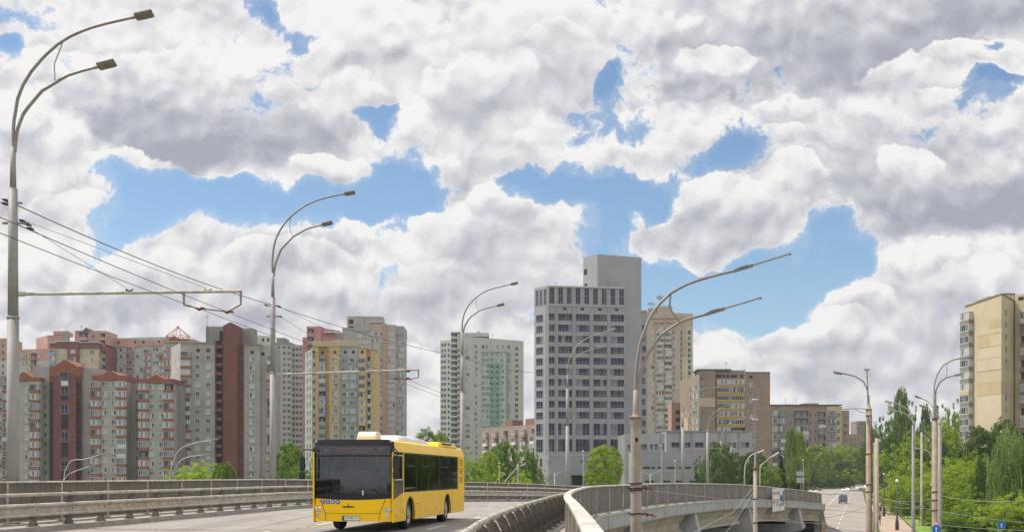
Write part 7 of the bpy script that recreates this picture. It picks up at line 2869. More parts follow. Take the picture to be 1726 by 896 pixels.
# banner hung on the outside of the parapet
i = min(range(len(Rfr)), key=lambda k: abs((Rfr[k][0].x / Rfr[k][0].y) - (1301 - CX) / FPX) if 60 < Rfr[k][0].y < 120 else 9)
p, n = Rfr[i]
t = Vector((-n.y, n.x, 0))
Yb = p.y
bw_, bz0, bz1 = 26.5 / FPX * Yb, zpx(860, Yb), zpx(822, Yb)
fwd = Vector((math.sin(math.atan2(1301 - CX, FPX)), 1, 0)).normalized()
base = p + n * .52
ban = empty('banner', (base.x, base.y, bz0), math.atan2(-t.x, t.y) * 0 + math.atan2(t.y, t.x) + math.pi * 0, 'white advertising banner with red and grey print hung on the outer parapet', 'banner')
if True:
    rz = ban.rotation_euler.z
    H_ = bz1 - bz0
    # visible width is foreshortened: choose the real width so that it spans the same pixels
    view = Vector((p.x, p.y, 0)).normalized()
    fore = abs(view.x * t.y - view.y * t.x)
    wd = bw_ / max(.25, fore)
    b = MB()
    nn = 16
    vs = []
    for k in range(nn + 1):
        x = -wd / 2 + wd * k / nn
        for zq in (0, H_ * .5, H_): vs.append((x, .015 * math.sin(k * 1.1 + zq), zq))
    b.add(vs, [(3 * k + j, 3 * k + 3 + j, 3 * k + 4 + j, 3 * k + 1 + j) for k in range(nn) for j in range(2)], 0, True)
    sheet_ = b.build('sheet', mat('banner_white', (.66, .65, .66), .7, var=.06, vscale=.8), ban, fixn=False)
    ban['dbg'] = 0
    # which side faces the camera
    toc = (Vector((0, 0, 0)) - ban.location)
    loc_y = Matrix.Rotation(-rz, 3, 'Z') @ toc
    sgn = -1 if loc_y.y < 0 else 1
    flip = 0 if sgn < 0 else math.pi
    red_print = mat('print_red', (.62, .12, .10), .7, var=.15)
    grey_print = mat('print_grey', (.25, .25, .28), .7, var=.2)
    blue_print = mat('print_blue', (.10, .16, .30), .7, var=.2)
    def T(s, size, mm, u, v, sx=1.0, nm='print'):
        # u, v in 0..1 from the viewer's left/bottom
        x = (-wd / 2 + wd * u) * (1 if sgn < 0 else -1)
        o = text(s, size, mm, sheet_, (x, sgn * .03, H_ * v), (R_(90), 0, flip), nm, .003, sx, 'CENTER')
        return o
    T('МОСКАЛ', H_ * .17, red_print, .33, .78, wd * .58 / (H_ * .17 * 4.3) , 'headline')
    for k, v in enumerate((.50, .44, .38, .30, .24)):
        b = MB()
        x0, x1 = (.18, .55) if k < 3 else (.25, .48)
        xa, xb = sorted(((-wd / 2 + wd * x0) * (1 if sgn < 0 else -1), (-wd / 2 + wd * x1) * (1 if sgn < 0 else -1)))
        yy = sgn * .03
        b.box(xa, xb, min(yy, yy * .9), max(yy, yy * .9), H_ * v, H_ * (v + .025))
        b.build('print_line', grey_print, sheet_)
    for (u0, u1, v0, v1, mm) in ((.06, .10, .34, .54, red_print), (.62, .70, .42, .70, blue_print), (.74, .80, .40, .68, blue_print), (.85, .95, .35, .88, blue_print), (.56, .94, .22, .34, grey_print), (.60, .64, .10, .22, grey_print)):
        b = MB()
        xa, xb = sorted(((-wd / 2 + wd * u0) * (1 if sgn < 0 else -1), (-wd / 2 + wd * u1) * (1 if sgn < 0 else -1)))
        yy = sgn * .033
        b.box(xa, xb, min(yy, yy * .9), max(yy, yy * .9), H_ * v0, H_ * v1)
        b.build('print_shape', mm, sheet_)
    del ban['dbg']

# ================================================================== trees
def leaf_mat(name, c1, c2, c3, scale=1.2):
    m = bpy.data.materials.new(name)
    m.use_nodes = True
    nt = NT(m.node_tree)
    nt.n.clear()
    tc = nt.node('ShaderNodeTexCoord').outputs['Object']
    at = nt.node('ShaderNodeAttribute')
    at.attribute_name = 'tint'
    oi = nt.node('ShaderNodeObjectInfo')
    n = nt.noise(tc, scale, 3, .6)
    f = nt.math('ADD', nt.math('MULTIPLY', at.outputs['Fac'], .55), nt.math('MULTIPLY', n, .55))
    f = nt.math('ADD', f, nt.math('MULTIPLY', nt.math('SUBTRACT', oi.outputs['Random'], .5), .25))
    r = nt.node('ShaderNodeValToRGB')
    e = r.color_ramp.elements
    e[0].position, e[0].color = .25, c1 + (1,)
    e[1].position, e[1].color = .80, c3 + (1,)
    x = e.new(.52)
    x.color = c2 + (1,)
    nt.put(r.inputs[0], f)
    d = nt.node('ShaderNodeBsdfDiffuse')
    nt.l.new(r.outputs[0], d.inputs[0])
    t = nt.node('ShaderNodeBsdfTranslucent')
    tcx = nt.mix(1.0, r.outputs[0], (1.25, 1.25, .55), 'MULTIPLY')
    nt.l.new(tcx, t.inputs[0])
    g = nt.node('ShaderNodeBsdfGlossy')
    g.inputs['Roughness'].default_value = .45
    g.inputs['Color'].default_value = (.5, .5, .5, 1)
    mx = nt.node('ShaderNodeMixShader')
    mx.inputs[0].default_value = .42
    nt.l.new(d.outputs[0], mx.inputs[1])
    nt.l.new(t.outputs[0], mx.inputs[2])
    m2_ = nt.node('ShaderNodeMixShader')
    m2_.inputs[0].default_value = .03
    nt.l.new(mx.outputs[0], m2_.inputs[1])
    nt.l.new(g.outputs[0], m2_.inputs[2])
    o = nt.node('ShaderNodeOutputMaterial')
    nt.l.new(m2_.outputs[0], o.inputs[0])
    return m


L_BRIGHT = leaf_mat('leaves_bright', (.11, .19, .025), (.23, .335, .035), (.40, .49, .06))
L_MID = leaf_mat('leaves_mid', (.075, .14, .025), (.155, .255, .035), (.28, .385, .055))
L_DARK = leaf_mat('leaves_dark', (.035, .075, .02), (.07, .125, .03), (.12, .19, .04))
L_WILLOW = leaf_mat('leaves_willow', (.10, .17, .06), (.18, .27, .09), (.28, .37, .13))
L_CON = leaf_mat('leaves_conifer', (.022, .03, .022), (.04, .05, .035), (.065, .08, .05))
bark = mat('bark', (.10, .075, .055), .9, var=.3, vscale=4)


def crown_mesh(kind, seed, n_cl, n_lf, leaf, mt):
    """leaf-sized quads gathered into clumps; crown is 1 m wide, 1 m tall (z 0..1), leaf given in crown units"""
    rs = np.random.RandomState(seed)
    C, Rr = [], []
    if kind in ('round', 'loose', 'bush'):
        # a few big lobes, clumps spread over their outer shells
        nl = {'round': 10, 'loose': 9, 'bush': 13}[kind]
        lobes = []
        for k in range(nl):
            a = rs.uniform(0, 2 * math.pi)
            rr = rs.uniform(.10, .27) if k else 0
            zc = rs.uniform(.35, .78) if k else .52
            lobes.append((rr * math.cos(a), rr * math.sin(a), zc, rs.uniform(.17, .27) if k else .30))
        for k in range(n_cl):
            l = lobes[rs.randint(nl)]
            d = rs.normal(size=3)
            d /= np.linalg.norm(d)
            s = l[3] * (rs.uniform(.55, 1.0) if rs.rand() < .8 else rs.uniform(.2, .6)) * (1.15 if kind == 'loose' else 1)
            c = np.array([l[0] + d[0] * s, l[1] + d[1] * s, l[2] + d[2] * s * 1.05])
            if c[2] < .12: c[2] = .12 + rs.rand() * .2
            C.append(c)
            Rr.append(rs.uniform(.045, .085) * (1.0 if kind != 'loose' else .8))
    elif kind == 'ball':
        ph = rs.uniform(0, 6.28, 6)
        for k in range(n_cl):
            d = rs.normal(size=3)
            d /= np.linalg.norm(d)
            a, e = math.atan2(d[1], d[0]), d[2]
            bump_ = 1 + .07 * math.sin(3 * a + ph[0] + 2 * e) + .06 * math.sin(5 * a + ph[1] - 4 * e) + .05 * math.sin(7 * e + ph[2] + a)
            s = (.40 if rs.rand() < .82 else rs.uniform(.1, .34)) * bump_
            C.append(np.array([d[0] * s, d[1] * s, .5 + d[2] * s * 1.08 + (.03 if d[2] > 0 else -.0)]))
            Rr.append(rs.uniform(.05, .085))
    elif kind == 'poplar':
        for k in range(n_cl):
            z = rs.uniform(.08, 1.0)
            w = .46 * math.sin(math.pi * min(1, (1.02 - z)) ** .8 * .62 + .15) * (1 - .25 * (z < .2))
            w *= 1 + .22 * math.sin(z * 19 + seed) 
            a = rs.uniform(0, 2 * math.pi)
            r = w * math.sqrt(rs.uniform(.2, 1))
            C.append(np.array([r * math.cos(a), r * math.sin(a), z]))
            Rr.append(rs.uniform(.03, .06))
    elif kind == 'conifer':
        for k in range(n_cl):
            z = rs.uniform(.03, 1.0) ** 1.15
            w = .48 * (1 - z) ** .85 * (.8 + .25 * math.sin(z * 45)) + .02
            a = rs.uniform(0, 2 * math.pi)
            r = w * math.sqrt(rs.uniform(.3, 1))
            C.append(np.array([r * math.cos(a), r * math.sin(a), z - r * .12]))
            Rr.append(rs.uniform(.02, .045))
    elif kind == 'willow':
        for k in range(n_cl):
            a = rs.uniform(0, 2 * math.pi)
            r = .44 * math.sqrt(rs.uniform(.05, 1))
            top = .95 * math.sqrt(max(0.05, 1 - (r / .52) ** 2))
            z = top - rs.uniform(0, .55) ** 1.2
            C.append(np.array([r * math.cos(a), r * math.sin(a), max(.08, z)]))
            Rr.append(rs.uniform(.02, .04))
    C, Rr = np.array(C), np.array(Rr)
    if kind in ('round', 'loose', 'bush'):          # fill the unit box
        for ax in (0, 1):
            lo, hi = np.percentile(C[:, ax], 2), np.percentile(C[:, ax], 98)
            C[:, ax] = (C[:, ax] - (lo + hi) / 2) / (hi - lo) * .92
        lo, hi = np.percentile(C[:, 2], 1), np.percentile(C[:, 2], 99.5)
        C[:, 2] = (C[:, 2] - lo) / (hi - lo) * .93 + .03
    m = n_lf
    N = len(C) * m
    cc = np.repeat(C, m, 0)
    rr = np.repeat(Rr, m)[:, None]
    d = rs.normal(size=(N, 3))
    d /= np.linalg.norm(d, axis=1)[:, None]
    rad = rs.uniform(.25, 1.0, size=(N, 1)) ** .6
    off = d * rr * rad
    if kind == 'willow':
        off[:, 2] *= 3.2
        off[:, :2] *= .7
    if kind in ('poplar',): off[:, 2] *= 1.7
    if kind in ('round', 'bush', 'loose', 'ball'): off[:, 2] *= .75
    P = cc + off
    # leaf normal: outwards/up with scatter
    nrm = d * .8 + rs.normal(size=(N, 3)) * .55 + np.array([0, 0, .5])
    nrm /= np.linalg.norm(nrm, axis=1)[:, None]
    t = np.cross(nrm, rs.normal(size=(N, 3)))
    t /= np.linalg.norm(t, axis=1)[:, None]
    b_ = np.cross(nrm, t)
    s = leaf * rs.uniform(.6, 1.25, size=(N, 1))
    asp = .62
    V = np.empty((N, 4, 3))
    V[:, 0] = P - t * s
    V[:, 1] = P - b_ * s * asp + nrm * s * .15
    V[:, 2] = P + t * s
    V[:, 3] = P + b_ * s * asp + nrm * s * .15
    me = bpy.data.meshes.new('crown')
    me.vertices.add(N * 4)
    me.vertices.foreach_set('co', V.reshape(-1))
    me.loops.add(N * 4)
    me.loops.foreach_set('vertex_index', np.arange(N * 4))
    me.polygons.add(N)
    me.polygons.foreach_set('loop_start', np.arange(N) * 4)
    me.polygons.foreach_set('loop_total', np.full(N, 4))
    at = me.attributes.new('tint', 'FLOAT', 'FACE')
    tint = np.clip(np.repeat(rs.uniform(0, 1, len(C)), m) * .55 + rs.uniform(0, .45, N), 0, 1)
    at.data.foreach_set('value', tint.astype(np.float32))
    me.materials.append(mt)
    me.update()
    me.validate()
    return me


def trunk_mesh(seed, kind):
    """unit tree: height 1 (ground 0), trunk and limbs reaching into the crown"""
    rnd = random.Random(seed)
    b = MB()
    top = .62 if kind in ('round', 'loose', 'bush', 'willow', 'ball') else .92
    P = [(0, 0, -.03), (rnd.uniform(-.01, .01), 0, .15), (rnd.uniform(-.02, .02), rnd.uniform(-.02, .02), .35), (rnd.uniform(-.03, .03), rnd.uniform(-.03, .03), top)]
    b.tube(P, [.022, .018, .014, .004], 8)
    if kind not in ('conifer',):
        for k in range(9):
            z = rnd.uniform(.18, top * .8)
            a = rnd.uniform(0, 2 * math.pi)
            L = rnd.uniform(.12, .28) * (1 if kind != 'poplar' else .4)
            up = rnd.uniform(.5, 1.1) if kind != 'poplar' else 2.5
            p0 = Vector((0, 0, z))
            p2 = p0 + Vector((math.cos(a) * L, math.sin(a) * L, L * up))
            p1 = p0.lerp(p2, .5) + Vector((0, 0, -.02))
            b.tube([p0, p1, p2], [.009, .006, .002], 6)
            for j in range(2):
                a2 = a + rnd.uniform(-1, 1)
                b.tube([p1, p1 + Vector((math.cos(a2) * L * .5, math.sin(a2) * L * .5, L * .4))], [.004, .0015], 5)
    o = b.build('trunk', bark)
    me = o.data
    bpy.data.objects.remove(o)
    return me


CROWNS = {}
def get_crown(kind, var, mt, fine):
    key = (kind, var, mt.name, fine)
    if key not in CROWNS:
        n_cl = {'round': 340, 'loose': 250, 'ball': 330, 'bush': 380, 'poplar': 260, 'conifer': 300, 'willow': 520}[kind]
        k = {0: 1.0, 1: .72, 2: .55}[fine]
        leaf = {0: .027, 1: .0185, 2: .0135}[fine]
        nl = {0: 18, 1: 30, 2: 52}[fine]
        if kind == 'willow': leaf *= .7
        CROWNS[key] = crown_mesh(kind, var * 11 + 3, int(n_cl * (1.0 if fine == 0 else 1.25)), nl, leaf, mt)
    return CROWNS[key]
TRUNKS = {}


def tree(px, Y, top, wpx, kind, mt, label, base=None, fine=0, low=.22, var=None, name=None, group=None, hz=None):
    """px centre column, top = photo row of the crown's top, wpx = crown width in photo pixels"""
    x = (px - CX) / FPX * Y
    z0 = base if base is not None else max(GZ, ground_h(x, Y))
    zt = zpx(top, Y)
    H_ = max(2.0, zt - z0)
    w = wpx / FPX * Y
    var = var if var is not None else int(abs(px) * 3 + Y) % 3
    nm = name or {'round': 'leafy_tree', 'ball': 'leafy_tree', 'loose': 'leafy_tree', 'bush': 'shrub', 'poplar': 'poplar', 'conifer': 'conifer', 'willow': 'willow'}[kind]
    cat = {'shrub': 'shrub'}.get(nm, 'tree')
    r = empty(nm, (x, Y, z0), (px * 1.7) % 6.28, label, cat, group)
    c = bpy.data.objects.new('crown', get_crown(kind, var, mt, fine))
    COL.objects.link(c)
    c.parent = r
    c.location = (0, 0, H_ * low)
    ch = H_ * (1 - low) / (1.0 if kind in ('poplar', 'conifer', 'willow') else 1.02)
    c.scale = (w, w, ch)
    key = (kind, var)
    if key not in TRUNKS: TRUNKS[key] = trunk_mesh(var * 5 + len(kind), kind)
    t = bpy.data.objects.new('trunk', TRUNKS[key])
    COL.objects.link(t)
    t.parent = r
    k = max(w, H_ * .5)
    t.scale = (k, k, H_)
    return r


# left, over the parapet
tree(330, 150, 777, 100, 'bush', L_BRIGHT, 'pale green spreading tree over the parapet in front of the maroon fin', fine=1, low=.35, name='leafy_tree')
tree(381, 140, 778, 50, 'ball', L_MID, 'small darker green round tree beside the pale spreading tree', fine=1, low=.35)
tree(434, 150, 795, 34, 'bush', L_DARK, 'small dark shrub top peeking over the parapet left of the concrete pole', fine=0, low=.3)
tree(487, 200, 744, 60, 'ball', L_MID, 'full green tree between the second lamp and the bus', fine=1, low=.2)
tree(508, 190, 768, 40, 'loose', L_MID, 'loose green tree just left of the bus mirror', fine=1, low=.2)
# behind bus, before the green striped tower
tree(717, 330, 722, 54, 'ball', L_MID, 'hazy green treetop above the rear of the bus roof, left one', fine=1, low=.15)
tree(742, 330, 727, 44, 'ball', L_MID, 'hazy green treetop above the rear of the bus roof, right one', fine=1, low=.15)
# cluster between bus and office
tree(795, 170, 762, 50, 'loose', L_BRIGHT, 'bright green tree immediately right of the bus rear', fine=1, low=.15)
tree(822, 190, 758, 52, 'ball', L_BRIGHT, 'yellowish green tree behind the short white headed lamp', fine=1, low=.15)
tree(850, 230, 742, 60, 'ball', L_MID, 'mid green tree below the pinkish brown block, left', fine=1, low=.1)
tree(884, 215, 744, 48, 'loose', L_MID, 'mid green tree touching the left edge of the office tower', fine=1, low=.1)
tree(870, 165, 783, 60, 'bush', L_BRIGHT, 'low bright shrub at the foot of the trees left of the office tower', fine=0, low=.1)
tree(810, 165, 790, 60, 'bush', L_MID, 'low green shrub behind the parapet right of the bus', fine=0, low=.1)
tree(905, 260, 770, 30, 'loose', L_MID, 'narrow green tree squeezed against the office tower base', fine=0, low=.1)
# round tree in front of the office
tree(1019, 128, 748, 72, 'ball', L_BRIGHT, 'bright dense round tree in front of the office tower', fine=2, low=.42, var=1)
# beside annexe
tree(1213, 230, 744, 66, 'ball', L_DARK, 'dark green dome shaped tree before the annexe', fine=2, low=.1, var=2)
tree(1240, 240, 762, 54, 'ball', L_DARK, 'dark tree right of the dome shaped tree, left of the mast', fine=1, low=.1)
tree(1270, 235, 758, 58, 'ball', L_DARK, 'dark tree directly behind the floodlight mast', fine=1, low=.1)
tree(1295, 225, 772, 42, 'loose', L_MID, 'lighter loose tree between mast and conifer', fine=1, low=.1)
tree(1190, 250, 772, 36, 'bush', L_DARK, 'dark shrub at the left foot of the dome shaped tree', fine=0, low=.1)
tree(1333, 250, 726, 38, 'poplar', L_WILLOW, 'tall poplar before the brown nine storey block, left one', fine=1, low=.08, var=0)
tree(1349, 262, 733, 34, 'poplar', L_MID, 'tall poplar before the brown nine storey block, right one', fine=1, low=.08, var=1)
tree(1317, 235, 770, 34, 'conifer', L_CON, 'dark conical fir beside the poplars', fine=1, low=.05)
tree(1342, 240, 790, 40, 'bush', L_DARK, 'dark low shrub behind the sign boards', fine=0, low=.1)
# round trees along the left of the street
for k, (px, Y, top, w, m_, lb) in enumerate([
    (1374, 560, 748, 58, L_BRIGHT, 'bright green rounded tree right of the poplars'), (1402, 598, 746, 56, L_BRIGHT, 'mid green rounded tree under the tan corner of the brown block'), (1432, 606, 750, 54, L_MID, 'green tree below the blank brown gable'),
    (1386, 588, 775, 58, L_MID, 'darker lower tree at the street edge, under the bright rounded tree'), (1418, 592, 776, 54, L_DARK, 'dark tree over the parked white cars'), (1360, 540, 785, 50, L_DARK, 'dark tree above the parked dark cars'),
    (1432, 588, 788, 46, L_BRIGHT, 'small green tree right over the far traffic'), (1456, 610, 772, 60, L_DARK, 'dark tree closing the street behind the far traffic'), (1448, 614, 752, 46, L_MID, 'green tree left of the rusty swan neck pole'),
    (1380, 575, 801, 56, L_DARK, 'low dark growth along the left verge of the street'), (1408, 586, 801, 36, L_BRIGHT, 'low light green bush beside the far traffic')]):
    tree(px, Y, top, w, ('ball' if k % 2 == 0 else 'round') if k != 9 else 'bush', m_, lb, fine=1, low=.12)
# right: background trees
R = [
    (1474, 622, 738, 60, 'round', L_MID, 'green tree seen between the rusty pole and the tan pole'), (1480, 430, 722, 46, 'loose', L_DARK, 'dark tree right of the small distant tower'), (1462, 520, 706, 36, 'round', L_DARK, 'far dark treetop left of the tall poplars'),
    (1498, 400, 678, 50, 'loose', L_WILLOW, 'airy pale tree at the left side of the tallest poplar'), (1519, 390, 661, 40, 'poplar', L_MID, 'tallest poplar on the skyline between the two rusty poles'), (1540, 395, 676, 42, 'loose', L_MID, 'airy tree on the right side of the tallest poplar'),
    (1510, 360, 712, 54, 'round', L_DARK, 'dark round tree below the tallest poplar'), (1560, 370, 692, 40, 'poplar', L_DARK, 'dark slim tree behind the small swan neck lamps'), (1590, 360, 676, 50, 'loose', L_MID, 'green tree above the double armed lamp pole, left of the yellow tower'),
    (1612, 350, 672, 46, 'loose', L_MID, 'green tree touching the balconies of the yellow tower'), (1545, 300, 722, 56, 'loose', L_BRIGHT, 'green tree in the middle of the wood left of the rusty pole'), (1500, 300, 745, 60, 'round', L_MID, 'green tree right of the tan pole'),
    (1600, 290, 712, 60, 'round', L_BRIGHT, 'green tree right of the orange rusty pole'), (1640, 285, 745, 50, 'round', L_BRIGHT, 'green tree below the balconies of the yellow tower'), (1650, 230, 717, 60, 'ball', L_DARK, 'dark dense tree at the foot of the yellow tower'),
    (1694, 240, 706, 60, 'ball', L_DARK, 'dark tree at the right foot of the yellow tower'), (1672, 232, 722, 54, 'ball', L_DARK, 'dark tree in the middle of the yellow tower foot'), (1555, 250, 748, 50, 'round', L_DARK, 'dark pine like tree behind the orange rusty pole'),
    (1575, 230, 732, 44, 'loose', L_DARK, 'dark open tree behind the top of the orange rusty pole'), (1530, 215, 768, 66, 'bush', L_BRIGHT, 'bright yellow green tree behind the grey lamp pole'), (1600, 200, 768, 76, 'bush', L_BRIGHT, 'large bright yellow green tree right of the rusty pole'),
    (1645, 190, 762, 70, 'bush', L_BRIGHT, 'bright yellow green tree before the dark trees of the yellow tower'), (1565, 190, 790, 70, 'bush', L_BRIGHT, 'green tree low behind the orange rusty pole'), (1512, 200, 800, 60, 'bush', L_BRIGHT, 'light green tree over the grass strip'),
    (1704, 150, 716, 80, 'willow', L_WILLOW, 'large weeping willow at the right edge below the yellow tower'), (1660, 165, 762, 44, 'willow', L_DARK, 'dark drooping tree at the left side of the willow'), (1738, 150, 730, 60, 'willow', L_MID, 'drooping tree cut by the right edge'),
    (1612, 160, 812, 70, 'bush', L_BRIGHT, 'bright shrub in the middle of the right hand greenery'), (1640, 150, 838, 64, 'bush', L_MID, 'mid green shrub behind the wires at lower right'), (1545, 175, 824, 60, 'bush', L_MID, 'dark green shrub behind the grey lamp pole foot'),
    (1700, 120, 828, 80, 'bush', L_BRIGHT, 'bright shrub at the lower right corner behind the square sign'), (1738, 118, 850, 60, 'bush', L_BRIGHT, 'bright shrub cut by the lower right corner'), (1660, 125, 868, 60, 'bush', L_DARK, 'low dark shrub left of the square sign'),
    (1600, 132, 858, 60, 'bush', L_MID, 'low green shrub right of the round sign'), (1625, 128, 876, 56, 'bush', L_DARK, 'dark undergrowth between the two blue signs'), (1530, 190, 846, 50, 'bush', L_DARK, 'dark shrub at the edge of the grass strip'),
    (1488, 250, 782, 44, 'round', L_DARK, 'dark tree over the footpath right of the tan pole'), (1572, 150, 850, 44, 'bush', L_MID, 'green shrub hidden behind the rusty pole foot'), (1505, 235, 815, 40, 'bush', L_MID, 'round green shrub beside the footpath'),
    (1690, 200, 770, 70, 'bush', L_MID, 'green tree behind the willow'), (1625, 240, 730, 50, 'loose', L_MID, 'green tree just left of the dark tree under the yellow tower')]
for px, Y, top, w, kind, m_, lb in R:
    fine = 2 if Y < 215 else 1
    low = {'poplar': .05, 'willow': .06, 'bush': .04}.get(kind, .08)
    tree(px, Y, top, w * (1.1 if kind != 'poplar' else 1), kind, m_, lb, fine=fine, low=low, name='leafy_tree' if kind == 'bush' and 'tree' in lb else None)

# undergrowth on the slopes: one mass of leaves nobody could count
def undergrowth(name, spots, leaf, label, mt, seed):
    rs = np.random.RandomState(seed)
    V = []
    T = []
    for (x0, x1, y0, y1, hgt, n) in spots:
        for k in range(n):
            x, y = rs.uniform(x0, x1), rs.uniform(y0, y1)
            if x < st_right(y) + 12 and x > st_left(y) - 12: continue
            g = ground_h(x, y)
            hh = hgt * (.6 + .4 * math.sin(x * .31) * math.cos(y * .23))
            c = np.array([x, y, g + abs(rs.normal(0, .5)) * hh])
            tt = rs.normal(size=3); tt /= np.linalg.norm(tt)
            bb = np.cross(tt, rs.normal(size=3)); bb /= np.linalg.norm(bb)
            s = leaf * rs.uniform(.6, 1.3)
            V += [c - tt * s, c - bb * s * .6, c + tt * s, c + bb * s * .6]
            T.append(rs.rand())
    V = np.array(V)
    N = len(V) // 4
    me = bpy.data.meshes.new(name)
    me.vertices.add(N * 4); me.vertices.foreach_set('co', V.reshape(-1))
    me.loops.add(N * 4); me.loops.foreach_set('vertex_index', np.arange(N * 4))
    me.polygons.add(N); me.polygons.foreach_set('loop_start', np.arange(N) * 4); me.polygons.foreach_set('loop_total', np.full(N, 4))
    at = me.attributes.new('tint', 'FLOAT', 'FACE'); at.data.foreach_set('value', np.array(T, dtype=np.float32))
    me.materials.append(mt); me.update()
    o = bpy.data.objects.new(name, me)
    COL.objects.link(o)
    tag(o, label, kind='stuff')
    o['category'] = 'undergrowth'
    return o


undergrowth('undergrowth', [(52, 150, 125, 300, 3.2, 26000), (110, 260, 300, 560, 5, 16000)], .34, 'tangled green undergrowth filling the slope below the trees at right', L_MID, 5)
undergrowth('undergrowth', [(50, 120, 280, 420, 4, 9000), (-20, 40, 150, 260, 3.0, 7000)], .36, 'low green growth below the trees left of the street', L_DARK, 6)
# short grass strip beside the footpath
grass = mat('lawn', (0.16, 0.25, 0.035), .95, var=.3, vscale=.6, bump=.4, bscale=15)
b = MB()
vs = []
for k in range(41):
    Y = 90 + k * 6
    vs += [(st_right(Y) + 5.5, Y, GZ + .17), (st_right(Y) + 13, Y, GZ + .19)]
b.add(vs, [(2 * k, 2 * k + 1, 2 * k + 3, 2 * k + 2) for k in range(40)])
tag(b.build('lawn', grass), 'bright lawn strip beside the footpath', kind='structure')

# ================================================================== vehicles on the street
def car(name, label, x, y, rz, paint, kind='car', group=None, cat='car'):
    r = empty(name, (x, y, GZ + .11), rz, label, cat, group)
    if kind == 'car':
        L, Wd, H_ = 4.4, 1.78, 1.46
        prof = [(-2.2, .28), (-2.2, .62), (-2.05, .80), (-1.15, .92), (-.55, 1.38), (.1, 1.46), (1.0, 1.42), (1.65, 1.05), (2.1, .98), (2.2, .70), (2.2, .28)]
        gl = [(-1.0, .94), (-.50, 1.34), (.1, 1.40), (.95, 1.36), (1.5, 1.03)]
    else:
        L, Wd, H_ = 4.8, 1.95, 2.05
        prof = [(-2.4, .30), (-2.4, .85), (-2.25, 1.05), (-1.75, 1.18), (-1.25, 1.90), (-.9, 2.03), (2.2, 2.05), (2.38, 1.90), (2.42, .9), (2.40, .30)]
        gl = [(-1.62, 1.22), (-1.18, 1.86), (2.1, 1.90), (2.25, 1.22)]
    M = Matrix(((0, 0, 1, -Wd / 2), (1, 0, 0, 0), (0, 1, 0, 0), (0, 0, 0, 1)))
    b = MB()
    b.extr(prof, M, Wd)
    # taper the cabin
    for i, v in enumerate(b.v):
        if v[2] > 1.0: b.v[i] = (v[0] * (.86 if kind == 'car' else .93), v[1], v[2])
    b.build('body', paint, r, bevel=.05)
    b = MB()
    k = .87 if kind == 'car' else .935
    M2 = Matrix(((0, 0, 1, -Wd / 2 * k - .012), (1, 0, 0, 0), (0, 1, 0, 0), (0, 0, 0, 1)))
    b.extr(gl, M2, Wd * k + .024)
    b.build('windows', glass_dark, r)
    # front and rear screens
    y0, z0, y1, z1 = (gl[0][0], gl[0][1], gl[1][0], gl[1][1])
    for (ya, za, yb, zb, off) in ((y0, z0, y1, z1, -.03), (gl[-1][0], gl[-1][1], gl[-2][0], gl[-2][1], .05 if kind == 'car' else .16)):
        b = MB()
        w = Wd * .40
        b.box(-w, w, 0, .02, 0, math.hypot(yb - ya, zb - za), 0, Matrix.Translation((0, ya + off * 1.6, za + .02)) @ Matrix.Rotation(-math.atan2(yb - ya, zb - za), 4, 'X'))
        b.build('screen', glass_dark, r)
    for sx in (-1, 1):
        for wy in (-L * .30, L * .30):
            b = MB()
            M3 = Matrix.Translation((sx * (Wd / 2 - .02), wy, .31)) @ Matrix.Rotation(R_(90) * sx, 4, 'Y')
            b.lathe([(.19, .0), (.31, -.01), (.32, -.05), (.31, -.2), (.0, -.2)], 18, 0, M3)
            w_ = b.build('wheel', rubber, r)
            b = MB(); b.lathe([(0, .012), (.19, .0)], 14, 0, M3); b.build('rim', steel_rim, w_)
        b = MB(); b.box(sx * Wd * .36 - .17, sx * Wd * .36 + .17, -L / 2 - .02, -L / 2 + .05, .58, .72); b.build('headlight', lamp_glass, r)
        zt = .80 if kind == 'car' else 1.05
        b = MB(); b.box(sx * Wd * .42 - .09, sx * Wd * .42 + .09, L / 2 - .03, L / 2 + .03, zt - .16, zt + .08); b.build('tail_light', mat('tail_red', (.40, .02, .02), .3), r)
        b = MB(); b.box(sx * (Wd / 2 + .02) - .09, sx * (Wd / 2 + .02) + .09, -L * .24, -L * .20, .98, 1.12); b.build('mirror', paint, r)
    b = MB(); b.box(-.26, .26, -L / 2 - .03, -L / 2, .40, .51); b.build('number_plate', plate_white, r)
    b = MB(); b.box(-Wd * .44, Wd * .44, L / 2 - .05, L / 2 + .04, .30, .46); b.build('bumper', black_matt, r)
    return r


sa = -math.atan(0.3)      # street direction
pw, pg, pd, pb = mat('car_white', (.70, .70, .69), .25, coat=.5, var=.04), mat('car_silver_green', (.35, .38, .36), .3, metal=.4, var=.05), mat('car_dark', (.05, .05, .06), .3, coat=.5), mat('car_slate', (.055, .065, .085), .35, coat=.2)
def sx_(px, Y): return (px - CX) / FPX * Y
car('van', 'dark slate minivan alone in the middle of the lower street', sx_(1421, 272), 272, sa, pb, 'van', cat='van')
car('parked_car', 'white car nearest the left verge in the far traffic', sx_(1427, 480), 480, sa + .9, pw)
car('parked_car', 'silver green car between the white car and the dark car in the far traffic', sx_(1438, 478), 478, sa + .4, pg)
car('parked_car', 'dark car in the far traffic beside the rusty pole', sx_(1451.5, 470), 470, sa + .3, pd)
car('van', 'white minibus behind the dark car in the far traffic', sx_(1450, 520), 520, sa + .6, pw, 'van', cat='van')
car('van', 'pale van hidden behind the rusty pole in the far traffic', sx_(1459, 540), 540, sa, pw, 'van', cat='van')
car('parked_car', 'dark car parked under the trees, left of the pair beyond the bridge', sx_(1366, 500), 500, sa + 1.2, pd)
car('parked_car', 'dark blue car parked under the trees, right of the pair beyond the bridge', sx_(1376, 500), 500, sa + 1.2, pb)
car('parked_car', 'pale grey car by the footpath right of the tan pole', sx_(1487, 330), 330, sa, pw)
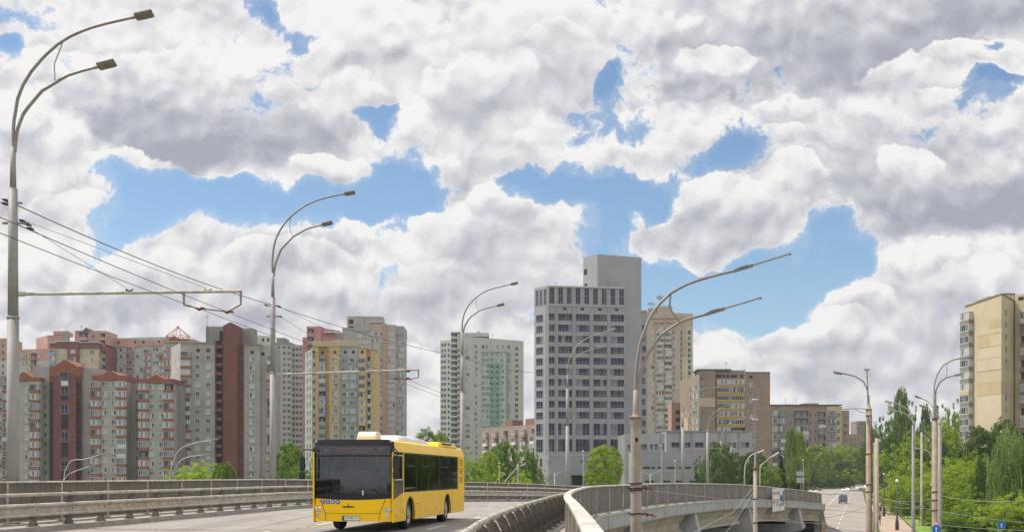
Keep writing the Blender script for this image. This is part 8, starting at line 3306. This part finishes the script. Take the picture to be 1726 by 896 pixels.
# litter bin on the verge
bin_ = MB()
bin_.lathe([(.22, 0), (.30, .1), (.33, .9), (.30, .95), (.0, .97)], 14, 0)
tag(bin_.build('litter_bin', mat('bin_dark', (.08, .08, .09), .7), None, loc=(sx_(1384, 500), 500, GZ + .14)), 'small dark bin on the sandy verge beyond the bridge end', 'bin')

# pedestrians
def walker(px, Y, top_m, bot_m, label, sc=1.0, ph=0.12):
    J = [(0, 0, .93), (0, 0, 1.12), (0, -.01, 1.36), (0, -.01, 1.46), (0, -.02, 1.54),
         (.18, 0, 1.40), (.22, .04, 1.12), (.22, -.06, .88), (.22, -.08, .80), (-.18, 0, 1.40), (-.22, -.04, 1.12), (-.22, -.14, .90), (-.22, -.16, .82),
         (.10, 0, .90), (.11, -ph, .50), (.11, -ph * .6, .08), (.11, -ph * .6 - .16, .05), (-.10, 0, .90), (-.11, ph * .4, .50), (-.11, ph * 1.6, .10), (-.11, ph * 1.6 - .15, .05)]
    rad = [(.15, .11), (.13, .10), (.16, .10), (.09, .07), .05, .055, .042, .032, .03, .055, .042, .032, .03, .085, .06, .045, .04, .085, .06, .045, .04]
    reg = lambda c: (2 if (c.z > 1.49 or (abs(c.x) > .17 and c.z < .88 and c.z > .7)) else (1 if c.z < .95 else 0))
    g = GZ + .17
    return person(None, 'person', J, rad, E, ([top_m, bot_m, skin_m], reg), loc=(sx_(px, Y), Y, g), rz=sa, label=label, cat='person', head=(0, -.03, 1.66, 0), hair=hair_brown, scale=sc)


walker(1484, 186, shirt_dark, trouser, 'pedestrian in dark clothes walking on the footpath right of the tan pole')
walker(1482, 150, shirt_dark, trouser, 'pedestrian in dark clothes half hidden by the foot of the tan pole')

# ================================================================== dark shop front and graffiti wall under the bridge
Yw = 128
x0, x1 = sx_(1290, Yw), sx_(1372, Yw)
zt = zpx(873, Yw)
wl = empty('garage_wall', ((x0 + x1) / 2, Yw, GZ), 0, 'dark garage wall covered in grey graffiti under the far end of the bridge', 'wall')
hw = (x1 - x0) / 2
b = MB(); b.box(-hw, hw, 0, 3, -.5, zt - GZ); b.build('wall', mat('garage_dark', (.035, .04, .045), .8, var=.3), wl)
b = MB(); b.box(-hw + .2, -hw + 2.2, -.06, -.0, .2, zt - GZ - .25, 0); b.build('shutter', mat('shutter_green', (.03, .05, .045), .7), wl)
b = MB(); b.box(-hw - .4, -hw + 1.8, -.5, -.05, zt - GZ - .05, zt - GZ + .12); b.build('awning', mat('awning_red', (.16, .035, .035), .8), wl)
gr = mat('graffiti_grey', (.16, .16, .17), .8, var=.3)
text('SASUS', 1.35, gr, wl, (hw * .48, -.02, zt - GZ - .72), (R_(90), 0, 0), 'graffiti', .006, .95)
# tan gate post at the end of the bridge
b = MB()
Yg = 126
b.box(-.22, .22, -.22, .22, 0, zpx(878, Yg) - GZ); b.box(-.26, .26, -.26, .26, zpx(878, Yg) - GZ, zpx(876.5, Yg) - GZ)
tag(b.build('gate_post', mat('gate_post_tan', (.50, .37, .22), .8, var=.1), None, loc=(sx_(1387, Yg), Yg, GZ)), 'tan masonry post standing at the right hand end of the bridge', 'post')
# rubbish-free steel fence behind the lower end

# ================================================================== a breath of summer haze
hm = bpy.data.materials.new('haze_air')
hm.use_nodes = True
nt = NT(hm.node_tree)
nt.n.clear()
pv = nt.node('ShaderNodeVolumePrincipled')
pv.inputs['Color'].default_value = (0.86, 0.90, 0.97, 1)
pv.inputs['Density'].default_value = 0.00013
pv.inputs['Anisotropy'].default_value = 0.3
mo = nt.node('ShaderNodeOutputMaterial')
nt.l.new(pv.outputs[0], mo.inputs['Volume'])
b = MB()
b.box(-1600, 1600, -320, 3600, -9, 95)
hz_ = b.build('haze', hm)
tag(hz_, 'thin summer haze between the camera and the distant towers', kind='stuff')
